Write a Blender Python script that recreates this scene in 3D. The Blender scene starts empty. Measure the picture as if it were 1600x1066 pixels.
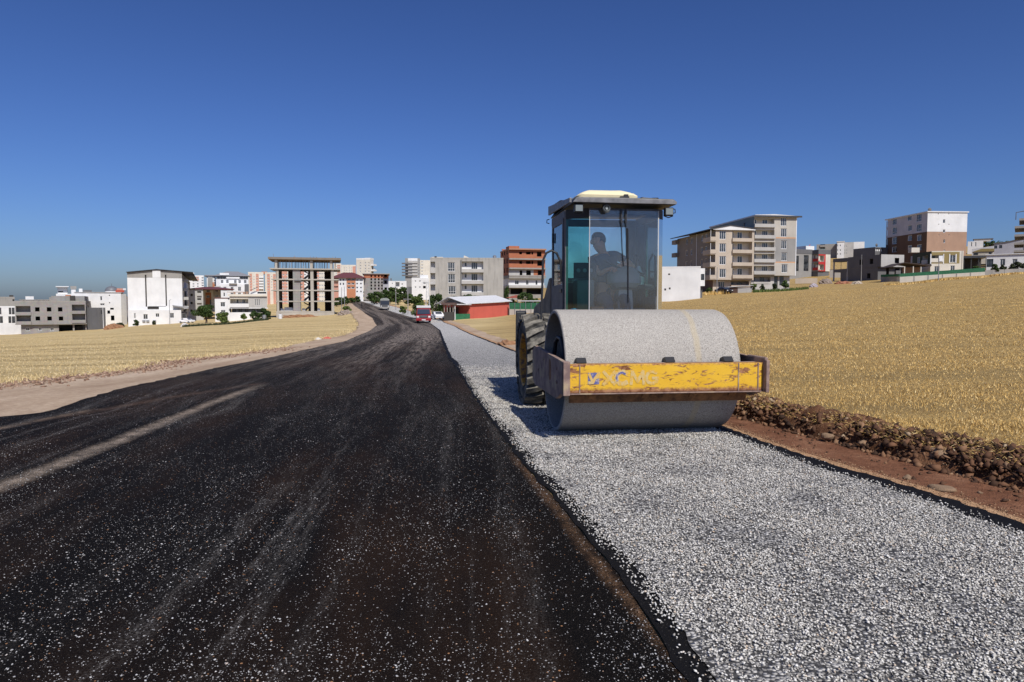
import bpy, bmesh, math, random
import numpy as np
from mathutils import Vector, Matrix
random.seed(7); RNG = np.random.default_rng(11)
R = math.radians
SC = bpy.context.scene
COL = SC.collection

# ------------------------------------------------------------------ camera, sky, sun, exposure
H = 1.6; PT = R(3.1); F = 1067.0
cam_d = bpy.data.cameras.new('camera'); cam = bpy.data.objects.new('camera', cam_d); COL.objects.link(cam)
cam_d.sensor_width = 36; cam_d.lens = 36 * F / 1600; cam_d.clip_start = .05; cam_d.clip_end = 20000
cam.location = (0, 0, H); cam.rotation_euler = (R(90) - PT, 0, 0); SC.camera = cam
SUN = Vector((.36, -.87, 1.0)).normalized()
elev = math.asin(SUN.z)
w = bpy.data.worlds.new('World'); SC.world = w; w.use_nodes = True
nt = w.node_tree; bg = nt.nodes['Background']; sky = nt.nodes.new('ShaderNodeTexSky')
sky.sky_type = 'NISHITA'; sky.sun_disc = False; sky.sun_elevation = elev
sky.sun_rotation = math.atan2(SUN.x, SUN.y); sky.altitude = 1500
sky.air_density = 1.2; sky.dust_density = 3.4; sky.ozone_density = 5.0
gm = nt.nodes.new('ShaderNodeGamma'); gm.inputs[1].default_value = 1.3     # deep, saturated summer sky
tn = nt.nodes.new('ShaderNodeMix'); tn.data_type = 'RGBA'; tn.blend_type = 'MULTIPLY'; tn.inputs[0].default_value = 1; tn.inputs[7].default_value = (.70, .79, 1.09, 1)
nt.links.new(sky.outputs[0], gm.inputs[0]); nt.links.new(gm.outputs[0], tn.inputs[6]); nt.links.new(tn.outputs[2], bg.inputs[0]); bg.inputs[1].default_value = .05
sd = bpy.data.lights.new('sun', 'SUN'); so = bpy.data.objects.new('sun', sd); COL.objects.link(so)
sd.energy = 4.5; sd.angle = R(.5); sd.color = (1, .95, .87)
so.rotation_euler = (-SUN).to_track_quat('-Z', 'Y').to_euler()
SC.view_settings.view_transform = 'Standard'; SC.view_settings.look = 'None'
SC.view_settings.exposure = 0.0; SC.view_settings.gamma = 1

# ------------------------------------------------------------------ projection helpers (photo pixel <-> place)
def ray(px, py):
    a, b = (px - 800) / F, (533 - py) / F
    c, s = math.cos(PT), math.sin(PT)
    return Vector((a, c + b * s, -s + b * c))
def unproj(px, py, D):
    r = ray(px, py); return Vector((0, 0, H)) + r * (D / r.y)

# ------------------------------------------------------------------ terrain
TAB = {
 0: [(30,556),(60,540),(100,531),(150,527),(215,524),(260,521),(350,514),(600,498),(1000,487)],
 130: [(30,553),(60,535),(100,525),(150,521),(205,518.5),(240,512),(300,505),(600,488),(1000,482)],
 240: [(30,550),(60,530),(100,519),(150,512),(200,507.5),(260,503),(350,498),(600,487),(1000,480)],
 340: [(30,547),(60,526),(100,514),(150,508),(190,503),(240,498),(300,490),(400,480),(600,472),(1000,470)],
 430: [(30,544),(60,522),(100,509),(150,501),(190,497),(260,489),(350,478),(600,466),(1000,464)],
 520: [(30,542),(60,520),(100,507),(150,499),(190,494),(230,486),(260,480),(350,472),(600,462),(1000,460)],
 560: [(30,540),(60,519),(100,506),(150,493),(200,482),(240,476),(300,468),(400,460),(600,452),(1000,450)],
 610: [(30,537),(60,518),(107,507),(150,492),(178,484.5),(220,477),(260,471),(350,463),(600,452),(1000,450)],
 660: [(30,536),(60,517),(107,506),(150,493),(200,482),(260,474),(350,466),(600,455),(1000,452)],
 750: [(30,534),(60,514),(100,502),(130,496),(170,487),(200,479),(260,470),(350,462),(600,455),(1000,452)],
 850: [(30,531),(60,507),(100,494),(150,484),(225,466),(300,458),(600,452),(1000,450)],
 1040: [(30,525),(60,498),(100,483),(133,472),(170,463),(200,460),(300,452),(600,448),(1000,446)],
 1110: [(30,522),(60,494),(100,477),(133,466),(162,456),(200,450),(300,446),(600,440),(1000,438)],
 1200: [(30,519),(60,487),(100,470),(165,454),(200,449),(245,438),(300,428),(400,415),(600,410),(1000,408)],
 1300: [(30,516),(60,480),(100,462),(150,452),(200,443),(235,436),(245,432),(300,413),(360,403),(500,396),(1000,393)],
 1400: [(30,513),(60,474),(100,455),(150,446),(180,440),(215,433),(300,415),(400,402),(600,397),(1000,395)],
 1500: [(30,511),(60,469),(100,448),(150,437),(175,428),(215,420),(300,402),(400,390),(600,387),(1000,385)],
 1600: [(30,509),(60,464),(100,440),(150,428),(165,423),(200,415),(260,400),(400,385),(600,382),(1000,380)]}
_cols = sorted(TAB)
_D = np.unique(np.concatenate([[0, 12], np.geomspace(14, 1000, 60)]))
def _zc(px):
    ds, zs = [0, 12], [0, 0]
    for d, py in TAB[px]: ds.append(d); zs.append(unproj(px, py, d).z)
    return np.interp(_D, ds, zs)
_ZT = np.array([_zc(c) for c in _cols]); _U = np.array([(c - 800) / F for c in _cols])
TH = np.concatenate([np.arange(-180, -48, 3.), np.arange(-48, 48.01, .4), np.arange(51, 180.1, 3.)]) * math.pi / 180
RR = np.concatenate([[0.0], np.geomspace(.5, 9000, 270)])
def _z_raw(th, r):
    thc = np.clip(th, -.70, .67); u = np.tan(thc); D = np.minimum(r * np.cos(thc), 1000)
    i = np.clip(np.searchsorted(_U, u) - 1, 0, len(_U) - 2); f = np.clip((u - _U[i]) / (_U[i + 1] - _U[i]), 0, 1)
    f = f * f * (3 - 2 * f)
    return (1 - f) * np.interp(D, _D, _ZT[i]) + f * np.interp(D, _D, _ZT[i + 1])
ZG = np.array([_z_raw(t, RR) for t in TH])
for _ in range(3):
    ZG[1:-1] = .25 * ZG[:-2] + .5 * ZG[1:-1] + .25 * ZG[2:]
    ZG[:, 1:-1] = .25 * ZG[:, :-2] + .5 * ZG[:, 1:-1] + .25 * ZG[:, 2:]
ZG[-1] = ZG[0]
_fw = np.clip((np.abs(TH) - 1.2) / 1.2, 0, 1)[:, None]; ZG *= 1 - _fw
def gz(X, Y):
    X = np.asarray(X, float); Y = np.asarray(Y, float)
    th = np.arctan2(X, Y); r = np.hypot(X, Y)
    i = np.clip(np.searchsorted(TH, th) - 1, 0, len(TH) - 2); j = np.clip(np.searchsorted(RR, r) - 1, 0, len(RR) - 2)
    a = (th - TH[i]) / (TH[i + 1] - TH[i]); b = np.clip((r - RR[j]) / (RR[j + 1] - RR[j]), 0, 1)
    return (1 - a) * ((1 - b) * ZG[i, j] + b * ZG[i, j + 1]) + a * ((1 - b) * ZG[i + 1, j] + b * ZG[i + 1, j + 1])
def ghit(px, py):
    r = ray(px, py); D = 1.5; last = None
    while D < 900:
        p = Vector((0, 0, H)) + r * (D / r.y)
        if p.z <= float(gz(p.x, p.y)): return p
        D *= 1.004; last = p
    return last
def gpt(px, D): 
    p = unproj(px, 500, D); p.z = float(gz(p.x, p.y)); return p

# ------------------------------------------------------------------ materials
MATS = {}
class NB:
    def __init__(s, name):
        s.m = bpy.data.materials.new(name); s.m.use_nodes = True; s.t = s.m.node_tree
        s.b = s.t.nodes['Principled BSDF']; s._c = {}
    def n(s, typ, **kw):
        nd = s.t.nodes.new(typ)
        for k, v in kw.items():
            if k.startswith('_'): nd.inputs[int(k[1:])].default_value = v if not hasattr(v, 'is_output') else nd.inputs[int(k[1:])].default_value
            else: setattr(nd, k, v)
        return nd
    def l(s, a, b): s.t.links.new(a, b)
    def co(s, kind='Object'):
        if kind not in s._c:
            s._c[kind] = s.n('ShaderNodeNewGeometry').outputs['Position'] if kind == 'World' else s.n('ShaderNodeTexCoord').outputs[kind]
        return s._c[kind]
    def map(s, kind='Object', scale=(1, 1, 1), rot=(0, 0, 0), loc=(0, 0, 0)):
        m = s.n('ShaderNodeMapping'); s.l(s.co(kind), m.inputs[0])
        m.inputs['Scale'].default_value = scale; m.inputs['Rotation'].default_value = rot; m.inputs['Location'].default_value = loc
        return m.outputs[0]
    def noise(s, scale, vec=None, detail=4, rough=.55, dist=0):
        nd = s.n('ShaderNodeTexNoise'); nd.inputs['Scale'].default_value = scale; nd.inputs['Detail'].default_value = detail
        nd.inputs['Roughness'].default_value = rough; nd.inputs['Distortion'].default_value = dist
        s.l(vec if vec is not None else s.co(), nd.inputs['Vector']); return nd.outputs['Fac']
    def voro(s, scale, vec=None, feature='F1', out='Distance', rnd=1):
        nd = s.n('ShaderNodeTexVoronoi', feature=feature); nd.inputs['Scale'].default_value = scale; nd.inputs['Randomness'].default_value = rnd
        s.l(vec if vec is not None else s.co(), nd.inputs['Vector']); return nd.outputs[out]
    def rmp(s, fac, a, b, c0=0., c1=1., smooth=False):
        nd = s.n('ShaderNodeMapRange'); nd.interpolation_type = 'SMOOTHSTEP' if smooth else 'LINEAR'
        s.l(fac, nd.inputs[0]); nd.inputs[1].default_value = a; nd.inputs[2].default_value = b
        nd.inputs[3].default_value = c0; nd.inputs[4].default_value = c1; return nd.outputs[0]
    def math(s, op, a, b=0.):
        nd = s.n('ShaderNodeMath', operation=op)
        for i, v in enumerate((a, b)):
            if hasattr(v, 'is_output'): s.l(v, nd.inputs[i])
            else: nd.inputs[i].default_value = v
        return nd.outputs[0]
    def mix(s, fac, a, b, mode='MIX'):
        nd = s.n('ShaderNodeMix', data_type='RGBA', blend_type=mode)
        for i, v in ((0, fac), (6, a), (7, b)):
            if hasattr(v, 'is_output'): s.l(v, nd.inputs[i])
            else: nd.inputs[i].default_value = v if i == 0 else (*v, 1)[:4]
        return nd.outputs[2]
    def bump(s, h, strength=.3, dist=.01):
        nd = s.n('ShaderNodeBump'); nd.inputs['Strength'].default_value = strength; nd.inputs['Distance'].default_value = dist
        s.l(h, nd.inputs['Height']); s.l(nd.outputs[0], s.b.inputs['Normal'])
    def ramp(s, fac, stops):
        nd = s.n('ShaderNodeValToRGB'); e = nd.color_ramp.elements
        while len(e) < len(stops): e.new(.5)
        for x, (p, c) in zip(e, stops): x.position = p; x.color = (*c, 1)
        s.l(fac, nd.inputs[0]); return nd.outputs[0]
    def done(s, col, rough=.8, metal=0., spec=None):
        if hasattr(col, 'is_output'): s.l(col, s.b.inputs['Base Color'])
        else: s.b.inputs['Base Color'].default_value = (*col, 1)
        if hasattr(rough, 'is_output'): s.l(rough, s.b.inputs['Roughness'])
        else: s.b.inputs['Roughness'].default_value = rough
        s.b.inputs['Metallic'].default_value = metal
        if spec is not None: s.b.inputs['Specular IOR Level'].default_value = spec
        return s.m
def k3(c, f): return tuple(min(1, x * f) for x in c)
def plain(name, rgb, rough=.6, metal=0., var=.12, sc=3., bump=0., bs=40, spec=None):
    if name in MATS: return MATS[name]
    b = NB(name); f = b.noise(sc, detail=5)
    c = b.mix(b.rmp(f, .3, .7), k3(rgb, 1 - var), k3(rgb, 1 + var))
    if bump: b.bump(b.noise(bs, detail=3), bump, .01)
    MATS[name] = b.done(c, rough, metal, spec); return MATS[name]
def plaster(name, rgb, stain=.35, block=False):
    """weathered wall: large blotches, vertical runs, optional block courses"""
    if name in MATS: return MATS[name]
    b = NB(name); v = b.map('Object', (1, 1, .12))
    f1 = b.rmp(b.noise(1.4, v, 5), .5, .78); f2 = b.noise(.35, detail=5)
    c = b.mix(b.rmp(f2, .3, .7), k3(rgb, .88), k3(rgb, 1.06))
    c = b.mix(b.math('MULTIPLY', f1, stain), c, k3(rgb, .5))
    if block:
        z = b.n('ShaderNodeSeparateXYZ'); b.l(b.co(), z.inputs[0])
        cz = b.math('FRACT', b.math('MULTIPLY', z.outputs[2], 2.2))
        line = b.math('LESS_THAN', cz, .12)
        c = b.mix(b.math('MULTIPLY', line, .35), c, k3(rgb, .45))
        br = b.voro(1.3, b.map('Object', (1, 1, 1.7)), out='Color')
        c = b.mix(.12, c, br, 'MULTIPLY')
    b.bump(b.noise(9, detail=6), .25, .03)
    MATS[name] = b.done(c, .9); return MATS[name]

WHITE = plaster('white render', (.70, .70, .69), .1)
CREAM = plaster('cream render', (.62, .58, .5), .2)
GREY = plaster('raw concrete', (.30, .285, .26), .5)
BLOCK = plaster('pumice block', (.29, .275, .26), .35, True)
DGREY = plaster('dark grey render', (.13, .13, .135), .3)
LGREY = plaster('light grey render', (.42, .41, .39), .3)
BEIGE = plaster('beige render', (.47, .40, .32), .2)
BEIGE2 = plaster('pale beige render', (.45, .42, .37), .2)
MIDG = plaster('mid grey render', (.27, .265, .255), .2)
SAGE = plaster('sage metal cladding', (.22, .27, .26), .15)
BRICK = plaster('clay block', (.42, .15, .075), .3, True)
BROWN = plaster('brown cladding', (.36, .23, .16), .15)
OLIVE = plaster('olive render', (.26, .2, .08), .15)
LAV = plaster('lavender grey render', (.36, .36, .40), .15)
REDW = plaster('red painted wall', (.50, .10, .07), .25)
REDP = plaster('red render', (.45, .03, .03), .15)
PINK = plaster('salmon render', (.52, .27, .2), .15)
ORANGE = plaster('orange render', (.48, .2, .1), .15)
MAROON = plain('maroon roof sheet', (.115, .035, .04), .7)
ROOFG = plain('grey roof sheet', (.32, .32, .33), .45, .3)
ROOFD = plain('dark eave', (.04, .04, .045), .6)
ROOFW = plain('pale roof sheet', (.62, .62, .62), .5)
FRAME = plain('white frame', (.72, .72, .72), .4, var=.05)
DFRAME = plain('dark frame', (.05, .05, .05), .4)
GLASSW = NB('window glass'); GLASSW.b.inputs['Coat Weight'].default_value = .3
_f = GLASSW.noise(.5, detail=2); GLASSW = GLASSW.done(GLASSW.mix(GLASSW.rmp(_f, .4, .6), (.015, .02, .025), (.09, .1, .11)), .12)
DARK = plain('dark tank and painted interior shade', (.05, .045, .04), .9)  # shade inside openings put into the colour; tanks and kiosk are dark themselves
WOOD = plain('scaffold timber', (.26, .17, .09), .8)
STEEL = plain('galvanised steel', (.33, .34, .35), .45, .6)
GREENF = plain('green mesh fence', (.02, .13, .06), .7, var=.3)
BARK = plain('bark', (.10, .07, .05), .9, sc=8)

# ------------------------------------------------------------------ mesh helpers
class MB:
    def __init__(s): s.v = []; s.f = []; s.mi = []
    def quad(s, *p, m=0):
        i = len(s.v); s.v += [tuple(q) for q in p]; s.f.append(tuple(range(i, i + len(p)))); s.mi.append(m); return s
    def box(s, x0, x1, y0, y1, z0, z1, m=0):
        i = len(s.v)
        s.v += [(x, y, z) for z in (z0, z1) for y in (y0, y1) for x in (x0, x1)]
        for f in ((0, 2, 3, 1), (4, 5, 7, 6), (0, 1, 5, 4), (2, 6, 7, 3), (0, 4, 6, 2), (1, 3, 7, 5)):
            s.f.append(tuple(i + k for k in f)); s.mi.append(m)
        return s
    def rings(s, rings, m=0, close=True, caps=True):
        n = len(rings[0]); i = len(s.v)
        for r_ in rings: s.v += [tuple(p) for p in r_]
        for a in range(len(rings) - 1):
            for k in range(n if close else n - 1):
                k2 = (k + 1) % n
                s.f.append((i + a * n + k, i + a * n + k2, i + (a + 1) * n + k2, i + (a + 1) * n + k)); s.mi.append(m)
        if caps:
            s.f.append(tuple(i + k for k in range(n))[::-1]); s.f.append(tuple(i + (len(rings) - 1) * n + k for k in range(n))); s.mi += [m, m]
        return s
    def tube(s, pts, r, n=8, m=0, caps=True):
        pts = [Vector(p) for p in pts]; rs = r if isinstance(r, (list, tuple)) else [r] * len(pts)
        rings = []; up = None
        for i, p in enumerate(pts):
            d = (pts[min(i + 1, len(pts) - 1)] - pts[max(i - 1, 0)]).normalized()
            if up is None: up = d.orthogonal().normalized()
            up = (up - d * up.dot(d)).normalized(); q = d.cross(up)
            rings.append([p + (up * math.cos(2 * math.pi * k / n) + q * math.sin(2 * math.pi * k / n)) * rs[i] for k in range(n)])
        return s.rings(rings, m, True, caps)
    def lathe(s, prof, axis='x', c=(0, 0, 0), n=48, m=0, caps=False):
        """prof: list of (along, radius)"""
        rings = []
        for a, r_ in prof:
            ring = []
            for k in range(n):
                t = 2 * math.pi * k / n; u, v = r_ * math.cos(t), r_ * math.sin(t)
                p = {'x': (a, u, v), 'y': (v, a, u), 'z': (u, v, a)}[axis]
                ring.append((p[0] + c[0], p[1] + c[1], p[2] + c[2]))
            rings.append(ring)
        return s.rings(rings, m, True, caps)
    def prism(s, pts, axis, a0, a1, m=0):
        def P(u, v, a): return {'x': (a, u, v), 'y': (u, a, v), 'z': (u, v, a)}[axis]
        return s.rings([[P(u, v, a0) for u, v in pts], [P(u, v, a1) for u, v in pts]], m)
    def build(s, name, mat, parent=None, bevel=0, smooth=False, loc=None, fixn=True):
        me = bpy.data.meshes.new(name); me.from_pydata(s.v, [], s.f)
        mats = mat if isinstance(mat, (list, tuple)) else [mat]
        for m_ in mats: me.materials.append(m_)
        if any(s.mi): me.polygons.foreach_set('material_index', s.mi)
        if fixn:
            bm = bmesh.new(); bm.from_mesh(me); bmesh.ops.recalc_face_normals(bm, faces=bm.faces); bm.to_mesh(me); bm.free()
        if smooth:
            me.polygons.foreach_set('use_smooth', [True] * len(me.polygons)); me.set_sharp_from_angle(angle=R(38))
        me.update()
        o = bpy.data.objects.new(name, me); COL.objects.link(o)
        if parent: o.parent = parent
        if loc: o.location = loc
        if bevel:
            b = o.modifiers.new('bevel', 'BEVEL'); b.width = bevel; b.segments = 2; b.limit_method = 'ANGLE'
        return o
def np_mesh(name, V, Fc, mat, parent=None, smooth=False):
    """V (n,3), Fc (m,k) arrays -> one mesh"""
    me = bpy.data.meshes.new(name); k = Fc.shape[1]
    me.vertices.add(len(V)); me.vertices.foreach_set('co', V.astype(np.float32).ravel())
    me.loops.add(Fc.size); me.loops.foreach_set('vertex_index', Fc.astype(np.int32).ravel())
    me.polygons.add(len(Fc)); me.polygons.foreach_set('loop_start', np.arange(0, Fc.size, k, dtype=np.int32))
    me.polygons.foreach_set('loop_total', np.full(len(Fc), k, dtype=np.int32))
    if smooth: me.polygons.foreach_set('use_smooth', np.ones(len(Fc), bool))
    me.materials.append(mat); me.update(calc_edges=True)
    o = bpy.data.objects.new(name, me); COL.objects.link(o)
    if parent: o.parent = parent
    return o
def tag(o, label=None, cat=None, group=None, kind=None):
    if label: o['label'] = label
    if cat: o['category'] = cat
    if group: o['group'] = group
    if kind: o['kind'] = kind
    return o
def empty(name, loc, rz=0, label=None, cat=None, group=None):
    o = bpy.data.objects.new(name, None); COL.objects.link(o); o.location = loc; o.rotation_euler = (0, 0, rz)
    o.empty_display_size = .2
    return tag(o, label, cat, group)
def ngrid(n, seed):  # smooth 1d noise
    g = np.random.default_rng(seed); return g.uniform(-1, 1, n)

# ------------------------------------------------------------------ ground
ER = [(1060,1050),(1007,966),(965,900),(920,850),(860,773),(823,735),(797,700),(768,660),(738,618),(716,580),(700,559),(691,535),(686,517),(672,506),(655,500),(636,495),(603,485),(578,476),(560,470.5)]
EL = [(0,653),(67,646),(118,630),(182,610),(287,587),(337,576),(429,558),(540,534),(553,528),(579,517),(589,509),(582,498),(566,487),(553,478),(546,471)]
GR = [(1600,824),(1491,786),(1412,762),(1319,735),(1231,707),(1125,668)]
def w_of(pl, far_px=None):
    pts = [ghit(*p) for p in pl]; pts.sort(key=lambda p: p.y)
    return np.array([p.y for p in pts]), np.array([p.x for p in pts])
yL, xL = w_of(EL); yR, xR = w_of(ER); yG, xG = w_of(GR)
yG2, xG2 = w_of([(803,549),(767,535),(738,524),(712,511),(690,501),(672,496),(650,490),(620,481),(592,474),(568,469.5)])
yG = np.concatenate([yG, yG2]); xG = np.concatenate([xG, xG2])
def edge(ys, xs, back):
    ys = np.concatenate([[-25], ys]); xs = np.concatenate([[back], xs])
    def f(Y, jit=0, seed=0, sc=.12):
        x = np.interp(Y, ys, xs)
        if jit:
            g = np.random.default_rng(seed).uniform(-1, 1, 20000)
            t = (np.asarray(Y) + 30) / sc; i = t.astype(int); fr = t - i
            x = x + jit * ((1 - fr) * g[i % 20000] + fr * g[(i + 1) % 20000])
        return x
    return f
aL = edge(yL, xL, -7.5); aR = edge(yR, xR, 4.6); gR_ = edge(yG, xG, 9.5)
YS = np.concatenate([np.arange(-25, 2, 1.), np.arange(2, 16, .06), np.geomspace(16, 285, 240)])
def strip(name, fl, fr, nu, off, mat, ys=None, kind='structure', extra=None):
    ys = YS if ys is None else ys
    L_, R_ = fl(ys), fr(ys); t = np.linspace(0, 1, nu + 1)
    X = L_[:, None] + (R_ - L_)[:, None] * t[None]; Y = np.repeat(ys[:, None], nu + 1, 1)
    Z = gz(X, Y) + off + .0006 * np.maximum(0, np.hypot(X, Y) - 10)
    if extra is not None: Z = Z + extra(X, Y, t)
    V = np.stack([X, Y, Z], -1).reshape(-1, 3); n = len(ys)
    i = np.arange((n - 1) * (nu + 1)).reshape(n - 1, nu + 1)[:, :-1].ravel()
    Fc = np.stack([i, i + 1, i + nu + 2, i + nu + 1], 1)
    o = np_mesh(name, V, Fc, mat, smooth=True)
    uv = o.data.uv_layers.new(name='UVMap')
    sl = np.arange(1)
    U = np.stack([X - .5 * (L_ + R_)[:, None], Y], -1).reshape(-1, 2)[Fc.ravel()]
    uv.data.foreach_set('uv', U.astype(np.float32).ravel())
    return tag(o, kind=kind)

# stubble ground
b = NB('stubble field')
P = b.co('World')
pst = b.map('World', (.25, 1.4, 1), rot=(0, 0, R(-8)))
n1 = b.noise(1.0, pst, 6, .6); n2 = b.noise(.035, P, 4); n3 = b.noise(14, b.map('World', (1, 2.2, 1)), 6, .7); n4 = b.noise(55, P, 3, .7)
c = b.ramp(n1, [(.25, (.33, .20, .062)), (.45, (.51, .338, .112)), (.7, (.70, .48, .175))])
c = b.mix(b.rmp(n2, .35, .65), c, b.mix(.5, c, (.60, .42, .18)))
sxx = b.n('ShaderNodeSeparateXYZ'); b.l(P, sxx.inputs[0]); lf_ = b.rmp(sxx.outputs[0], 2, -4)
c = b.mix(b.math('MULTIPLY', b.rmp(n3, .42, .6, 1, 0), b.rmp(lf_, 0, 1, 1, .35)), c, (.2, .13, .055))
c = b.mix(b.math('MULTIPLY', lf_, .75), c, b.ramp(n1, [(.25, (.42, .32, .155)), (.5, (.60, .475, .255)), (.75, (.70, .575, .34))]))
bd = b.noise(.55, b.map('World', (.02, 1, 1), rot=(0, 0, R(-4))), 3, .5); c = b.mix(b.math('MULTIPLY', b.rmp(bd, .50, .58), .6), c, (.26, .18, .075))
c = b.mix(b.math('MULTIPLY', b.rmp(n4, .5, .66), .5), c, (.68, .52, .26))
b.bump(b.math('ADD', n3, b.math('MULTIPLY', n4, .6)), .8, .06)
FIELD = b.done(c, .95, spec=.1)
V = []; 
tt, rr = np.meshgrid(TH, RR, indexing='ij')
V = np.stack([rr * np.sin(tt), rr * np.cos(tt), ZG], -1).reshape(-1, 3)
nr = len(RR); i = (np.arange(len(TH) - 1)[:, None] * nr + np.arange(nr - 1)[None]).ravel()
g = np_mesh('ground', V, np.stack([i, i + 1, i + nr + 1, i + nr], 1), FIELD, smooth=True)
tag(g, kind='structure')

# dirt shoulder on the left, between field and asphalt
b = NB('pale dirt'); P = b.co('World')
n1 = b.noise(.9, b.map('World', (1, .3, 1)), 6, .6); n2 = b.noise(9, P, 6, .7); n3 = b.voro(38, P)
c = b.ramp(n1, [(.3, (.36, .26, .175)), (.5, (.51, .39, .275)), (.7, (.63, .50, .365))])
c = b.mix(b.rmp(n2, .35, .65), b.mix(.5, c, (.24, .15, .10)), c)
c = b.mix(b.math('MULTIPLY', b.rmp(n3, .22, .12), .35), c, (.55, .5, .45))
b.bump(b.math('ADD', n2, b.noise(60, P, 3)), .7, .03); DIRT = b.done(c, .95, spec=.1)
yF, xF = w_of([(0,602),(100,590),(200,580),(270,565),(400,551),(540,524),(558,514),(560,505),(552,496),(545,484),(540,475)])
fF = edge(yF, xF, -12.5)
strip('dirt_shoulder', lambda y: fF(y, .35, 3, .5), lambda y: aL(y) + .5, 14, .004, DIRT)
b = NB('red earth'); P = b.co('World')
n1 = b.noise(2.2, P, 6, .65); n2 = b.noise(16, P, 6, .7)
c = b.ramp(n1, [(.3, (.14, .06, .032)), (.5, (.24, .11, .06)), (.7, (.36, .19, .11))])
c = b.mix(b.rmp(n2, .4, .65), b.mix(.5, c, (.1, .045, .028)), c)
b.bump(b.math('ADD', n2, b.noise(70, P, 3)), .7, .03); EARTH = b.done(c, .95, spec=.1)
bX = edge(np.array([5.85, 6.6, 7.6, 8.7, 9.8, 11.5, 14, 18, 25, 40, 60, 90, 120, 160, 220, 280]),
          np.concatenate([[4.35, 4.12, 3.8, 3.45, 3.15, 2.75, 2.25], gR_(np.array([18., 25, 40, 60, 90, 120, 160, 220, 280])) + np.array([.8, .9, 1.2, 1.6, 2.2, 2.4, 2.6, 3, 3])]), 11)
strip('earth_path', lambda y: gR_(y) - .3, lambda y: bX(y) + .9, 8, .004, EARTH, ys=YS[YS < 17])
strip('dirt_verge', lambda y: gR_(y) - .3, lambda y: gR_(y, .1, 77, 1.5) + .55 + np.minimum(.9, .012 * y), 4, .004, DIRT, ys=YS[YS > 16.5])
b = NB('orange sand'); P = b.co('World')
c = b.mix(b.rmp(b.noise(22, P, 5), .35, .65), (.30, .17, .09), (.52, .33, .19))
c = b.mix(b.rmp(b.voro(60, P), .16, .1), c, (.03, .025, .025))
b.bump(b.noise(80, P, 3), .5, .01); SAND = b.done(c, .95, spec=.1)
strip('sand_edge', lambda y: gR_(y) - .1, lambda y: gR_(y) + .13 + .02 * np.sin(y * 1.3) + np.maximum(0, y - 20) * .006, 2, .010, SAND)

# asphalt
b = NB('worn asphalt'); P = b.co('World'); uvm = b.map('UV', (1, .045, 1)); uvs = b.map('UV', (1, .04, 1))
st = b.noise(3.6, uvm, 6, .65); st2 = b.noise(.9, uvs, 4, .55); st3 = b.noise(9, b.map('UV', (1, .07, 1)), 4, .6)
brown = b.noise(.7, b.map('UV', (1, .25, 1), loc=(7, 3, 0)), 5, .6)
c = b.mix(b.rmp(brown, .46, .62), (.0048, .0042, .004), (.0155, .009, .0058))
grain = b.noise(150, P, 3, .8)
c = b.mix(b.rmp(grain, .56, .68), c, b.mix(.32, c, (.15, .12, .10)))
# dusty wheel tracks
tr = b.math('MULTIPLY', b.rmp(st, .50, .66), b.rmp(st2, .40, .62))
tr = b.math('MULTIPLY', tr, b.rmp(b.noise(22, b.map('UV', (1, .12, 1)), 5, .75), .40, .58))
tr = b.math('MULTIPLY', tr, b.rmp(b.noise(70, P, 4, .85), .46, .58))
c = b.mix(b.math('MULTIPLY', tr, .8), c, (.21, .195, .18))
# paler and browner along the road towards the far bend, in streaks
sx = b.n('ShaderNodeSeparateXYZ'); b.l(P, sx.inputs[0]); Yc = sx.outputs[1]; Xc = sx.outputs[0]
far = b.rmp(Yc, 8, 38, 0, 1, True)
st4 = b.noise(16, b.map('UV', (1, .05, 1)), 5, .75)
c = b.mix(b.math('MULTIPLY', far, b.math('MULTIPLY', b.math('MULTIPLY', b.rmp(b.noise(.75, b.map('UV', (1, .018, 1), loc=(3, 9, 0)), 4, .6), .42, .57, .25, 1.25), b.rmp(st3, .38, .60, .12, 1.0)), b.rmp(st4, .38, .6, .3, 1))), c, (.27, .225, .19))
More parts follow.
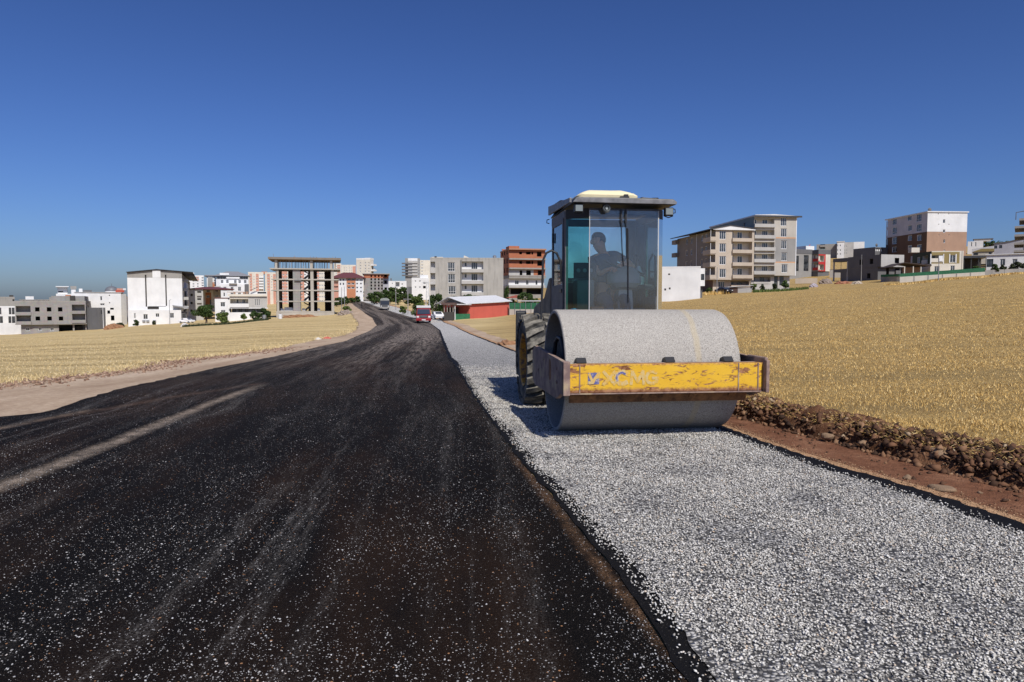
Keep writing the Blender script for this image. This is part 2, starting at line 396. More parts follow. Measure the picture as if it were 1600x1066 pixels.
# white chips
for scl, thr, amt in ((75, .16, .8), (34, .105, 1.0)):
    vn = b.n('ShaderNodeTexVoronoi'); vn.inputs['Scale'].default_value = scl; b.l(P, vn.inputs['Vector'])
    sel = b.n('ShaderNodeSeparateColor'); b.l(vn.outputs['Color'], sel.inputs[0])
    dens = b.rmp(b.math('ADD', st, b.math('MULTIPLY', b.noise(1.3, P, 4), .8)), .6, 1.15, .02, .75)
    m_ = b.math('MULTIPLY', b.math('LESS_THAN', vn.outputs['Distance'], b.math('MULTIPLY', sel.outputs[1], thr * 2)), b.math('LESS_THAN', sel.outputs[0], dens))
    chip = b.mix(sel.outputs[2], (.20, .19, .18), (.52, .51, .50)); chip = b.mix(b.math('GREATER_THAN', sel.outputs[1], .95), chip, (.34, .18, .09))
    c = b.mix(b.math('MULTIPLY', m_, amt), c, chip)
def streak(col, p0, p1, wid, color, seedn, amt=.85):
    a = ghit(*p0); z = ghit(*p1); d = Vector((z.x - a.x, z.y - a.y)); Lg = d.length; d.normalize()
    dx = b.math('SUBTRACT', Xc, a.x); dy = b.math('SUBTRACT', Yc, a.y)
    al = b.math('ADD', b.math('MULTIPLY', dx, d.x), b.math('MULTIPLY', dy, d.y))
    pe = b.math('ADD', b.math('MULTIPLY', dx, -d.y), b.math('MULTIPLY', dy, d.x))
    wob = b.math('MULTIPLY', b.math('SUBTRACT', b.noise(.5, P, 2), .5), .25)
    pe = b.math('ABSOLUTE', b.math('ADD', pe, wob))
    pe = b.math('ADD', pe, b.math('MULTIPLY', b.math('SUBTRACT', b.noise(28, P, 4, .8), .5), wid * 1.4))
    m_ = b.math('MULTIPLY', b.rmp(pe, 0, wid, 1, 0), b.math('MULTIPLY', b.rmp(al, Lg, Lg * .8), b.rmp(al, -3, -2)))
    m_ = b.math('MULTIPLY', m_, b.math('MULTIPLY', b.rmp(b.noise(75, P, 4, .85), .42, .56, .05, 1), b.rmp(b.noise(5, P, 5, .7), .36, .58, .25, 1)))
    return b.mix(b.math('MULTIPLY', m_, amt), col, color)
c = streak(c, (0, 765), (415, 600), .17, (.50, .40, .31), 1)
c = streak(c, (20, 668), (150, 640), .13, (.30, .22, .16), 2, .7)
c = streak(c, (1085, 1066), (790, 700), .075, (.30, .17, .09), 3, .45)
c = streak(c, (300, 617), (420, 598), .18, (.2, .13, .09), 4, .5)
b.bump(b.math('ADD', b.noise(120, P, 3, .7), b.voro(75, P)), .6, .008)
ASPH = b.done(c, b.rmp(grain, .3, .7, .7, .9), spec=.04)
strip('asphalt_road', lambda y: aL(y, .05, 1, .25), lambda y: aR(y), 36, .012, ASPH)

# bitumen bed under the new chippings
b = NB('fresh bitumen'); P = b.co('World')
c = b.mix(b.rmp(b.voro(60, P), .2, .1), (.0075, .007, .007), (.06, .056, .05))
b.bump(b.noise(90, P, 3), .5, .01); TAR = b.done(c, .7, spec=.1)
strip('bitumen_bed', lambda y: aR(y, .02, 8, .09), lambda y: gR_(y, .035, 9, .08) + .02, 6, .018, TAR)
b = NB('grey chippings'); P = b.co('World')
vn = b.n('ShaderNodeTexVoronoi'); vn.inputs['Scale'].default_value = 46; b.l(P, vn.inputs['Vector'])
sel = b.n('ShaderNodeSeparateColor'); b.l(vn.outputs['Color'], sel.inputs[0])
c = b.ramp(sel.outputs[0], [(0, (.22, .21, .195)), (.45, (.43, .415, .385)), (.8, (.60, .58, .54)), (1, (.76, .735, .69))])
big = b.noise(1.6, P, 5)
Yc = b.n('ShaderNodeSeparateXYZ'); b.l(P, Yc.inputs[0]); Yc = Yc.outputs[1]
gap = b.math('MULTIPLY', b.rmp(vn.outputs['Distance'], b.n('ShaderNodeValue').outputs[0].default_value or .42, .62), b.rmp(Yc, 15, 40, 1, .0))
c = b.mix(b.math('MULTIPLY', gap, .9), c, (.015, .015, .017))
c = b.mix(b.math('MULTIPLY', b.rmp(big, .55, .75), .35), c, (.08, .08, .085))
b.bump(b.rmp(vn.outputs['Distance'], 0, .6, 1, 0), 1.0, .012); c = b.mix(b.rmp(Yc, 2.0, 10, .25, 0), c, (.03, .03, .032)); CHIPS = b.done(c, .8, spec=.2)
gl = lambda y: aR(y, .03, 14, .07) + np.where(y < 20, .14, .11)
grr = lambda y: gR_(y, .03, 15, .07) - np.where(y < 16, .24, .12)
strip('chipping_layer', gl, grr, 8, .024, CHIPS)

# ---- stones
ICO_V = []; _p = (1 + 5 ** .5) / 2
for s1 in (-1, 1):
    for s2 in (-1, 1): ICO_V += [(0, s1, s2 * _p), (s1, s2 * _p, 0), (s2 * _p, 0, s1)]
bm = bmesh.new(); [bm.verts.new(v) for v in ICO_V]; bmesh.ops.convex_hull(bm, input=bm.verts); bm.verts.index_update()
ICO_V = np.array([v.co[:] for v in bm.verts]); ICO_V /= np.linalg.norm(ICO_V[0]); ICO_F = np.array([[v.index for v in f.verts] for f in bm.faces]); bm.free()
bm = bmesh.new(); [bm.verts.new(v) for v in [(1,0,0),(-1,0,0),(0,1,0),(0,-1,0),(0,0,1),(.5,.6,-.5),(-.6,.5,-.4),(-.5,-.5,.5)]]; bmesh.ops.convex_hull(bm, input=bm.verts); bm.verts.index_update()
OCT_V = np.array([v.co[:] for v in bm.verts]); OCT_F = np.array([[v.index for v in f.verts] for f in bm.faces]); bm.free()
def stones(name, X, Y, Z, r, mat, squash=.62, base=(ICO_V, ICO_F), parent=None, rough=.3):
    n = len(X); bv, bf = base; nv = len(bv)
    v = np.repeat(bv[None], n, 0) * RNG.uniform(1 - rough, 1 + rough, (n, nv, 1))
    v *= RNG.uniform(.65, 1.25, (n, 1, 3)) * np.array([1, 1, squash])
    a = RNG.uniform(0, 2 * np.pi, n); tilt = RNG.normal(0, .35, n)
    ct, stt = np.cos(tilt)[:, None], np.sin(tilt)[:, None]
    y = v[:, :, 1] * ct - v[:, :, 2] * stt; z = v[:, :, 1] * stt + v[:, :, 2] * ct
    ca, sa = np.cos(a)[:, None], np.sin(a)[:, None]
    x2 = v[:, :, 0] * ca - y * sa; y2 = v[:, :, 0] * sa + y * ca
    rr_ = r[:, None]
    Vv = np.stack([x2 * rr_ + X[:, None], y2 * rr_ + Y[:, None], z * rr_ + Z[:, None]], -1).reshape(-1, 3)
    Fc = (bf[None] + (np.arange(n) * nv)[:, None, None]).reshape(-1, 3)
    return np_mesh(name, Vv, Fc, mat, parent)
def island(name, stops, rough=.85, tint=None, spec=.2):
    b = NB(name); ri = b.n('ShaderNodeNewGeometry').outputs['Random Per Island']
    c = b.ramp(ri, stops); c = b.mix(b.rmp(b.noise(60), .3, .7), k3((.8, .8, .8), 1), (1.1, 1.1, 1.1)) if False else c
    return b.done(c, rough, spec=spec)
STONE = island('crushed grey stone', [(0, (.18, .17, .155)), (.3, (.40, .38, .345)), (.7, (.63, .605, .55)), (.9, (.78, .755, .70)), (.97, (.52, .40, .28)), (1, (.74, .73, .70))])
def vnoise2(X, Y, sc, seed):
    g = np.random.default_rng(seed).uniform(0, 1, (256, 256)); x = X / sc; y = Y / sc
    i = np.floor(x).astype(int); j = np.floor(y).astype(int); fx = x - i; fy = y - j; fx = fx * fx * (3 - 2 * fx); fy = fy * fy * (3 - 2 * fy)
    G = lambda a, b_: g[a % 256, b_ % 256]
    return (G(i, j) * (1 - fx) + G(i + 1, j) * fx) * (1 - fy) + (G(i, j + 1) * (1 - fx) + G(i + 1, j + 1) * fx) * fy
n = 240000
Ys = 2.2 + RNG.uniform(0, 1, n) ** 1.3 * 16; lo = aR(Ys) + .03; hi = gR_(Ys) - .02
Xs = lo + (hi - lo) * RNG.uniform(0, 1, n)
dl = Xs - aR(Ys); dr = gR_(Ys) - Xs
keep = (RNG.uniform(0, 1, n) < np.clip(dl / .17, .04, 1)) & (RNG.uniform(0, 1, n) < np.clip((dr - .12) / .16, .02, 1))
pat = vnoise2(Xs, Ys, .35, 1) * .6 + vnoise2(Xs, Ys, .12, 2) * .4
keep &= RNG.uniform(0, 1, n) < np.clip(1.6 - 1.8 * pat, .10, 1)
keep &= np.abs(Xs / Ys) < .85; keep &= ~((Ys > 11) & (Xs > 1.6))
keep &= RNG.uniform(0, 1, n) < np.clip((18 - Ys) / 8, 0, 1)
Xs, Ys = Xs[keep], Ys[keep]
rs = RNG.uniform(.0045, .0098, len(Xs)) * (1 + .04 * np.maximum(0, Ys - 5))
o = stones('loose_chippings', Xs, Ys, gz(Xs, Ys) + .024 + rs * RNG.uniform(.1, 1.1, len(Xs)), rs, STONE, base=(OCT_V, OCT_F))
tag(o, 'crushed grey stone chippings spread thickly in front of the road roller', 'gravel', kind='stuff')
print('chippings', len(Xs))
n = 60000
Ys = 2.0 + RNG.uniform(0, 1, n) ** 1.6 * 12; Xs = RNG.uniform(-.82, .3, n) * Ys; Xs = np.minimum(Xs, 9)
keep = (Xs < aR(Ys) - .0) & (Xs > aL(Ys))
pat = vnoise2(Xs, Ys, .9, 3) * .5 + vnoise2(Xs * 3, Ys, .8, 4) * .5
keep &= RNG.uniform(0, 1, n) < np.clip((pat - .3) * 2.2, .04, 1)
Xs, Ys = Xs[keep], Ys[keep]; rs = .0014 + .006 * RNG.uniform(0, 1, len(Xs)) ** 3.6
CHIPW = island('pale scattered grit', [(0, (.2, .19, .18)), (.4, (.36, .35, .34)), (.90, (.55, .54, .52)), (.95, (.4, .22, .11)), (1, (.72, .71, .69))])
o = stones('scattered_grit', Xs, Ys, gz(Xs, Ys) + .012 + rs * .3, rs, CHIPW, base=(OCT_V, OCT_F), squash=.5)
tag(o, 'pale grit scattered over the dark asphalt', 'grit', kind='stuff')

# ---- earth berm right
SOIL = NB('turned red soil'); b = SOIL; P = b.co('World')
n1 = b.noise(5, P, 6, .7); n2 = b.noise(26, P, 5, .7)
c = b.ramp(n1, [(.3, (.07, .033, .018)), (.5, (.17, .08, .042)), (.7, (.30, .16, .085))])
c = b.mix(b.math('MULTIPLY', b.rmp(n2, .55, .7), .5), c, (.34, .24, .14))
b.bump(b.math('ADD', n1, n2), 1, .05); SOIL = b.done(c, .95, spec=.1)
ysb = np.concatenate([np.arange(-6, 14, .05), np.arange(14, 30, .15)])
bw = lambda y: .95 + .15 * np.sin(y * 1.3) + .1 * np.sin(y * 3.1 + 1)
def bh(X, Y, t):
    pr = np.sin(np.pi * t[None] ** .8) ** .8 * np.ones_like(X)
    h = .25 + .05 * np.sin(Y * 1.7) + .14 * (vnoise2(X + 50, Y + 50, .3, 5) - .5) + .09 * (vnoise2(X + 50, Y + 50, .1, 6) - .5) + .05 * (vnoise2(X + 50, Y + 50, .04, 7) - .5)
    return np.maximum(pr * h, -.02) * np.interp(Y, [-6, 13, 30], [1, .9, .5]) - .012
strip('earth_bank', lambda y: bX(y, .08, 21, .3), lambda y: bX(y) + bw(y), 22, .012, SOIL, ys=ysb, extra=bh)
n = 60000
Ys = RNG.uniform(3.5, 16, n); t = RNG.uniform(-.1, 1.1, n); t = np.where(RNG.uniform(0, 1, n) < .10, RNG.uniform(-1.1, 0, n), t); Xs = bX(Ys) + t * bw(Ys)
ok = Xs > gR_(Ys) + .25; Xs, Ys, t = Xs[ok], Ys[ok], t[ok]; n = len(Xs)
hz = gz(Xs, Ys) + np.sin(np.pi * np.clip(t, 0, 1) ** .8).clip(0) ** .8 * .25
rs = (.004 + .048 * RNG.uniform(0, 1, n) ** 11) * np.where(t < -.1, .6, 1)
CLOD = island('soil clods', [(0, (.035, .02, .013)), (.4, (.095, .048, .027)), (.8, (.18, .092, .05)), (.95, (.27, .16, .09)), (1, (.38, .29, .19))])
o = stones('soil_clods', Xs, Ys, hz + rs * .2, rs, CLOD, squash=.8, base=(OCT_V, OCT_F), rough=.58); tag(o, 'clods of red soil heaped on the bank beside the new lane', 'soil', kind='stuff')
n = 14000
Ys = RNG.uniform(3.8, 16, n); off_ = RNG.normal(.12, .07, n); Xs = gR_(Ys) + off_; rs = .002 + .006 * RNG.uniform(0, 1, n) ** 3
SGR = island('sand crumbs', [(0, (.03, .025, .02)), (.25, (.10, .06, .035)), (.3, (.34, .20, .11)), (1, (.55, .36, .21))])
tag(stones('sand_crumbs', Xs, Ys, gz(Xs, Ys) + .010 + rs * .4, rs, SGR, base=(OCT_V, OCT_F)), 'crumbs of orange sand along the right edge of the new lane', 'sand', kind='stuff')
# individual rocks on the bank and path
ROCK = plain('tan rock', (.26, .17, .10), .9, sc=12, var=.35, bump=.6, bs=30)
def rock(name, px, py, wpx, label, h=0., flat=.6):
    p = ghit(px, py) if not h else unproj(px, py, 1067 * (H - h) / (py - 475.2)); s = wpx * p.y / F / 2
    bm = bmesh.new(); bmesh.ops.create_icosphere(bm, subdivisions=3, radius=1)
    rg = np.random.default_rng(int(px)); ax_ = rg.uniform(-3, 3, 3)
    for v in bm.verts:
        q = v.co; k = 1 + .18 * math.sin(q.x * 2.3 + ax_[0]) * math.cos(q.y * 2.9 + ax_[1]) + .1 * math.sin(q.z * 4 + ax_[2] + q.x * 3) + .06 * math.sin(q.y * 9 + ax_[0])
        v.co = Vector((q.x * k, q.y * k * .8, q.z * k * flat))
    me = bpy.data.meshes.new(name); bm.to_mesh(me); bm.free(); me.materials.append(ROCK)
    for p_ in me.polygons: p_.use_smooth = True
    o = bpy.data.objects.new(name, me); COL.objects.link(o); o.location = (p.x, p.y, max(h, float(gz(p.x, p.y))) + s * flat * .45); o.scale = (s,) * 3; o.rotation_euler = (0, 0, ax_[0])
    return tag(o, label, 'rock', 'rocks beside the new lane')
rock('rock', 1470, 716, 44, 'largest flat tan rock low on the soil bank', .08, .5)
rock('rock', 1367, 668, 17, 'rounded tan rock halfway up the soil bank', .14)
rock('rock', 1265, 647, 18, 'upright pale rock on the bank nearest the roller', .14, .9)
rock('rock', 1293, 686, 18, 'tan rock at the foot of the bank', .05)
rock('rock', 1350, 697, 16, 'darker tan rock leaning at the foot of the bank', .05)
rock('rock', 1418, 750, 15, 'small grey stone on the red path beside the sand edge', 0)
rock('rock', 1473, 766, 40, 'wide flat pale rock sunk into the red path', 0, .25)
rock('rock', 1531, 772, 9, 'tiny round pale stone on the red path', 0)
rock('rock', 1262, 672, 10, 'small pale stone below the soil bank next to the roller', 0)

# ---- stubble blades
STRAW = island('straw', [(0, (.24, .145, .045)), (.3, (.53, .34, .108)), (.75, (.78, .53, .19)), (1, (.95, .74, .37))], .8)
def blades(name, X, Y, hgt, wid, mat, label, lean=.7):
    n = len(X); Z = gz(X, Y); a = RNG.uniform(0, 2 * np.pi, n); ln = RNG.normal(0, 1, n) * np.where(hgt < .022, .035, lean * hgt); la = RNG.uniform(0, 2 * np.pi, n)
    dx, dy = np.cos(a) * wid, np.sin(a) * wid
    P0 = np.stack([X - dx, Y - dy, Z - .01], -1); P1 = np.stack([X + dx, Y + dy, Z - .01], -1)
    P2 = np.stack([X + ln * np.cos(la), Y + ln * np.sin(la), Z + hgt], -1)
    V = np.stack([P0, P1, P2], 1).reshape(-1, 3); Fc = np.arange(3 * n).reshape(-1, 3)
    return tag(np_mesh(name, V, Fc, mat), label, 'stubble', kind='stuff')
n = 380000
r_ = np.exp(RNG.uniform(math.log(5.5), math.log(150), n)); th = RNG.uniform(R(5), R(40), n); X = r_ * np.sin(th); Y = r_ * np.cos(th)
rw = vnoise2(X * .35, Y * 2.4, 1.0, 8)
ok = (X > bX(Y) + bw(Y) * .72) & (RNG.uniform(0, 1, n) < .35 + .8 * rw) & ~((X < 2.6 + Y * .03) & (Y < 14)); X, Y, r_ = X[ok], Y[ok], r_[ok]
blades('stubble', X, Y, np.where(RNG.uniform(0, 1, len(X)) < .6, RNG.uniform(.004, .022, len(X)), RNG.uniform(.015, .055, len(X)) * (.6 + .9 * vnoise2(X, Y, 1.1, 9))), .0022 + .00038 * r_, STRAW, 'golden cut stubble covering the field right of the roller')
n = 70000
r_ = np.exp(RNG.uniform(math.log(14), math.log(130), n)); th = RNG.uniform(R(-40), R(-9), n); X = r_ * np.sin(th); Y = r_ * np.cos(th)
ok = X < fF(Y) + .2; X, Y, r_ = X[ok], Y[ok], r_[ok]
ed = np.clip(1 - (fF(Y) - X) / 2.0, 0, 1)
STRAW2 = island('pale straw', [(0, (.42, .30, .12)), (.3, (.58, .44, .21)), (.75, (.74, .59, .32)), (1, (.88, .74, .48))], .8)
blades('stubble', X, Y, RNG.uniform(.01, .035, len(X)) * (1 + 3.6 * ed * vnoise2(X, Y, 2.2, 10)), (.0022 + .0004 * r_), STRAW2, 'pale yellow cut stubble in the field left of the road')
n = 15000  # loose straw on the bank
Ys = RNG.uniform(4, 14, n); t = RNG.uniform(.1, 1.15, n); Xs = bX(Ys) + t * bw(Ys); hz = gz(Xs, Ys) + np.sin(np.pi * np.clip(t, 0, 1) ** .8).clip(0) ** .8 * .25
a = RNG.uniform(0, 6.28, n); l = RNG.uniform(.02, .07, n)
P0 = np.stack([Xs, Ys, hz + .01], -1); d = np.stack([np.cos(a) * l, np.sin(a) * l, RNG.uniform(-.01, .04, n)], -1); P2 = P0 + d; P1 = P0 + d * .4 + np.array([0, 0, .004]); P0 = P0 - np.array([0, 0, .002])
tag(np_mesh('loose_straw', np.stack([P0, P1, P2], 1).reshape(-1, 3), np.arange(3 * n).reshape(-1, 3), STRAW), 'broken straw caught in the turned soil bank', 'straw', kind='stuff')
# left verge clods
n = 6000
Ys = RNG.uniform(11, 30, n); Xs = fF(Ys) + RNG.normal(.35, .35, n)
rs = .01 + .055 * RNG.uniform(0, 1, n) ** 4
CLOD2 = island('dry clods', [(0, (.16, .09, .06)), (.5, (.28, .18, .12)), (1, (.42, .3, .22))])
tag(stones('dry_clods', Xs, Ys, gz(Xs, Ys) + rs * .3, rs, CLOD2, squash=.7, base=(OCT_V, OCT_F)), 'ridge of dry brown clods along the edge of the left field', 'soil', kind='stuff')
# ------------------------------------------------------------------ road roller (local x across, y backwards, z up)
RX, RY, RYAW = 1.587, 8.74, .12
roller = empty('road_roller', (RX, RY, .0), RYAW, 'yellow single-drum road roller with glazed cab on the grey chippings', 'road roller')
def rp(px, py, ly):   # photo pixel -> local (x, z) on the machine's cross plane ly
    c, s = math.cos(RYAW), math.sin(RYAW); r = ray(px, py); ay = Vector((-s, c, 0)); ax = Vector((c, s, 0)); o = Vector((-RX, -RY, H))
    t = (ly - o.dot(ay)) / r.dot(ay); p = o + r * t; return p.dot(ax), p.z
# materials
b = NB('dusty drum steel'); P = b.co()
n1 = b.noise(105, P, 5, .8); n2 = b.noise(6, P, 5, .6); n3 = b.noise(38, P, 5, .75)
c = b.mix(b.rmp(n2, .3, .7), (.33, .30, .25), (.46, .425, .36)); c = b.mix(b.rmp(n1, .4, .6), k3((.22, .205, .185), 1), b.mix(.6, c, (.60, .57, .52)))
c = b.mix(b.math('MULTIPLY', b.rmp(n3, .585, .66), .6), c, (.12, .11, .10))
sx = b.n('ShaderNodeSeparateXYZ'); b.l(P, sx.inputs[0])
wob = b.math('MULTIPLY', b.math('SUBTRACT', b.noise(2.2, P, 3), .5), .12)
ba = b.math('ABSOLUTE', b.math('ADD', b.math('SUBTRACT', sx.outputs[0], .55), wob))
c = b.mix(b.math('MULTIPLY', b.rmp(ba, .02, .055, 1, 0, True), .5), c, (.46, .38, .24))
ed = b.math('MULTIPLY', b.rmp(sx.outputs[0], .2, 1.05), b.rmp(b.noise(52, P, 2, .5), .66, .7))
c = b.mix(b.math('MULTIPLY', ed, .95), c, (.015, .014, .015))
b.bump(b.math('ADD', n1, n3), .7, .006); DRUM = b.done(c, .88, spec=.15)
b = NB('worn yellow paint'); P = b.co()
fl = b.noise(9, b.map('Object', (.6, 1, 1.6)), 7, .72, .6); sc_ = b.noise(13, b.map('Object', (.25, 1, 5)), 6, .75, .4); sc2 = b.noise(5, b.map('Object', (2.2, 1, .5), rot=(0, R(35), 0)), 7, .8, 1.5)
rm = b.math('MAXIMUM', b.rmp(fl, .55, .59), b.math('MAXIMUM', b.rmp(sc_, .605, .64), b.rmp(sc2, .655, .68)))
sx = b.n('ShaderNodeSeparateXYZ'); b.l(P, sx.inputs[0])
eg = b.rmp(b.math('ADD', b.math('ABSOLUTE', b.math('SUBTRACT', sx.outputs[2], .78)), b.math('MULTIPLY', b.noise(30, P, 5, .8), .09)), .165, .20)
rm = b.math('MAXIMUM', rm, eg)
y_ = b.mix(b.rmp(b.noise(3, P, 5), .3, .7), (.66, .37, .02), (.76, .46, .04)); rust = b.mix(b.rmp(b.noise(22, P, 5), .35, .65), (.16, .055, .02), (.38, .19, .10))
b.bump(b.math('MULTIPLY', rm, -1), .3, .003)
YEL = b.done(b.mix(rm, y_, rust), b.rmp(rm, 0, 1, .5, .9), spec=.3)
b = NB('old yellow paint'); P = b.co()
YEL2 = b.done(b.mix(b.rmp(b.noise(8, P, 7, .7), .48, .6), (.55, .26, .02), (.12, .07, .04)), .6)
b = NB('rusty steel plate'); P = b.co()
c = b.mix(b.rmp(b.noise(6, P, 6, .65), .4, .62), (.19, .125, .11), (.37, .26, .20)); c = b.mix(b.rmp(b.noise(3.5, P, 5), .56, .66), c, (.42, .32, .2))
b.bump(b.noise(40, P, 4), .4, .004); RUST = b.done(c, .85)
b = NB('scraper rust'); P = b.co()
RUST2 = b.done(b.mix(b.rmp(b.noise(9, P, 6, .7), .35, .65), (.10, .045, .02), (.34, .16, .06)), .85)
CABM = plain('dusty cab steel', (.10, .095, .10), .6, var=.3, sc=6)
CABD = plain('black cab trim', (.018, .018, .02), .5)
ROOFM = plain('dusty roof edge', (.16, .16, .165), .5, var=.35, sc=9)
FOAM = plain('cream cover', (.74, .66, .42), .75, var=.06, sc=5, bump=.25, bs=14)
HOSE = plain('black rubber hose', (.02, .02, .022), .5)
b = NB('tyre rubber'); P = b.co()
c = b.mix(b.rmp(b.noise(5, P, 6, .7), .42, .62), (.018, .018, .019), (.16, .15, .125)); b.bump(b.noise(30, P, 5), .5, .01); TYRE = b.done(c, .9)
b = NB('dusty tread'); P = b.co()
c = b.mix(b.rmp(b.noise(6, P, 6, .75), .38, .62), (.05, .046, .04), (.24, .22, .18)); b.bump(b.noise(30, P, 5), .5, .01); TREAD = b.done(c, .95)
def thin_glass(name, tint, gloss=.08, dust=.0, dustc=(.6, .62, .64), dmix=None):
    m = bpy.data.materials.new(name); m.use_nodes = True; t = m.node_tree; t.nodes.clear()
    out = t.nodes.new('ShaderNodeOutputMaterial'); tr = t.nodes.new('ShaderNodeBsdfTransparent'); tr.inputs[0].default_value = (*tint, 1)
    gl = t.nodes.new('ShaderNodeBsdfGlossy'); gl.inputs['Roughness'].default_value = .03; gl.inputs[0].default_value = (.9, .95, 1, 1)
    fr = t.nodes.new('ShaderNodeFresnel'); fr.inputs[0].default_value = 1.45
    ad = t.nodes.new('ShaderNodeMath'); ad.operation = 'ADD'; ad.inputs[1].default_value = gloss; t.links.new(fr.outputs[0], ad.inputs[0])
    mx = t.nodes.new('ShaderNodeMixShader'); t.links.new(ad.outputs[0], mx.inputs[0]); t.links.new(tr.outputs[0], mx.inputs[1]); t.links.new(gl.outputs[0], mx.inputs[2])
    last = mx
    if dust:
        df = t.nodes.new('ShaderNodeBsdfDiffuse'); df.inputs[0].default_value = (*dustc, 1)
        nz = t.nodes.new('ShaderNodeTexNoise'); nz.inputs['Scale'].default_value = 3; nz.inputs['Detail'].default_value = 6
        tc = t.nodes.new('ShaderNodeTexCoord'); t.links.new(tc.outputs['Object'], nz.inputs['Vector'])
        mr = t.nodes.new('ShaderNodeMapRange'); mr.inputs[1].default_value = .3; mr.inputs[2].default_value = .75; mr.inputs[3].default_value = dust * .6; mr.inputs[4].default_value = dust * 1.5
        t.links.new(nz.outputs[0], mr.inputs[0]); m2 = t.nodes.new('ShaderNodeMixShader')
        t.links.new(mr.outputs[0], m2.inputs[0]); t.links.new(mx.outputs[0], m2.inputs[1]); t.links.new(df.outputs[0], m2.inputs[2]); last = m2
    t.links.new(last.outputs[0], out.inputs[0]); return m
GTEAL = thin_glass('green tinted glass', (.36, .80, .66), .02)
GFRONT = thin_glass('dusty windscreen', (.94, .98, .98), .012, .045)
GSIDE = thin_glass('side glass', (.35, .62, .66), .05, .04)

# drum: open shell with thick rim and a sunken end plate
r0 = .765
d = MB()
prof = [(-1.065, r0 - .045), (-1.065, r0 - .012), (-1.055, r0), (-.6, r0), (0, r0), (.6, r0), (1.02, r0), (1.065, r0 - .02), (1.065, r0 - .06), (.75, r0 - .06), (-.75, r0 - .045)]
d.lathe(prof + [prof[0]], n=128)
drum = d.build('drum', DRUM, roller, smooth=True, loc=(0, 0, r0))
for sgn in (-1, 1):
    e = MB(); e.lathe([(sgn * .80, r0 - .045), (sgn * .80, .30), (sgn * .92, .28), (sgn * .92, .0001)], n=64); e.build('drum_end_plate', CABD, drum, smooth=True)
# front frame: yellow beam, rusty end plates, scraper
fr = MB(); z0, z1 = .60, .925
fr.box(-1.085, 1.20, -1.02, -.92, z0, z1); 
beam = fr.build('front_beam', YEL, roller, bevel=.012)
lip = MB(); lip.box(-1.08, 1.19, -1.03, -.86, z0 - .014, z0 - .001); lip.box(-.98, 1.2, -.918, -.80, z1 - .02, z1 - .004); lip.build('beam_lip', RUST, beam)
for xa in (.90, 1.137, -.965):
    w_ = MB(); w_.box(xa, xa + .013, -1.027, -1.0, z0 + .003, z1 - .002); w_.build('weld_seam', RUST, beam)
# faded lettering and emblem: thin decals on the beam's face
DECW = NB('faded white decal'); P = DECW.co()
DECW = DECW.done(DECW.mix(DECW.rmp(DECW.noise(26, P, 6, .8), .44, .58), (.58, .44, .20), (.64, .37, .05)), .7)
DECB = NB('faded blue decal'); P = DECB.co()
DECB = DECB.done(DECB.mix(DECB.rmp(DECB.noise(24, P, 6, .8), .5, .6), (.10, .11, .28), (.45, .38, .34)), .7)
def strokes(name, polys, x0, z0_, s, wd, mat, y=-1.0235, th=.002, shx=.0):
    m = MB()
    for pl in polys:
        for (a, c1), (e_, f_) in zip(pl[:-1], pl[1:]):
            A = Vector((x0 + a * s + c1 * s * shx, 0, z0_ + c1 * s)); B_ = Vector((x0 + e_ * s + f_ * s * shx, 0, z0_ + f_ * s)); dd = (B_ - A).normalized() * wd * .42; nn = Vector((-dd.z, 0, dd.x)).normalized() * wd / 2
            q = [A - dd + nn, A - dd - nn, B_ + dd - nn, B_ + dd + nn]; yy = y - random.uniform(0, .0012)
            m.quad(*[(v.x, yy, v.z) for v in q])
    return m.build(name, mat, beam, fixn=False)
zb = .70; sz = .135
arcC = [(.5 + .5 * math.cos(t), .5 + .5 * math.sin(t)) for t in np.linspace(R(50), R(310), 9)]
arcG = [(.5 + .5 * math.cos(t), .5 + .5 * math.sin(t)) for t in np.linspace(R(50), R(350), 11)] + [(.98, .45), (.6, .45)]
strokes('lettering', [[(0, 0), (.9, 1)], [(0, 1), (.9, 0)]], -.68, zb, sz, .034, DECW)
strokes('lettering', [arcC], -.535, zb, sz, .05, DECW, y=-1.0233)
strokes('lettering', [arcC[:6]], -.535, zb + .012, sz * .86, .022, DECB, y=-1.0258)
strokes('lettering', [[(0, 0), (.1, 1), (.55, .2), (1.0, 1), (1.1, 0)]], -.365, zb, sz, .034, DECW)
strokes('lettering', [arcG], -.19, zb, sz, .034, DECW)
em = MB(); em.quad((-.865, -1.0228, .70), (-.735, -1.0228, .70), (-.735, -1.0228, .83), (-.865, -1.0228, .83)); em.build('emblem', DECB, beam, fixn=False)
strokes('emblem_mark', [[(.08, .85), (.42, .12), (.62, .5), (.95, .62)], [(.62, .5), (.95, .95)], [(.1, .12), (.3, .1)]], -.86, .705, .125, .03, DECW, y=-1.0255)
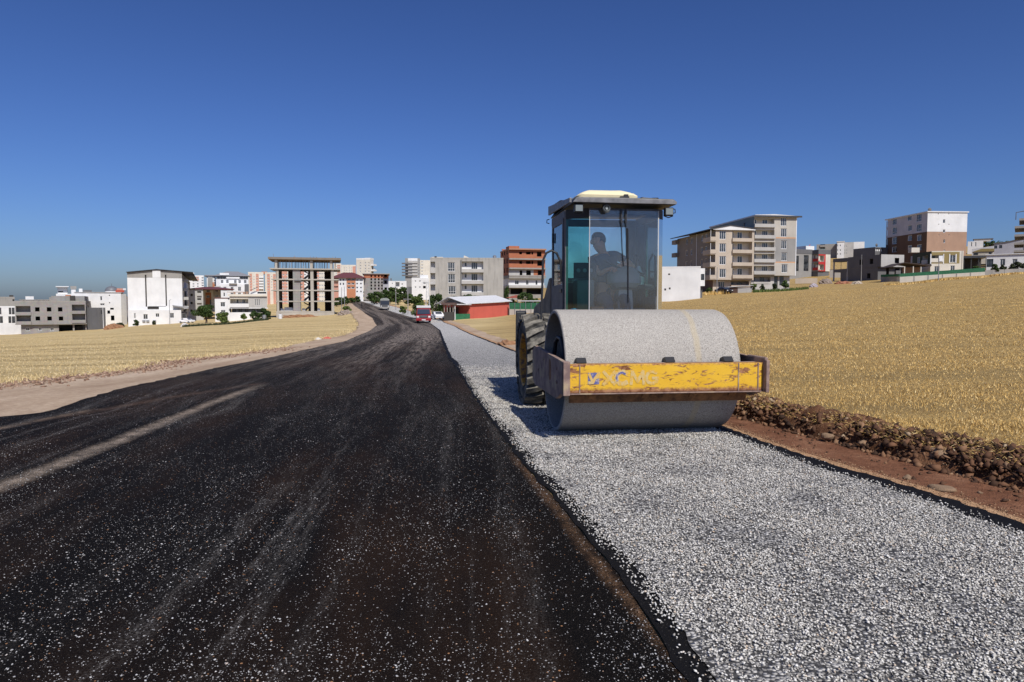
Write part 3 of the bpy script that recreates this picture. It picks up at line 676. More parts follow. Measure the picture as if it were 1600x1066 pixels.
# side plates along the drum
def side_plate(x0, x1, name, label=None):
    m = MB(); pts = [(-1.10, .585), (-1.10, .955), (-1.02, .965), (.95, 1.02), (1.15, .95), (1.15, .55), (.95, .47), (-.7, .50), (-.95, .585)]
    # slot hole: build outer loop bridged around an oval
    m.prism(pts, 'x', x0, x1); o = m.build(name, RUST, roller, bevel=.006); return o
lp = side_plate(-1.165, -1.115, 'side_plate'); rp_ = side_plate(1.205, 1.245, 'side_plate')
for q, xx in ((lp, -1.166), (rp_, 1.206)):
    hm = MB(); hm.rings([[(xx - .002, -.28 + .07 * math.cos(t), .80 + (.06 if math.sin(t) > 0 else -.06) + .07 * math.sin(t)) for t in np.linspace(0, 2 * math.pi, 24, endpoint=False)], [(xx + .004, -.28 + .07 * math.cos(t), .80 + (.06 if math.sin(t) > 0 else -.06) + .07 * math.sin(t)) for t in np.linspace(0, 2 * math.pi, 24, endpoint=False)]]); hm.build('slot', RUST2, q)
    for yy, zz in ((-.75, .86), (-.75, .7), (.15, .9), (.6, .72)):
        bo = MB(); bo.lathe([(xx - .012, .001), (xx - .012, .022), (xx + .01, .022)], c=(0, yy, zz), n=6, caps=True); bo.build('bolt', RUST, q)
cp = MB(); cp.box(-1.165, -1.088, -1.13, -1.03, .585, .965); cp.build('corner_block', RUST, roller, bevel=.008)
cp = MB(); cp.box(1.203, 1.25, -1.06, -.6, .585, .99); cp.build('corner_block', RUST, roller, bevel=.02)
cp = MB(); cp.tube([(1.20, -1.00, .62), (1.215, -1.01, .65), (1.215, -1.01, .88), (1.19, -1.0, .92)], .018, 10); cp.build('beam_end_roll', YEL2, roller, smooth=True)
for xx in (-.90, .15, .86):
    tb = MB(); tb.prism([(-.88, .93), (-.82, .985), (-.74, .96), (-.74, .90)], 'x', xx - .055, xx + .055); tb.build('scraper_tab', CABD, roller)
scr = MB(); scr.prism([(-.84, .555), (-.80, .46), (-.77, .47), (-.81, .565)], 'x', -1.03, 1.10); scr = scr.build('scraper_bar', RUST2, roller)
for xx in (-.78, -.15, .42, .90):
    br = MB(); br.prism([(-.93, .60), (-.82, .50), (-.80, .53), (-.86, .60)], 'x', xx - .03, xx + .05); br.build('scraper_bracket', RUST2, scr)
dk = MB(); dk.box(-1.0, 1.18, -.915, -.86, .615, .86); dk.build('beam_back', CABD, roller)
ho = MB(); ho.tube([(-.98, .45, .93), (-.97, .40, 1.10), (-.97, .2, 1.17), (-.97, -.02, 1.16), (-.97, -.13, 1.05), (-.97, -.15, .88)], .028, 12); ho.build('hydraulic_hose', HOSE, roller, smooth=True)

# rear wheels with chevron lugs
def wheel(x, sgn):
    ra, hw = .72, .28
    t = MB(); prof = [(-hw + .03, .40), (-hw, .50), (-hw + .005, .60), (-hw + .05, .66), (-.1, .685), (.1, .685), (hw - .05, .66), (hw - .005, .60), (hw, .50), (hw - .03, .40)]
    t.lathe(prof, n=64)
    ty = t.build('tyre', TYRE, roller, smooth=True, loc=(x, 2.24, ra))
    for k in range(24):
        for s2 in (-1, 1):
            a = 2 * math.pi * (k + (.5 if s2 > 0 else 0)) / 24
            lug = MB(); rings = []
            for u in (0, .5, 1):
                xx = s2 * (.02 + u * (hw - .005)); aa = a + u * .16; wd_ = .062 + .03 * u; r1 = .735 - (.03 if u == 1 else 0); rb = .66 - .04 * u
                ring = []
                for (da, rr__) in ((-wd_, rb), (-wd_ * .82, r1), (wd_ * .82, r1), (wd_, rb)): ring.append((xx, math.cos(aa + da) * rr__, math.sin(aa + da) * rr__))
                rings.append(ring)
            lug.rings(rings); lug.build('tread_lug', TREAD, ty)
    rm_ = MB(); s = sgn; rm_.lathe([(s * .27, .42), (s * .26, .385), (s * .12, .36), (s * .10, .22), (s * .16, .20), (s * .19, .12), (s * .19, .0005)], n=40)
    rim = rm_.build('rim', YEL2, roller, smooth=True, loc=(x, 2.24, ra))
    for k in range(8):
        a = 2 * math.pi * k / 8; nb = MB(); nb.lathe([(s * .11, .0005), (s * .115 + s * .02, .016), (s * .10, .016)], c=(0, .28 * math.cos(a), .28 * math.sin(a)), n=6); nb.build('wheel_nut', RUST, rim)
wheel(-.885, -1); wheel(.98, 1)
ax_ = MB(); ax_.tube([(-.7, 2.24, .72), (.85, 2.24, .72)], .14, 12); ax_.build('axle', CABD, roller, smooth=True)
mg = MB(); mg.prism([(2.93, .50), (2.90, 1.0), (2.93, 1.47), (3.02, 1.49), (3.06, 1.0), (3.04, .5)], 'x', -1.17, -1.0); mg.build('mudguard', CABD, roller, bevel=.01)
st_ = MB(); st_.box(-1.12, -.66, 3.0, 3.35, .62, .66); st_.box(-1.12, -.66, 3.0, 3.35, 1.0, 1.04); st_.box(-.66, -.62, 3.0, 3.35, .55, 1.3); st_.build('step', CABD, roller)
# chassis and engine cover
ch = MB(); ch.box(-.5, .75, .95, 3.2, .62, 1.22); ch.box(-.35, .6, 3.2, 4.6, .55, .95); ch.build('chassis', CABD, roller, bevel=.02)
ec = MB(); ec.prism([(2.92, .95), (2.92, 2.02), (3.05, 2.05), (3.55, 1.72), (4.7, 1.55), (4.85, 1.4), (4.85, .9)], 'x', -.60, .88)
hood = ec.build('engine_cover', plain('dusty beige engine cover', (.20, .16, .11), .7, var=.4, sc=4), roller, bevel=.03)
for k in range(6): gl_ = MB(); gl_.box(-.612, -.598, 3.7, 4.5, 1.0 + k * .08, 1.03 + k * .08); gl_.build('louvre', CABD, hood)
# cab
WR = .785
cx0, cx1, cy0, cy1, cz0, cz1 = -.58, .915, 1.5, 2.9, 1.22, 3.02
cab = MB()
def post(x, y, w_=.05, dd=.06): cab.box(x - w_ / 2, x + w_ / 2, y - dd / 2, y + dd / 2, cz0, cz1)
# shell: posts, sills, top rails
post(cx0 + .03, cy0 + .30, .05, .07); post(cx0 + .03, cy1 - .04, .05, .09); post(cx1 - .03, cy0 + .17, .035, .05); post(cx1 - .03, cy1 - .04, .05, .09)
cab.box(cx0, cx1, cy1 - .06, cy1, cz0, 1.95); cab.box(cx0 + .05, cx1 - .05, cy1 - .055, cy1 - .003, 2.90, cz1)
cab.box(cx0 + .01, cx1 - .01, cy0 + .28, cy1 - .01, cz0 - .02, cz0 + .08)
cab.box(cx0, cx0 + .06, cy0 + .30, cy1, 2.90, cz1 + .003); cab.box(cx1 - .06, cx1, cy0 + .15, cy1, 2.90, cz1 + .003); cab.box(cx1 - .045, cx1 - .004, cy0 + .86, cy1 - .09, cz0, 2.9)
cab.box(cx0 + .31, WR, cy0 - .005, cy0 + .05, cz1 - .09, cz1 + .002); cab.box(cx0 + .31, WR, cy0, cy0 + .05, cz0, 1.50)
cab.box(cx1 - .04, cx1, cy0 + .33, cy1 - .08, cz0 + .06, 1.72)
cab_o = cab.build('cab', CABM, roller, bevel=.008)
fp = MB()   # slanted front corner panels: chamfer between side post and windscreen
for (xa, ya, xb, yb) in ((cx0 + .01, cy0 + .27, cx0 + .31, cy0), (cx1 - .01, cy0 + .27, WR, cy0)):
    pass
gl_ = MB(); gl_.quad((cx0 + .015, cy0 + .27, 1.42), (cx0 + .31, cy0 + .01, 1.42), (cx0 + .31, cy0 + .01, 2.93), (cx0 + .015, cy0 + .27, 2.93)); gl_.build('corner_pane', GTEAL, cab_o)
gl_ = MB(); gl_.quad((cx1 - .005, cy0 + .14, 1.42), (WR, cy0 + .01, 1.42), (WR, cy0 + .01, 2.93), (cx1 - .005, cy0 + .14, 2.93)); gl_.build('corner_pane', GSIDE, cab_o)
for za, zb_ in ((2.88, cz1), (cz0, 1.43)):
    for xa, ya, xb in ((cx0 + .015, cy0 + .268, cx0 + .31), (cx1 - .005, cy0 + .138, WR)):
        tr_ = MB(); tr_.prism([(xa, ya), (xb, cy0), (xb, cy0 + .012), (xa, ya + .012)], 'z', za, zb_); tr_.build('cab_trim', CABD, cab_o)
ws = MB(); ws.box(cx0 + .315, WR, cy0 - .035, cy0 - .029, 1.44, 2.985); wso = ws.build('windscreen', GFRONT, cab_o)
EDGE = plain('clear edge', (.50, .50, .47), .4)
for xa, xb in ((cx0 + .308, cx0 + .318), (WR - .008, WR + .005)):
    we = MB(); we.box(xa, xb, cy0 - .04, cy0 - .026, 1.44, 2.985); we.build('windscreen_edge', EDGE, wso)
for xx in (.205, .275):
    wp = MB(); wp.box(xx - .012, xx + .012, cy0 - .075, cy0 - .045, 2.80, 3.0); wp.tube([(xx, cy0 - .06, 2.82), (xx + .02, cy0 - .05, 2.4), (xx + .045, cy0 - .05, 2.16)], .007, 6); wp.build('wiper', CABD, cab_o)
wb = MB(); wb.tube([(.31, cy0 - .045, 2.72), (.325, cy0 - .045, 1.62)], .011, 6); wb.build('wiper_blade', CABD, cab_o)
bp = MB(); bp.box(cx0 + .34, WR - .02, cy0 - .028, cy0 - .015, 1.44, 1.52); bp.build('windscreen_seal', CABD, cab_o)
# side panes, doors
dm = MB(); dm.box(cx0 - .012, cx0 + .018, cy0 + .36, cy1 - .12, 1.30, 1.90); dm.box(cx0 - .012, cx0 + .018, cy0 + .36, cy0 + .43, 1.902, 2.92); dm.box(cx0 - .012, cx0 + .018, cy1 - .19, cy1 - .12, 1.902, 2.92); dm.box(cx0 - .012, cx0 + .018, cy0 + .432, cy1 - .192, 2.84, 2.92)
door = dm.build('door', CABM, cab_o, bevel=.008)
dg = MB(); dg.box(cx0, cx0 + .006, cy0 + .43, cy1 - .19, 1.90, 2.84); dg.build('door_pane', GSIDE, door)
dh = MB(); dh.box(cx0 - .05, cx0 - .013, cy0 + .40, cy0 + .50, 1.78, 1.83); dh.build('door_handle', CABD, door); dh = MB(); dh.box(cx0 - .03, cx0 - .013, cy1 - .24, cy1 - .19, 2.60, 2.76); dh.build('door_hinge', CABD, door)
rg_ = MB(); rg_.box(cx1 - .03, cx1 - .024, cy0 + .20, cy0 + .85, 1.72, 2.90); rg_.build('side_pane', GTEAL, cab_o)
bg_ = MB(); bg_.box(cx0 + .07, .70, cy1 - .04, cy1 - .034, 1.95, 2.9); bg_.build('rear_pane', thin_glass('dusty rear glass', (.97, 1.0, .97), .02, .14, (.9, .9, .88)), cab_o)
rb_ = MB(); rb_.box(.702, cx1 - .06, cy1 - .058, cy1 - .005, 1.95, 2.9); rb_.build('rear_pillar', CABM, cab_o)
# roof
rf = MB(); rf.prism([(-.56, 3.06), (-.50, 3.15), (.1, 3.155), (.96, 3.145), (1.0, 3.12), (1.0, 3.06)], 'y', 1.32, 3.14)
roof = rf.build('cab_roof', CABD, roller, bevel=.012)
re_ = MB(); re_.prism([(-.555, 3.075), (-.50, 3.145), (.96, 3.13), (1.005, 3.10), (1.0, 3.065)], 'y', 1.295, 1.317); re_.build('roof_edge', ROOFM, roof, bevel=.004)
re_ = MB(); re_.prism([(1.33, 3.07), (1.33, 3.14), (3.12, 3.26), (3.12, 3.11)], 'x', -.60, -.565); re_.build('roof_edge', ROOFM, roof, bevel=.006)
re_ = MB(); re_.prism([(2.1, 3.14), (3.1, 3.14), (3.1, 3.27), (2.3, 3.25)], 'x', -.56, -.12); re_.build('roof_vent', CABD, roof, bevel=.02)
cu = MB()
def rr_ring(z, x0, x1, y0, y1, rad, n=6):
    pts = []
    for (cx_, cy_, a0) in ((x1 - rad, y1 - rad, 0), (x0 + rad, y1 - rad, 90), (x0 + rad, y0 + rad, 180), (x1 - rad, y0 + rad, 270)):
        for k in range(n): a = R(a0 + 90 * k / (n - 1)); pts.append((cx_ + rad * math.cos(a), cy_ + rad * math.sin(a), z + .008 * math.sin(cx_ * 7 + k)))
    return pts
cu.rings([rr_ring(3.16, -.45, .46, 1.42, 2.5, .08), rr_ring(3.20, -.46, .47, 1.41, 2.5, .1), rr_ring(3.245, -.40, .42, 1.45, 2.46, .1), rr_ring(3.285, -.30, .33, 1.55, 2.4, .12)])
cu.build('cream_roof_pad', FOAM, roof, smooth=True)
hb = MB(); hb.rings([rr_ring(3.15, .48, .84, 1.5, 1.9, .08), rr_ring(3.19, .50, .82, 1.52, 1.88, .08), rr_ring(3.20, .56, .76, 1.6, 1.8, .08)]); hb.build('roof_hatch', CABD, roof)
hc = MB(); hc.box(.17, .30, 1.36, 1.42, 3.15, 3.18); hc.box(.23, .29, 1.37, 1.41, 3.18, 3.21); hc.build('wiper_motor', CABD, roof)
LENS = NB('lamp glass'); LENS = LENS.done((.20, .23, .23), .35)
for (xx, zz) in ((-.455, 2.995), (.905, 2.965)):
    lm = MB(); lm.box(xx - .065, xx + .065, 1.34, 1.42, zz - .06, zz + .06); lo = lm.build('work_lamp', CABD, roof, bevel=.01)
    ln_ = MB(); ln_.box(xx - .052, xx + .052, 1.332, 1.339, zz - .045, zz + .045); ln_.build('lens', LENS, lo)
    br_ = MB(); br_.tube([(xx - .07, 1.38, zz - .06), (xx, 1.38, zz - .085), (xx + .07, 1.38, zz - .06)], .008, 6); br_.build('bracket', CABD, lo)
hn = MB(); c_ = (-.04, 0, 3.0); hn.lathe([(1.36, .045), (1.352, .062), (1.37, .066), (1.42, .05), (1.45, .03)], 'y', c=(-.04, 0, 3.0), n=24, caps=True); hn_o = hn.build('horn', CABD, roof, smooth=True)
hr = MB(); hr.lathe([(1.351, .0005), (1.345, .02), (1.351, .022)], 'y', c=(-.04, 0, 3.0), n=16); hr.lathe([(1.349, .040), (1.342, .046), (1.349, .052)], 'y', c=(-.04, 0, 3.0), n=24); hr.build('horn_ring', LENS, hn_o)
for xx, s in ((-.60, -1), (1.01, 1)):
    hk = MB(); hk.tube([(xx, 1.5 if s > 0 else 3.0, 3.03), (xx + s * .04, 1.5 if s > 0 else 3.0, 3.02), (xx + s * .045, 1.5 if s > 0 else 3.0, 2.97), (xx, 1.5 if s > 0 else 3.0, 2.96)], .008, 6); hk.build('roof_hook', CABD, roof)
# hand rails
hr = MB(); hr.tube([(-.92, 1.9, 1.30), (-.90, 1.9, 1.9), (-.89, 1.9, 2.27), (-.84, 1.9, 2.38), (-.76, 1.9, 2.42), (-.68, 1.9, 2.38), (-.62, 1.9, 2.26), (-.60, 1.9, 1.95)], .018, 10); hr.build('handrail', HOSE, roller, smooth=True)
hr = MB(); hr.tube([(.80, 2.45, 1.6), (.80, 2.45, 2.3), (.74, 2.45, 2.42), (.70, 2.45, 2.38), (.69, 2.45, 1.6)], .016, 10); hr.tube([(.55, 2.45, 2.13), (.80, 2.45, 2.13)], .014, 8); hr.build('inner_rail', HOSE, roller, smooth=True)
# inside the cab
SEATM = plain('grey console plastic', (.26, .27, .25), .35, var=.1)
co_ = MB(); 
co_.rings([rr_ring(1.86, .22, .58, 1.75, 2.0, .1), rr_ring(1.93, .13, .64, 1.70, 2.05, .12), rr_ring(2.05, .12, .62, 1.72, 2.05, .12), rr_ring(2.14, .22, .56, 1.78, 2.03, .1), rr_ring(2.18, .3, .5, 1.83, 1.98, .07)])
con = co_.build('steering_console', SEATM, cab_o, smooth=True)
pl_ = MB(); pl_.prism([(.27, 1.25), (.30, 1.90), (.50, 1.90), (.54, 1.25)], 'y', 1.85, 2.0); pl_.build('column', plain('pale column', (.45, .46, .45), .5), con)
wl = MB(); pts = [(.42 + .33 * math.cos(t), 2.0 + .2 * math.sin(t), 2.17 - .13 * math.cos(t) * .9 + .06 * math.sin(t)) for t in np.linspace(0, 2 * math.pi, 32)]
wl.tube(pts, .014, 8, caps=False); wl.tube([pts[4], (.42, 2.0, 2.14), pts[20]], .012, 6); wl.tube([(.42, 2.0, 2.14), pts[28]], .012, 6); wl.build('steering_wheel', CABD, cab_o, smooth=True)
ds = MB(); ds.rings([rr_ring(1.83, .2, .86, 1.8, 2.0, .05), rr_ring(1.88, .18, .84, 1.78, 2.0, .05), rr_ring(1.90, .2, .8, 1.8, 1.98, .05)]); ds.build('dash_shelf', CABD, cab_o)
bx_ = MB(); bx_.box(-.34, -.06, 1.98, 2.3, 1.3, 1.98); cbx = bx_.build('control_box', plain('pale control box', (.16, .20, .19), .5), cab_o, bevel=.02)
bx_ = MB(); bx_.box(-.40, -.04, 1.93, 1.97, 2.0, 2.24); bx_.build('gauge_panel', CABD, cbx, bevel=.01)
for k in range(3): q = MB(); q.lathe([(1.925, .0005), (1.925, .03), (1.93, .032)], 'y', c=(-.33 + k * .10, 0, 2.12), n=16); q.build('gauge', LENS, cbx)
se = MB(); se.box(-.02, .45, 2.42, 2.52, 1.75, 2.25); se.box(-.02, .45, 2.05, 2.5, 1.62, 1.74); se.build('seat', CABD, cab_o, bevel=.04)
SKY_ = None
# things carried in the cab
m = MB(); m.rings([[(.70 + r__ * math.cos(t) * (1 + .12 * math.sin(3 * t)), 2.15 + .6 * r__ * math.sin(t), z_) for t in np.linspace(0, 2 * math.pi, 14, endpoint=False)] for z_, r__ in ((1.84, .03), (1.88, .085), (1.97, .10), (2.06, .085), (2.14, .045), (2.21, .02))])
bag = m.build('carrier_bag', plain('white plastic bag', (.62, .70, .68), .5, var=.1), smooth=True); bag.matrix_world = roller.matrix_basis if False else Matrix.Translation((RX, RY, .0)) @ Matrix.Rotation(RYAW, 4, 'Z')
tag(bag, 'knotted white plastic bag hanging inside the roller cab', 'bag')
m = MB(); m.lathe([(1.44, .0005), (1.44, .055), (1.52, .06), (1.535, .05), (1.535, .0005)], 'z', c=(-.52 + .12, 1.9, 0), n=20); cupo = m.build('water_bowl', plain('blue plastic', (.03, .12, .4), .35), smooth=True); cupo.matrix_world = bag.matrix_world; tag(cupo, 'small blue plastic tub on the cab floor beside the door', 'tub')
m = MB(); m.box(-.20, .0, 1.62, 1.75, 1.42, 1.56); cl_ = m.build('cardboard_box', plain('orange card', (.5, .24, .12), .8), bevel=.01); cl_.matrix_world = bag.matrix_world; tag(cl_, 'small orange box low behind the cab windscreen', 'box')
sh_ = MB(); sh_.box(-.5, .1, 1.6, 2.0, 1.30, 1.42); sh_.build('cab_floor_box', CABD, cab_o)

# operator: one continuous skinned body, clothes over it
def skin(name, verts, edges, mat, parent=None, root=0, sub=2):
    me = bpy.data.meshes.new(name); me.from_pydata([v[:3] for v in verts], edges, []); me.materials.append(mat)
    o = bpy.data.objects.new(name, me); COL.objects.link(o)
    sk = o.modifiers.new('skin', 'SKIN'); sk.use_smooth_shade = True
    if not me.skin_vertices: me.skin_vertices.new(name='skin')
    for i_, v in enumerate(verts):
        r__ = v[3]; me.skin_vertices[0].data[i_].radius = (r__, r__) if not isinstance(r__, tuple) else r__
        me.skin_vertices[0].data[i_].use_root = (i_ == root)
    s = o.modifiers.new('sub', 'SUBSURF'); s.levels = sub; s.render_levels = sub
    if parent: o.parent = parent
    return o
SKINM = plain('sun-browned skin', (.60, .29, .18), .55, var=.06); SHIRT = plain('navy polo shirt', (.022, .035, .075), .85, var=.2, sc=9); JEANS = plain('blue jeans', (.05, .08, .13), .9); HAIR = plain('dark cropped hair', (.02, .017, .015), .8)
op = None
V = [(.16,2.26,1.80,.15),(.17,2.22,1.98,.14),(.18,2.16,2.16,.15),(.17,2.10,2.34,.13),(.13,2.05,2.44,.065),(.105,2.035,2.49,.075),(.08,2.005,2.555,.105),(.075,2.01,2.635,.128),(.08,2.02,2.70,.10),
     (-.035,1.95,2.60,.016),(.005,1.965,2.53,.05),            # nose, chin
     (.36,2.10,2.38,.062),(.52,2.02,2.24,.050),(.565,1.93,2.16,.042),(.46,1.84,2.22,.036),(.39,1.83,2.23,.030),   # right arm to wheel (image right)
     (-.02,2.08,2.36,.060),(-.02,2.0,2.20,.050),(.02,1.92,2.12,.042),(.11,1.80,2.17,.034),(.16,1.78,2.20,.029),     # left arm
     (.06,2.1,1.72,.10),(.05,1.78,1.72,.078),(.05,1.72,1.40,.055),(.30,2.1,1.72,.10),(.34,1.82,1.70,.078),(.33,1.74,1.40,.055),(.05,1.62,1.33,.04),(.33,1.64,1.33,.04)]
Eg = [(0,1),(1,2),(2,3),(3,4),(4,5),(5,6),(6,7),(7,8),(7,9),(6,10),(3,11),(11,12),(12,13),(13,14),(14,15),(3,16),(16,17),(17,18),(18,19),(19,20),(0,21),(21,22),(22,23),(0,24),(24,25),(25,26),(23,27),(26,28)]
# fingers and thumbs
for (bi, d0) in ((15, Vector((-1, .0, -.35))), (20, Vector((.75, .0, -.7)))):
    base = Vector(V[bi][:3]); d0 = d0.normalized(); side = Vector((0, 1, 0)).cross(d0).normalized(); 
    palm = base + d0 * .05; V.append((*palm, .03)); pi = len(V) - 1; Eg.append((bi, pi))
    for k, L_ in enumerate((.062, .072, .066, .052)):
        a_ = palm + side * (.030 - .02 * k) * .9; p1 = a_ + d0 * .03; p2 = p1 + d0 * L_ * .5 + Vector((0, .012, -.012)); p3 = p2 + d0 * L_ * .3 + Vector((0, .02, -.026))
        i0 = len(V); V += [(*a_, .0105), (*p1, .0095), (*p2, .009), (*p3, .0075)]; Eg += [(pi, i0), (i0, i0 + 1), (i0 + 1, i0 + 2), (i0 + 2, i0 + 3)]
    t1 = base + side * .032 + d0 * .01; t2 = t1 + side * .025 + d0 * .035; i0 = len(V); V += [(*t1, .012), (*t2, .009)]; Eg += [(bi, i0), (i0, i0 + 1)]
person = skin('person', V, Eg, SKINM); person.matrix_world = bag.matrix_world @ Matrix.Translation((.035, 0, -.03)) @ Matrix.Translation((.17, 2.2, 1.75)) @ Matrix.Rotation(R(-7), 4, 'Y') @ Matrix.Translation((-.17, -2.2, -1.75))
tag(person, 'operator in dark blue polo shirt leaning over the steering wheel of the roller', 'person')
sv = [(.16,2.26,1.78,.165),(.17,2.22,1.98,.155),(.18,2.16,2.16,.165),(.17,2.10,2.34,.145),(.13,2.055,2.425,.085),(.36,2.10,2.38,.078),(.50,2.03,2.26,.068),(-.02,2.08,2.36,.075),(-.02,2.01,2.22,.064)]
skin('shirt', sv, [(0,1),(1,2),(2,3),(3,4),(3,5),(5,6),(3,7),(7,8)], SHIRT, person)
tv = [(.16,2.26,1.72,.165),(.06,2.1,1.72,.115),(.05,1.78,1.72,.09),(.05,1.72,1.42,.07),(.30,2.1,1.72,.115),(.34,1.82,1.70,.09),(.33,1.74,1.42,.07)]
skin('trousers', tv, [(0,1),(1,2),(2,3),(0,4),(4,5),(5,6)], JEANS, person)
hm = MB(); hr_ = []
for i_ in range(9):
    ph = R(-38 + 128 * i_ / 8); hr_.append([(.088 + .112 * math.cos(ph) * math.cos(t), 2.028 + .112 * math.cos(ph) * math.sin(t), 2.655 + .118 * math.sin(ph) + .055 * max(0, -math.cos(t)) * (1 - i_ / 8)) for t in np.linspace(0, 2 * math.pi, 20, endpoint=False)])
hm.rings(hr_); hm.build('hair', HAIR, person, smooth=True)
for dy in (-.075, .075):
    e_ = MB(); c0 = (.10, 2.02 + dy * 1.25, 2.60); e_.rings([[(c0[0] + rr__ * math.cos(t), c0[1] + dx_, c0[2] + 1.4 * rr__ * math.sin(t)) for t in np.linspace(0, 2 * math.pi, 12, endpoint=False)] for dx_, rr__ in ((-.012, .012), (0, .024), (.01, .012))]); e_.build('ear', SKINM, person, smooth=True)
for dy in (-.032, .028):
    e_ = MB(); e_.lathe([(-.011, .0005), (-.007, .009), (0, .011), (.007, .009), (.011, .0005)], 'x', c=(-.018, 1.97 + dy, 2.625), n=10); e_.build('eye', HAIR, person, smooth=True)
mo = MB(); mo.tube([(-.02, 1.945, 2.555), (-.028, 1.963, 2.553), (-.018, 1.985, 2.552)], .006, 6); mo.build('mouth', plain('lips', (.25, .09, .07), .6), person, smooth=True)
# ------------------------------------------------------------------ buildings
ZA = (0, 380, 6.6625); ZB = (180, 380, 6.6625); ZC = (400, 380, 6.6625); ZD = (600, 370, 6.154); ZE = (1020, 320, 6.6625); ZF = (1220, 310, 6.662)
ZG_ = (1370, 310, 6.661); Z2 = (80, 430, 11.846); Z3 = (280, 400, 9.693); Z4 = (510, 390, 9.412); Z6 = (1320, 370, 13.325); Z7 = (1500, 320, 8.88); Z8 = (1230, 370, 13.327)
WCACHE = {}
def win_mesh(w_, h_, kind):
    key = (round(w_, 1), round(h_, 1), kind)
    if key in WCACHE: return WCACHE[key]
    w_, h_ = max(.3, key[0]), max(.3, key[1]); t = .09 if kind != 'far' else .14; t = min(t, w_ * .2)
    m = MB(); e = .002
    m.box(-w_/2, w_/2, 0, .07, 0, t); m.box(-w_/2, w_/2, 0, .07, h_ - t, h_)
    m.box(-w_/2, -w_/2 + t, 0, .07, t, h_ - t); m.box(w_/2 - t, w_/2, 0, .07, t, h_ - t)
    nm = 0 if w_ < .8 else (1 if w_ < 1.5 else 2)
    for k in range(nm): xx = -w_/2 + w_ * (k + 1) / (nm + 1); m.box(xx - t * .35, xx + t * .35, .005, .065, t, h_ - t)
    if h_ > 2.0: m.box(-w_/2 + t, w_/2 - t, .01, .06, h_ * .3, h_ * .3 + t * .7)
    tmp = m.build('window', FRAME if kind != 'dark' else DFRAME); me = tmp.data; bpy.data.objects.remove(tmp)
    p = MB(); p.quad((-w_/2 + t, .05, t), (w_/2 - t, .05, t), (w_/2 - t, .05, h_ - t), (-w_/2 + t, .05, h_ - t)); tmp = p.build('pane', GLASSW, fixn=False); pm = tmp.data; bpy.data.objects.remove(tmp)
    WCACHE[key] = (me, pm); return WCACHE[key]
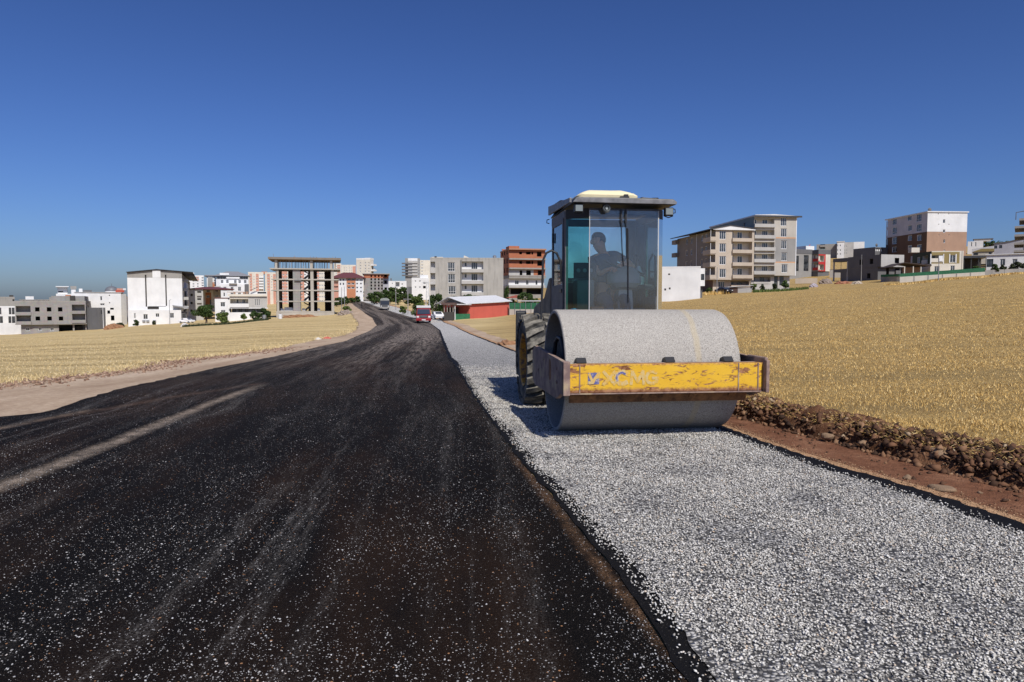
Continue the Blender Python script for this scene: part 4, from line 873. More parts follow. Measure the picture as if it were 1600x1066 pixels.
class Bld:
    def __init__(s, name, label, cat, zm, L, R_, yb, yt, depth, sink=2.5, group=None, eo=None, back=None):
        s.zm = zm; s.sink = sink; pl, pr = s.px(L[0]), s.px(R_[0]); a = unproj(pl, 500, L[1]); c = unproj(pr, 500, R_[1])
        base = unproj(pl, s.py(yb), L[1]).z; s.H = unproj(pl, s.py(yt), L[1]).z - base
        ua, uc = a.x / a.y, c.x / c.y; ue = {'r': uc, 'l': ua, None: 0}[eo]
        if eo: t_ = (a.x * ue + a.y) / (uc * ue + 1); c = Vector((uc * t_, t_, 0))
        d = Vector((c.x - a.x, c.y - a.y)); s.W = d.length; s.a = math.atan2(d.y, d.x); s.o = Vector((a.x, a.y, base)); s.D = depth
        s.root = empty(name, s.o, s.a, label, cat, group); s.ax = Vector((math.cos(s.a), math.sin(s.a), 0)); s.ay = Vector((-math.sin(s.a), math.cos(s.a), 0))
        if back: s.D = max(4, s.sd(back, yb, s.W)[0])
    def px(s, x): return s.zm[0] + x / s.zm[2]
    def py(s, y): return s.zm[1] + y / s.zm[2]
    def f(s, x, y, off=0.):
        r = ray(s.px(x), s.py(y)); o = Vector((0, 0, H)) - s.o; t = (off - o.dot(s.ay)) / r.dot(s.ay); p = o + r * t; return p.dot(s.ax), p.z
    def sd(s, x, y, xo=0.):
        r = ray(s.px(x), s.py(y)); o = Vector((0, 0, H)) - s.o; t = (xo - o.dot(s.ax)) / r.dot(s.ax); p = o + r * t; return p.dot(s.ay), p.z
    def R(s, kind, x0, y0, x1, y1, off=0., side=None, **kw):
        fn = (lambda x, y: s.f(x, y, off)) if side is None else (lambda x, y: s.sd(x, y, off))
        a, b_ = fn(x0, (y0 + y1) / 2)[0], fn(x1, (y0 + y1) / 2)[0]; xm = (x0 + x1) / 2; zt, zb_ = fn(xm, y0)[1], fn(xm, y1)[1]
        return (kind, min(a, b_), zb_, max(a, b_), zt, kw)
    def box(s, part, x0, x1, y0, y1, z0, z1, mat, parent=None, bevel=0):
        m = MB(); m.box(x0, x1, y0, y1, z0, z1); return m.build(part, mat, parent or s.root, bevel=bevel)
    def prism(s, part, pts, axis, a0, a1, mat, parent=None):
        m = MB(); m.prism(pts, axis, a0, a1); return m.build(part, mat, parent or s.root)
    def window(s, side, u, v, w_, h_, pl, kind, depth=.12):
        me, pm = win_mesh(w_, h_, kind); o = bpy.data.objects.new('window', me); COL.objects.link(o); o.parent = s.root
        if side == 'front': o.location = (u, pl + depth, v)
        elif side == 'left': o.location = (pl + depth, u, v); o.rotation_euler = (0, 0, -math.pi / 2)
        else: o.location = (pl - depth, u, v); o.rotation_euler = (0, 0, math.pi / 2)
        if kind != 'far':
            p = bpy.data.objects.new('pane', pm); COL.objects.link(p); p.parent = o
        else:
            p = bpy.data.objects.new('pane', pm); COL.objects.link(p); p.parent = o
    def vol(s, x0, x1, y0, y1, z0, z1, mat, front=(), left=(), right=(), bands=(), part='wall', backm=None, roof=True, wk='w'):
        """box volume with real openings. bands: (z0, z1, material[, x0, x1]) on the front and sides"""
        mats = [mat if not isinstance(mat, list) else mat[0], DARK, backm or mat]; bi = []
        for bd in bands:
            mats.append(bd[2]); bi.append((bd[0], bd[1], len(mats) - 1, bd[3] if len(bd) > 3 else -1e9, bd[4] if len(bd) > 4 else 1e9, bd[5] if len(bd) > 5 else 'all'))
        mb = MB(); balc = []
        for side, feats in (('front', front), ('left', left), ('right', right), ('back', ())):
            if side in ('front', 'back'): ua, ub = x0, x1
            else: ua, ub = y0, y1
            def P(u, v, d):
                if side == 'front': return (u, y0 + d, v)
                if side == 'back': return (u, y1 - d, v)
                if side == 'left': return (x0 + d, u, v)
                return (x1 - d, u, v)
            hs = []
            for ft in feats:
                k, a, b_, c_, d_, kw = ft; a = max(a, ua + .06); c_ = min(c_, ub - .06); b_ = max(b_, z0 + .02); d_ = min(d_, z1 - .04)
                if c_ - a > .12 and d_ - b_ > .12: hs.append((k, a, b_, c_, d_, kw))
            us = sorted({round(q, 4) for h in hs for q in (h[1], h[3])} | {ua, ub} | {q for b__ in bi for q in (b__[3], b__[4]) if ua < q < ub})
            vs = sorted({round(q, 4) for h in hs for q in (h[2], h[4])} | {z0, z1} | {q for b__ in bi for q in (b__[0], b__[1]) if z0 < q < z1})
            for i_ in range(len(us) - 1):
                for j_ in range(len(vs) - 1):
                    cu_, cv = (us[i_] + us[i_ + 1]) / 2, (vs[j_] + vs[j_ + 1]) / 2
                    if any(h[1] < cu_ < h[3] and h[2] < cv < h[4] for h in hs): continue
                    mi = 0
                    for b__ in bi:
                        if b__[0] <= cv <= b__[1] and b__[3] <= cu_ <= b__[4] and b__[5] in ('all', side): mi = b__[2]
                    mb.quad(P(us[i_], vs[j_], 0), P(us[i_ + 1], vs[j_], 0), P(us[i_ + 1], vs[j_ + 1], 0), P(us[i_], vs[j_ + 1], 0), m=mi)
            for (k, a, b_, c_, d_, kw) in hs:
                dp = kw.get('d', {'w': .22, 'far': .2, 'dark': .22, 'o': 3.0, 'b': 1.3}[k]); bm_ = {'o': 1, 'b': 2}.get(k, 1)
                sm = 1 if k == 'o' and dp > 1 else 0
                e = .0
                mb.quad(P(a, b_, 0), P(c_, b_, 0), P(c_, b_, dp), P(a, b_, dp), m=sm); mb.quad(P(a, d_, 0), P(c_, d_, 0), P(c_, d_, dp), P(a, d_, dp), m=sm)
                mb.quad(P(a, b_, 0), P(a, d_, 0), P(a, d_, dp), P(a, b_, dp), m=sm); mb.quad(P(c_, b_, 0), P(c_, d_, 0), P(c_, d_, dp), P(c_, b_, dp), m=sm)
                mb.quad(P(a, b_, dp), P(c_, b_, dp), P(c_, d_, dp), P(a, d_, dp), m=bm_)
                pl = {'front': y0, 'left': x0, 'right': x1}[side]
                if k in ('w', 'far', 'dark'): s.window(side, (a + c_) / 2, b_ + .01, c_ - a - .02, d_ - b_ - .02, pl, k)
                if k == 'b':
                    for (fa, fb, ft_) in kw.get('doors', ((.1, .35, .9), (.6, .85, .9))):
                        s.window(side, a + (c_ - a) * (fa + fb) / 2, b_ + .05 + (0 if ft_ > .7 else (d_ - b_) * .35), (c_ - a) * (fb - fa), (d_ - b_) * (ft_ if ft_ > .7 else .55), pl, kw.get('wk', 'w'), dp - .075)
                if k == 'b' or 'par' in kw:
                    pz0, pz1 = kw.get('par', (b_ - .25, b_ + .75)); out = kw.get('out', .5); e2 = kw.get('ext', .1)
                    m2 = MB(); th = .12
                    if side == 'front':
                        m2.box(a - e2, c_ + e2, y0 - out, y0 - out + th, pz0 + .15, pz1); m2.box(a - e2, c_ + e2, y0 - out, y0 - .003, pz0, pz0 + .148)
                        m2.box(a - e2, a - e2 + th, y0 - out + th + .002, y0 - .003, pz0 + .15, pz1); m2.box(c_ + e2 - th, c_ + e2, y0 - out + th + .002, y0 - .003, pz0 + .15, pz1)
                    else:
                        sg = -1 if side == 'left' else 1; xa = pl + sg * out; xs = sorted((xa, xa - sg * th)); x3 = sorted((xa, pl + sg * .003))
                        m2.box(xs[0], xs[1], a - e2, c_ + e2, pz0 + .15, pz1); m2.box(x3[0], x3[1], a - e2, c_ + e2, pz0, pz0 + .148)
                    m2.build('balcony', kw.get('bm', mats[0]), s.root)
        if roof: mb.quad((x0, y0, z1), (x1, y0, z1), (x1, y1, z1), (x0, y1, z1))
        return mb.build(part, mats, s.root)
    def std(s, mat, **kw): return s.vol(0, s.W, 0, s.D, -s.sink, s.H, mat, **kw)
    def parapet(s, h=.6, t=.2, mat=None, x0=0, x1=None, y0=0, y1=None, z=None, part='parapet'):
        x1 = s.W if x1 is None else x1; y1 = s.D if y1 is None else y1; z = s.H if z is None else z; m = MB(); e = .03
        m.box(x0 - e, x1 + e, y0 - e, y0 + t, z - .003, z + h); m.box(x0 - e, x1 + e, y1 - t, y1 + e, z - .003, z + h)
        m.box(x0 - e, x0 + t, y0 + t, y1 - t, z - .003, z + h); m.box(x1 - t, x1 + e, y0 + t, y1 - t, z - .003, z + h); return m.build(part, mat, s.root)
    def slab(s, z, mat, over=.3, th=.25, x0=0, x1=None, y0=0, y1=None, part='roof'):
        x1 = s.W if x1 is None else x1; y1 = s.D if y1 is None else y1
        return s.box(part, x0 - over, x1 + over, y0 - over, y1 + over, z + .002, z + th, mat)
def hip(B, z, h, mat, over=.6, x0=0, x1=None, y0=0, y1=None):
    x1 = B.W if x1 is None else x1; y1 = B.D if y1 is None else y1; x0 -= over; x1 += over; y0 -= over; y1 += over; d = min(x1 - x0, y1 - y0) / 2 * .7
    a = [(x0, y0, z), (x1, y0, z), (x1, y1, z), (x0, y1, z)]; b_ = [(p[0], p[1], z + .15) for p in a]; c_ = [(x0 + d, y0 + d, z + h), (x1 - d, y0 + d, z + h), (x1 - d, y1 - d, z + h), (x0 + d, y1 - d, z + h)]
    m = MB(); m.rings([a, b_, c_]); return m.build('roof', mat, B.root)

# --- far left
B = Bld('apartment_block', 'low unfinished grey block at the far left edge with white framed ground floor', 'building', ZA, (-260, 238), (160, 236), 860, 572, 12, eo='r')
zg = B.f(0, 656)[1]
B.std(GREY, bands=[(-9, zg, WHITE)], front=[B.R('o', 130, 585, 150, 602)] + [B.R('dark', a, 672, c_, 742) for a, c_ in ((-120, -80), (-50, -25), (-2, 14), (92, 118), (124, 152))] + [B.R('dark', a, 762, c_, 832) for a, c_ in ((-120, -80), (-50, -25), (-2, 30), (88, 118), (124, 158))])
B.parapet(.5, mat=GREY); B.box('roof_tank', B.W - 1.5, B.W - .3, .5, 2, B.H + .01, B.H + 1.1, DARK)
B = Bld('boundary_wall', 'white painted garden wall at the far left edge', 'wall', ZA, (-300, 222), (214, 220), 938, 835, .3, sink=1); B.std(WHITE, roof=True)
B = Bld('apartment_block', 'grey block-built apartment shell with square empty window openings at the left edge', 'building', ZA, (160, 206), (897, 214.5), 960, 612, 13, back=1040)
zu = B.f(250, 842)[1]; zu2 = zu
fr_ = [B.R('o', a, 668, c_, 712) for a, c_ in ((365, 412), (487, 535), (603, 650))] + [B.R('o', a, 764, c_, 806) for a, c_ in ((370, 418), (492, 540), (612, 658))]
def bal(x0, y0, x1, y1, yp, **kw): q = B.R('b', x0, y0, x1, y1, **kw); q[5]['par'] = (B.f((x0 + x1) / 2, yp)[1], B.f((x0 + x1) / 2, y1 - (0 if 'rail' in kw else 0))[1]); return q
for (x0, y0, x1, y1, yp) in ((166, 655, 318, 718, 752), (172, 757, 322, 815, 850), (748, 640, 882, 704, 736), (752, 738, 888, 800, 832)):
    fr_.append(bal(x0, y0, x1, y1, yp, d=2.2, out=.35, doors=(), bm=BLOCK))
B.vol(0, B.W, 0, B.D, zu, B.H, BLOCK, front=fr_, right=[*[('o', B.D * f_, zu + z_, B.D * f_ + 1.3, zu + z_ + 1.4, {}) for f_ in (.15, .35, .62) for z_ in (1.1, 4.2)]], backm=GREY)
x0g = B.f(215, 900)[0]
B.vol(x0g, B.W - .05, 1.0, B.D, -3, zu - .003, BLOCK, part='ground_floor', front=[B.R('o', 612, 852, 758, 925, 1.0, d=5), B.R('o', 776, 850, 890, 920, 1.0, d=5)] + [B.R('w', a, 880, c_, 914, 1.0) for a, c_ in ((268, 310), (398, 437), (520, 563))], right=[('o', 3, 1, 4, 2.4, {}), ('o', 6, .3, 8.4, 2.8, {})])
B.box('floor_slab', -.1, B.W + .12, -.12, B.D + .1, zu - .25, zu - .02, GREY); B.parapet(.35, mat=GREY)
B.vol(B.W - 9.5, B.W - .6, 5, B.D, B.H + .003, B.H + 1.9, BLOCK, part='roof_room'); B.box('water_tank', 14.2 - .5, 15, 4, 5.2, B.H + .01, B.H + 2, DARK)
B = Bld('shed', 'small dark annex behind the grey block shell beside a thin white pole', 'building', ZA, (1035, 214), (1100, 216), 880, 672, 8); B.std(DGREY, front=[B.R('dark', 1050, 700, 1062, 740)])
B = Bld('terrace_house', 'low row of white houses on the skyline behind the grey block shell', 'building', ZA, (215, 300), (525, 300), 680, 592, 8, eo='r')
B.std(WHITE, front=[B.R('far', a, 597, a + 10, 612) for a in (238, 292, 345, 400, 455, 500)]); B.box('roof_room', 2, 5, 1, 4, B.H, B.H + 1.6, WHITE); B.slab(B.H, GREY, .3, .2)
B = Bld('apartment_block', 'pale block with grey roof room and dark water tank behind the grey shell', 'building', ZA, (520, 270), (700, 268), 700, 575, 10, eo='r'); B.std(GREY, front=[B.R('o', 545, 590, 560, 606)]); B.box('water_tank', 2.2, 3.2, 0, 1.2, B.H, B.H + 1.6, DARK); B.parapet(.4, mat=GREY)
B = Bld('apartment_block', 'stepped white house with stacked balconies and square chimney tower on the left skyline', 'building', Z2, (105, 262), (460, 258), 600, 345, 10, eo='r')
B.vol(0, B.W, 0, B.D, -3, B.H, WHITE, front=[B.R('b', 115, 358, 255, 392, doors=((.3, .5, .8),), bm=WHITE, wk='dark'), B.R('dark', 275, 390, 300, 430)], bands=[(0, B.H - .4, ORANGE, B.f(262, 380)[0], B.f(365, 380)[0])])
B.vol(.5, B.W * .6, 1.5, B.D, B.H, B.H + 2.6, WHITE, part='upper_floor', front=[B.R('dark', 130, 295, 225, 320, 1.5)]); B.slab(B.H + 2.6, WHITE, .5, .3, x0=.5, x1=B.W * .6)
xa, xb = B.f(370, 300)[0], B.f(452, 300)[0]; B.vol(xa, xb, -.6, 2.4, -3, B.f(400, 260)[1], WHITE, part='chimney'); B.box('chimney_cap', xa - .2, xb + .3, -.8, 2.6, B.f(400, 260)[1] + .003, B.f(400, 205)[1], GREY)
B = Bld('apartment_block', 'dark topped white annex right of the square chimney tower', 'building', Z2, (455, 262), (770, 262), 600, 322, 8, eo='r'); B.std(WHITE, front=[B.R('dark', 620, 400, 690, 435)])
B.box('roof_room', B.f(512, 280)[0], B.f(578, 280)[0], 1, 4, B.H, B.f(540, 250)[1], WHITE); B.box('roof_terrace', B.f(590, 280)[0], B.W, .5, 5, B.H, B.f(650, 277)[1], DGREY)
B = Bld('apartment_block', 'large plain white apartment block with tiny windows and balconies on its right end', 'building', Z2, (450, 230), (1305, 236.5), 900, 322, 15, back=1440)
fr_ = [B.R('o', 1068, 365, 1088, 385, d=.3), B.R('o', 1072, 503, 1092, 522, d=.3), B.R('w', 905, 392, 945, 470), B.R('w', 905, 525, 990, 560), B.R('o', 1092, 606, 1158, 640), B.R('o', 1105, 748, 1170, 840), B.R('o', 1040, 655, 1090, 715)]
B.std(WHITE, front=fr_, right=[('b', 1, z_, 5, z_ + 2.3, dict(doors=((.1, .4, .9),), wk='dark')) for z_ in (.6, 3.6, 6.6, 9.4) if z_ + 2.3 < B.H])
B.slab(B.H, LGREY, .25, .2); B.box('corner_pier', B.W + .01, B.W + 1.6, .2, 1.0, -2, B.H - .4, LGREY)
B.box('red_roof_patch', B.f(1190, 300)[0], B.f(1350, 300)[0], 1, 5, B.H + .21, B.f(1270, 275)[1], plain('red tank stand', (.4, .07, .04), .7))
for k, x_ in enumerate((1235, 1290, 1350)): B.box('water_tank', B.f(x_, 250)[0] - .4, B.f(x_, 250)[0] + .5, 1.5, 2.5, B.f(1270, 275)[1] + .003, B.f(x_, 243)[1], ROOFW if k == 2 else PINK)
# mosque
p = unproj(80 + 1130 / 11.846, 480, 330); mq = empty('mosque', (p.x, p.y, unproj(175, 460, 330).z - 3), 0, 'grey domed mosque with arched white drum on the left skyline', 'mosque')
m = MB(); rd = 112 / 11.846 * 330 / F; zz = 3 + unproj(175, 455, 330).z - unproj(175, 460, 330).z
m.lathe([(zz + rd * .82 * math.sin(t), max(.01, rd * math.cos(t))) for t in np.linspace(0, math.pi / 2, 10)], 'z', n=32); m.build('dome', plain('lead dome', (.14, .145, .16), .5), mq, smooth=True)
m = MB(); m.lathe([(-3, rd * .98), (zz - .01, rd * .98)], 'z', n=32, caps=True); dr_ = m.build('drum_wall', WHITE, mq, smooth=True)
for k in range(7):
    t = R(-150 + k * 20); m = MB(); c_ = Vector((math.cos(t), math.sin(t), 0)) * (rd * .985); n_ = Vector((-c_.y, c_.x, 0)).normalized()
    m.quad(*[tuple(c_ * 1.01 + n_ * u + Vector((0, 0, v))) for u, v in ((-.3, zz - 1.8), (.3, zz - 1.8), (.3, zz - .8), (.15, zz - .55), (-.15, zz - .55), (-.3, zz - .8))]); m.build('arched_window', PINK, dr_)
m = MB(); m.tube([(0, 0, zz + rd * .8), (0, 0, zz + rd * .82 + 1.2)], .08, 6); m.build('finial', DGREY, mq)

# white gabled block
B = Bld('apartment_block', 'tall white blank-walled block with thin dark gabled roof and recessed seams', 'building', ZB, (138, 200), (706, 205.8), 848, 308, 16, back=790)
zl = B.f(300, 697)[1]; zt = B.f(250, 362)[1]
pk = B.f(430, 272)[1]; rt = B.f(700, 292)[1]
seam = [B.R('o', 313, 330, 328, 662, d=.5), B.R('o', 522, 330, 536, 655, d=.5), B.R('o', 336, 661, 455, 690, d=.25)]
B.vol(0, B.W, 0, B.D, zl, B.H - .02, WHITE, front=seam, bands=[(zt, 99, GREY)], right=[('w', 1.2 + 5 * k, zl + .9 + 2.75 * j, 2.6 + 5 * k, zl + 2.3 + 2.75 * j, {}) for k in range(3) for j in range(4)], part='wall')
for j in range(4): B.box('balcony', B.W + .003, B.W + 1.5, 5.2, 9, zl + .3 + 2.75 * j, zl + 1.2 + 2.75 * j, LGREY)
xm = B.f(430, 300)[0]
B.prism('gable_wall', [(0, B.H - .019), (B.W, B.H - .019), (B.W, rt - .25), (xm, pk - .3), (.0, B.H + .01)], 'y', .01, .3, GREY); 
B.prism('roof', [(-.2, B.H + .05), (xm, pk - .15), (B.W + 3.0, rt - .35), (B.W + 3.0, rt - .2), (xm, pk + .05), (-.2, B.H + .25)], 'y', -.6, B.D + .6, ROOFD)
x0, x1 = B.f(337, 400)[0], B.f(520, 400)[0]; B.box('raised_panel', x0, x1, -.22, -.003, B.f(430, 656)[1], B.f(430, 362)[1], WHITE)
x0, x1 = B.f(387, 300)[0], B.f(472, 300)[0]; B.box('stair_tower', x0, x1, -.26, 1.0, B.f(430, 361)[1], B.f(430, 283)[1], WHITE)
B.vol(.1, B.f(690, 750)[0], -1.8, B.D, -3, zl - .003, WHITE, part='ground_floor', front=[B.R('w', a, y_, c_, z_, -1.8) for a, y_, c_, z_ in ((196, 730, 214, 784), (292, 740, 340, 793), (420, 732, 460, 770), (570, 728, 612, 780))])
B.prism('lean_to_roof', [(B.f(600, 655)[0], B.f(600, 655)[1]), (B.f(765, 682)[0], B.f(765, 682)[1]), (B.f(765, 676)[0], B.f(765, 676)[1] + .3), (B.f(600, 650)[0], B.f(600, 645)[1])], 'y', -2.4, 1.5, ROOFG)
B.vol(B.f(691, 750)[0], B.f(745, 750)[0], -.8, 6, -3, zl - .6, DGREY, part='side_room', front=[B.R('dark', 700, 740, 735, 780, -.8)])
for k, x_ in enumerate((305, 345, 415)): B.box('air_unit', B.f(x_, 810)[0] - .4, B.f(x_, 810)[0] + .4, -2.2, -1.803, B.f(x_, 818)[1], B.f(x_, 800)[1], STEEL)

B = Bld('apartment_block', 'narrow grey house under a low maroon roof beside the white gabled block', 'building', ZB, (775, 222), (922, 223.7), 790, 480, 12, back=925)
B.std(LGREY, front=[B.R('o', 784, y_, 806, y_ + 24) for y_ in (528, 612, 692)] + [B.R('b', 855, y_, 896, y_ + 42, doors=((.2, .8, .9),), wk='dark') for y_ in (500, 574)])
hip(B, B.H, .9, MAROON, .5, x1=B.W + 9)
B = Bld('apartment_block', 'white house with small windows right of the maroon roofed house', 'building', ZB, (922, 238), (1103, 236), 640, 468, 12, eo='r')
B.std(WHITE, front=[B.R('w', 950, 490, 985, 514), B.R('w', 1040, 486, 1072, 510), B.R('w', 950, 545, 985, 570), B.R('w', 1040, 540, 1072, 562), B.R('dark', 985, 590, 1000, 640)], bands=[(0, B.f(1050, 515)[1], ORANGE, B.f(940, 600)[0], B.f(1000, 600)[0]), (B.H - 3, B.H, LGREY, B.f(1020, 480)[0], 99)])
def grid(B, xs, ys, w_, h_, kind='far', off=0.): return [B.R(kind, x - w_ / 2, y - h_ / 2, x + w_ / 2, y + h_ / 2, off) for y in ys for x in xs]
B = Bld('tower_block', 'distant white tower with salmon window panels just right of the white gabled block', 'building', ZB, (768, 425), (932, 420), 480, 348, 14, eo='r')
B.std(WHITE, front=grid(B, (815, 860), (365, 395, 425, 450), 20, 16) + grid(B, (912,), (362, 390, 416, 442), 28, 16), bands=[(B.f(800, 385)[1], 99, PINK, B.f(800, 360)[0], B.f(872, 360)[0])]); B.parapet(.8, mat=WHITE)
B.box('roof_room', 1, 3.5, 2, 6, B.H, B.H + 2.6, WHITE)
B = Bld('apartment_block', 'wide white terraced block with grey roof and white penthouse wall', 'building', Z3, (572, 262), (1057, 258), 690, 352, 14, eo='r')
fr_ = grid(B, (650, 730, 850, 915, 1000), (390,), 40, 52, 'w')
B.std(WHITE, front=fr_); zt = B.H
B.vol(0, B.W, 3, B.D, B.H + .003, B.f(800, 300)[1], DGREY, part='penthouse', front=grid(B, (600, 640, 680, 950, 985, 1020), (330,), 24, 36, 'dark', 3.)); B.box('balcony', B.f(715, 340)[0], B.f(915, 340)[0], -.4, -.1, B.f(800, 345)[1], B.f(800, 320)[1], WHITE)
hip(B, B.f(800, 300)[1] + .01, 1.9, ROOFG, .8, y0=3); B.box('roof_room', B.f(610, 260)[0], B.f(752, 260)[0], 2.0, 5, B.f(680, 300)[1] + .3, B.f(680, 255)[1], WHITE)
zr = B.f(800, 430)[1]
B.vol(B.f(635, 500)[0], B.f(990, 500)[0], -3.2, -.01, -3, B.f(800, 428, -3.2)[1], WHITE, part='front_wing', front=grid(B, (692, 800, 913), (500,), 46, 62, 'w', -3.2) + grid(B, (692, 800, 913), (585,), 46, 55, 'w', -3.2)); B.box('balcony', B.f(760, 425)[0], B.f(880, 425)[0], -3.9, -3.205, B.f(800, 432, -3.2)[1], B.f(800, 415, -3.2)[1], GREY)
B.box('annex', B.f(992, 480)[0], B.W + .2, -2.0, -.005, -3, B.f(1020, 430)[1], DGREY)
B = Bld('apartment_block', 'grey wing with stacked balconies and orange brick base left of the penthouse', 'building', Z3, (432, 268), (568, 262), 640, 300, 12, eo='r')
B.std(WHITE, front=[B.R('b', 438, y_, 500, y_ + 26, doors=((.2, .5, .9),), wk='dark', bm=GREY, out=.8) for y_ in (320, 358, 396, 432)] + grid(B, (538,), (335, 375, 415), 24, 22, 'w'), bands=[(-5, B.f(500, 400)[1], ORANGE, B.f(498, 430)[0], 99)]); B.slab(B.H, ROOFG, .8, .3)
B = Bld('apartment_block', 'pale beige house below the grey wing behind a round tree', 'building', Z3, (545, 240), (640, 238), 640, 458, 10, eo='r'); B.std(LGREY, front=grid(B, (560, 585), (530,), 16, 40, 'w'))
# distant tower blocks
def tower(lbl, zm, x0, x1, D, yb, yt, base, acc, cols, rows, bands_, w_=20, h_=14, balc=()):
    B = Bld('tower_block', lbl, 'tower block', zm, (x0, D), (x1, D), yb, yt, 15, eo='r')
    bands = [(-5, 999, acc, B.f(a, yt)[0], B.f(c_, yt)[0]) if len((a, c_)) == 2 else None for a, c_ in bands_]
    B.std(base, front=grid(B, cols, rows, w_, h_) + [B.R('b', a, y_, c_, y_ + 16, doors=((.2, .8, .9),), wk='far', out=.9, bm=WHITE) for a, c_ in balc for y_ in np.arange(rows[0] - 8, rows[-1] + 9, (rows[-1] - rows[0]) / max(1, len(rows) - 1))], bands=bands); B.parapet(.9, mat=base); return B
B = tower('tall pale tower with orange brick stripes behind the villa', Z3, 1058, 1290, 380, 700, 268, CREAM, PINK, (1080, 1132, 1178), (320, 362, 404, 446, 488), ((1063, 1102), (1160, 1202)), balc=((1212, 1272),)); B.box('roof_room', 7, 10, 3, 8, B.H, B.H + 1.4, ORANGE)
B = tower('second pale tower with orange brick stripes partly behind the concrete skeleton', Z3, 1312, 1480, 385, 700, 272, CREAM, PINK, (1350, 1400, 1445), (315, 357, 399, 441, 483, 525), ((1330, 1372), (1420, 1460)))
B = tower('pale tower with salmon stripes seen through the left bay of the concrete skeleton', ZC, 255, 385, 380, 720, 290, CREAM, PINK, (285, 320, 355), (330, 365, 400, 435, 470, 505, 540, 575, 610), ((268, 325),))
B = tower('white tower with salmon stripes seen through the middle bays of the concrete skeleton', ZC, 455, 590, 400, 720, 285, WHITE, PINK, (475, 510, 545), (330, 365, 400, 435, 470, 505, 540, 575, 610), ((450, 500),))
B = tower('pale tower with grey windows seen through the right bay of the concrete skeleton', ZC, 610, 790, 390, 720, 285, CREAM, PINK, (640, 665, 690, 715), (320, 360, 400, 440, 480, 520, 560, 600), ((620, 655), (730, 770)))
B = tower('cream tower with pale blue balconies on the skyline right of the concrete skeleton', Z4, 232, 440, 440, 560, 245, CREAM, PINK, (262, 300, 340, 372), (265, 290, 315, 340), ((385, 432),), w_=16, h_=12); B.box('roof_room', 2, 9, 3, 8, B.H, B.H + .9, PINK)
B = tower('salmon and cream tower immediately right of the concrete skeleton top', Z4, 120, 230, 420, 560, 226, CREAM, PINK, (145, 185), (250, 285, 320, 350), ((160, 205),))
B = Bld('tower_block', 'bright cream tower standing alone on the skyline above the brick shell', 'tower block', Z4, (450, 380), (655, 378), 560, 150, 14, back=668)
B.std(CREAM, front=grid(B, (500, 573, 623), (198, 240, 282, 324), 20, 20), right=[('b', 2, z_, 7, z_ + 2.2, dict(doors=((.2, .8, .9),), wk='far', out=1.0)) for z_ in np.arange(1, B.H - 3, 3)], left=[('b', 2, z_, 9, z_ + 2.2, dict(doors=(), out=.8, bm=DGREY)) for z_ in np.arange(1, B.H - 5, 3)]); B.parapet(.8, mat=WHITE); B.box('roof_room', B.f(540, 150)[0], B.f(615, 150)[0], 2, 7, B.H, B.f(570, 140)[1] + .8, WHITE)
for z_ in np.arange(3, B.H - 2, 3): B.box('balcony', B.W + .01, B.W + 1.9, .6, 4, z_, z_ + .9, WHITE)
# school
B = Bld('school_building', 'long orange and white building under a maroon roof right of the skeleton', 'building', Z4, (108, 268), (548, 262), 670, 418, 14, eo='r')
x_ = lambda v: B.f(v, 500)[0]
B.std(WHITE, front=grid(B, (207, 250), (445, 508), 24, 36, 'w') + grid(B, (332, 390), (440, 503, 562), 46, 30, 'w') + grid(B, (452, 508), (450, 503, 562, 620), 28, 26, 'w') + [B.R('b', 112, y__, 172, y__ + 40, doors=((.2, .8, .9),), bm=PINK) for y__ in (430, 490, 548)],
      bands=[(-5, 99, ORANGE, x_(296), x_(430)), (-5, 99, PINK, -1, x_(178))]); hip(B, B.H, 2.3, MAROON, 1.0)
B = Bld('unfinished_building', 'unplastered shell with orange brick top storey and grey lower storeys', 'building', Z4, (558, 272), (840, 268), 650, 362, 16, eo='r')
zb_ = B.f(700, 422)[1]
fr_ = [B.R('o', c_ - 11, y_ - 15, c_ + 11, y_ + 15) for c_ in (660, 716, 770, 817) for y_ in (392, 438, 485, 530, 576)]
B.std(BLOCK, front=fr_, bands=[(zb_, 99, BRICK)], left=[('o', 2 + 4 * k, z_, 3.3 + 4 * k, z_ + 1.5, {}) for k in range(3) for z_ in (1.2, 4, 6.8)]); B.slab(B.H, GREY, .6, .3, x1=B.W + 2.0)
B.vol(B.W + .01, B.W + 2.2, 3, B.D, -2, B.H - .02, LAV, part='side_wing', front=[('o', B.W + .5, z_, B.W + 1.5, z_ + 1.4, {}) for z_ in (1.2, 4, 6.8)], bands=[(zb_, 99, BRICK)])
B = Bld('white_house', 'low white cubic house with a dark recess behind the orchard', 'building', Z4, (885, 300), (1182, 298), 620, 462, 12, eo='r')
B.std(WHITE, front=[B.R('b', 1015, 480, 1075, 570, d=2.5, doors=(), bm=WHITE), B.R('dark', 965, 490, 975, 505), B.R('dark', 1105, 500, 1125, 515)]); B.box('water_tank', B.f(940, 450)[0], B.f(960, 450)[0], 1, 2, B.H, B.H + 1.2, DGREY)
B = Bld('tower_block', 'grey and white tower with seven stacked balconies standing beside the grey apartment block', 'tower block', Z4, (1165, 330), (1385, 326), 620, 128, 16, eo='r')
fr_ = [B.R('b', 1205, y_, 1338, y_ + 26, doors=((.1, .35, .9), (.5, .75, .9)), wk='dark', out=.7, bm=LGREY) for y_ in (168, 214, 258, 302, 345)]
B.std(MIDG, front=fr_ + grid(B, (1358,), (235, 280, 325, 368), 14, 22) , bands=[(B.f(1200, 400)[1], 99, WHITE, B.f(1200, 200)[0], B.f(1340, 200)[0])])
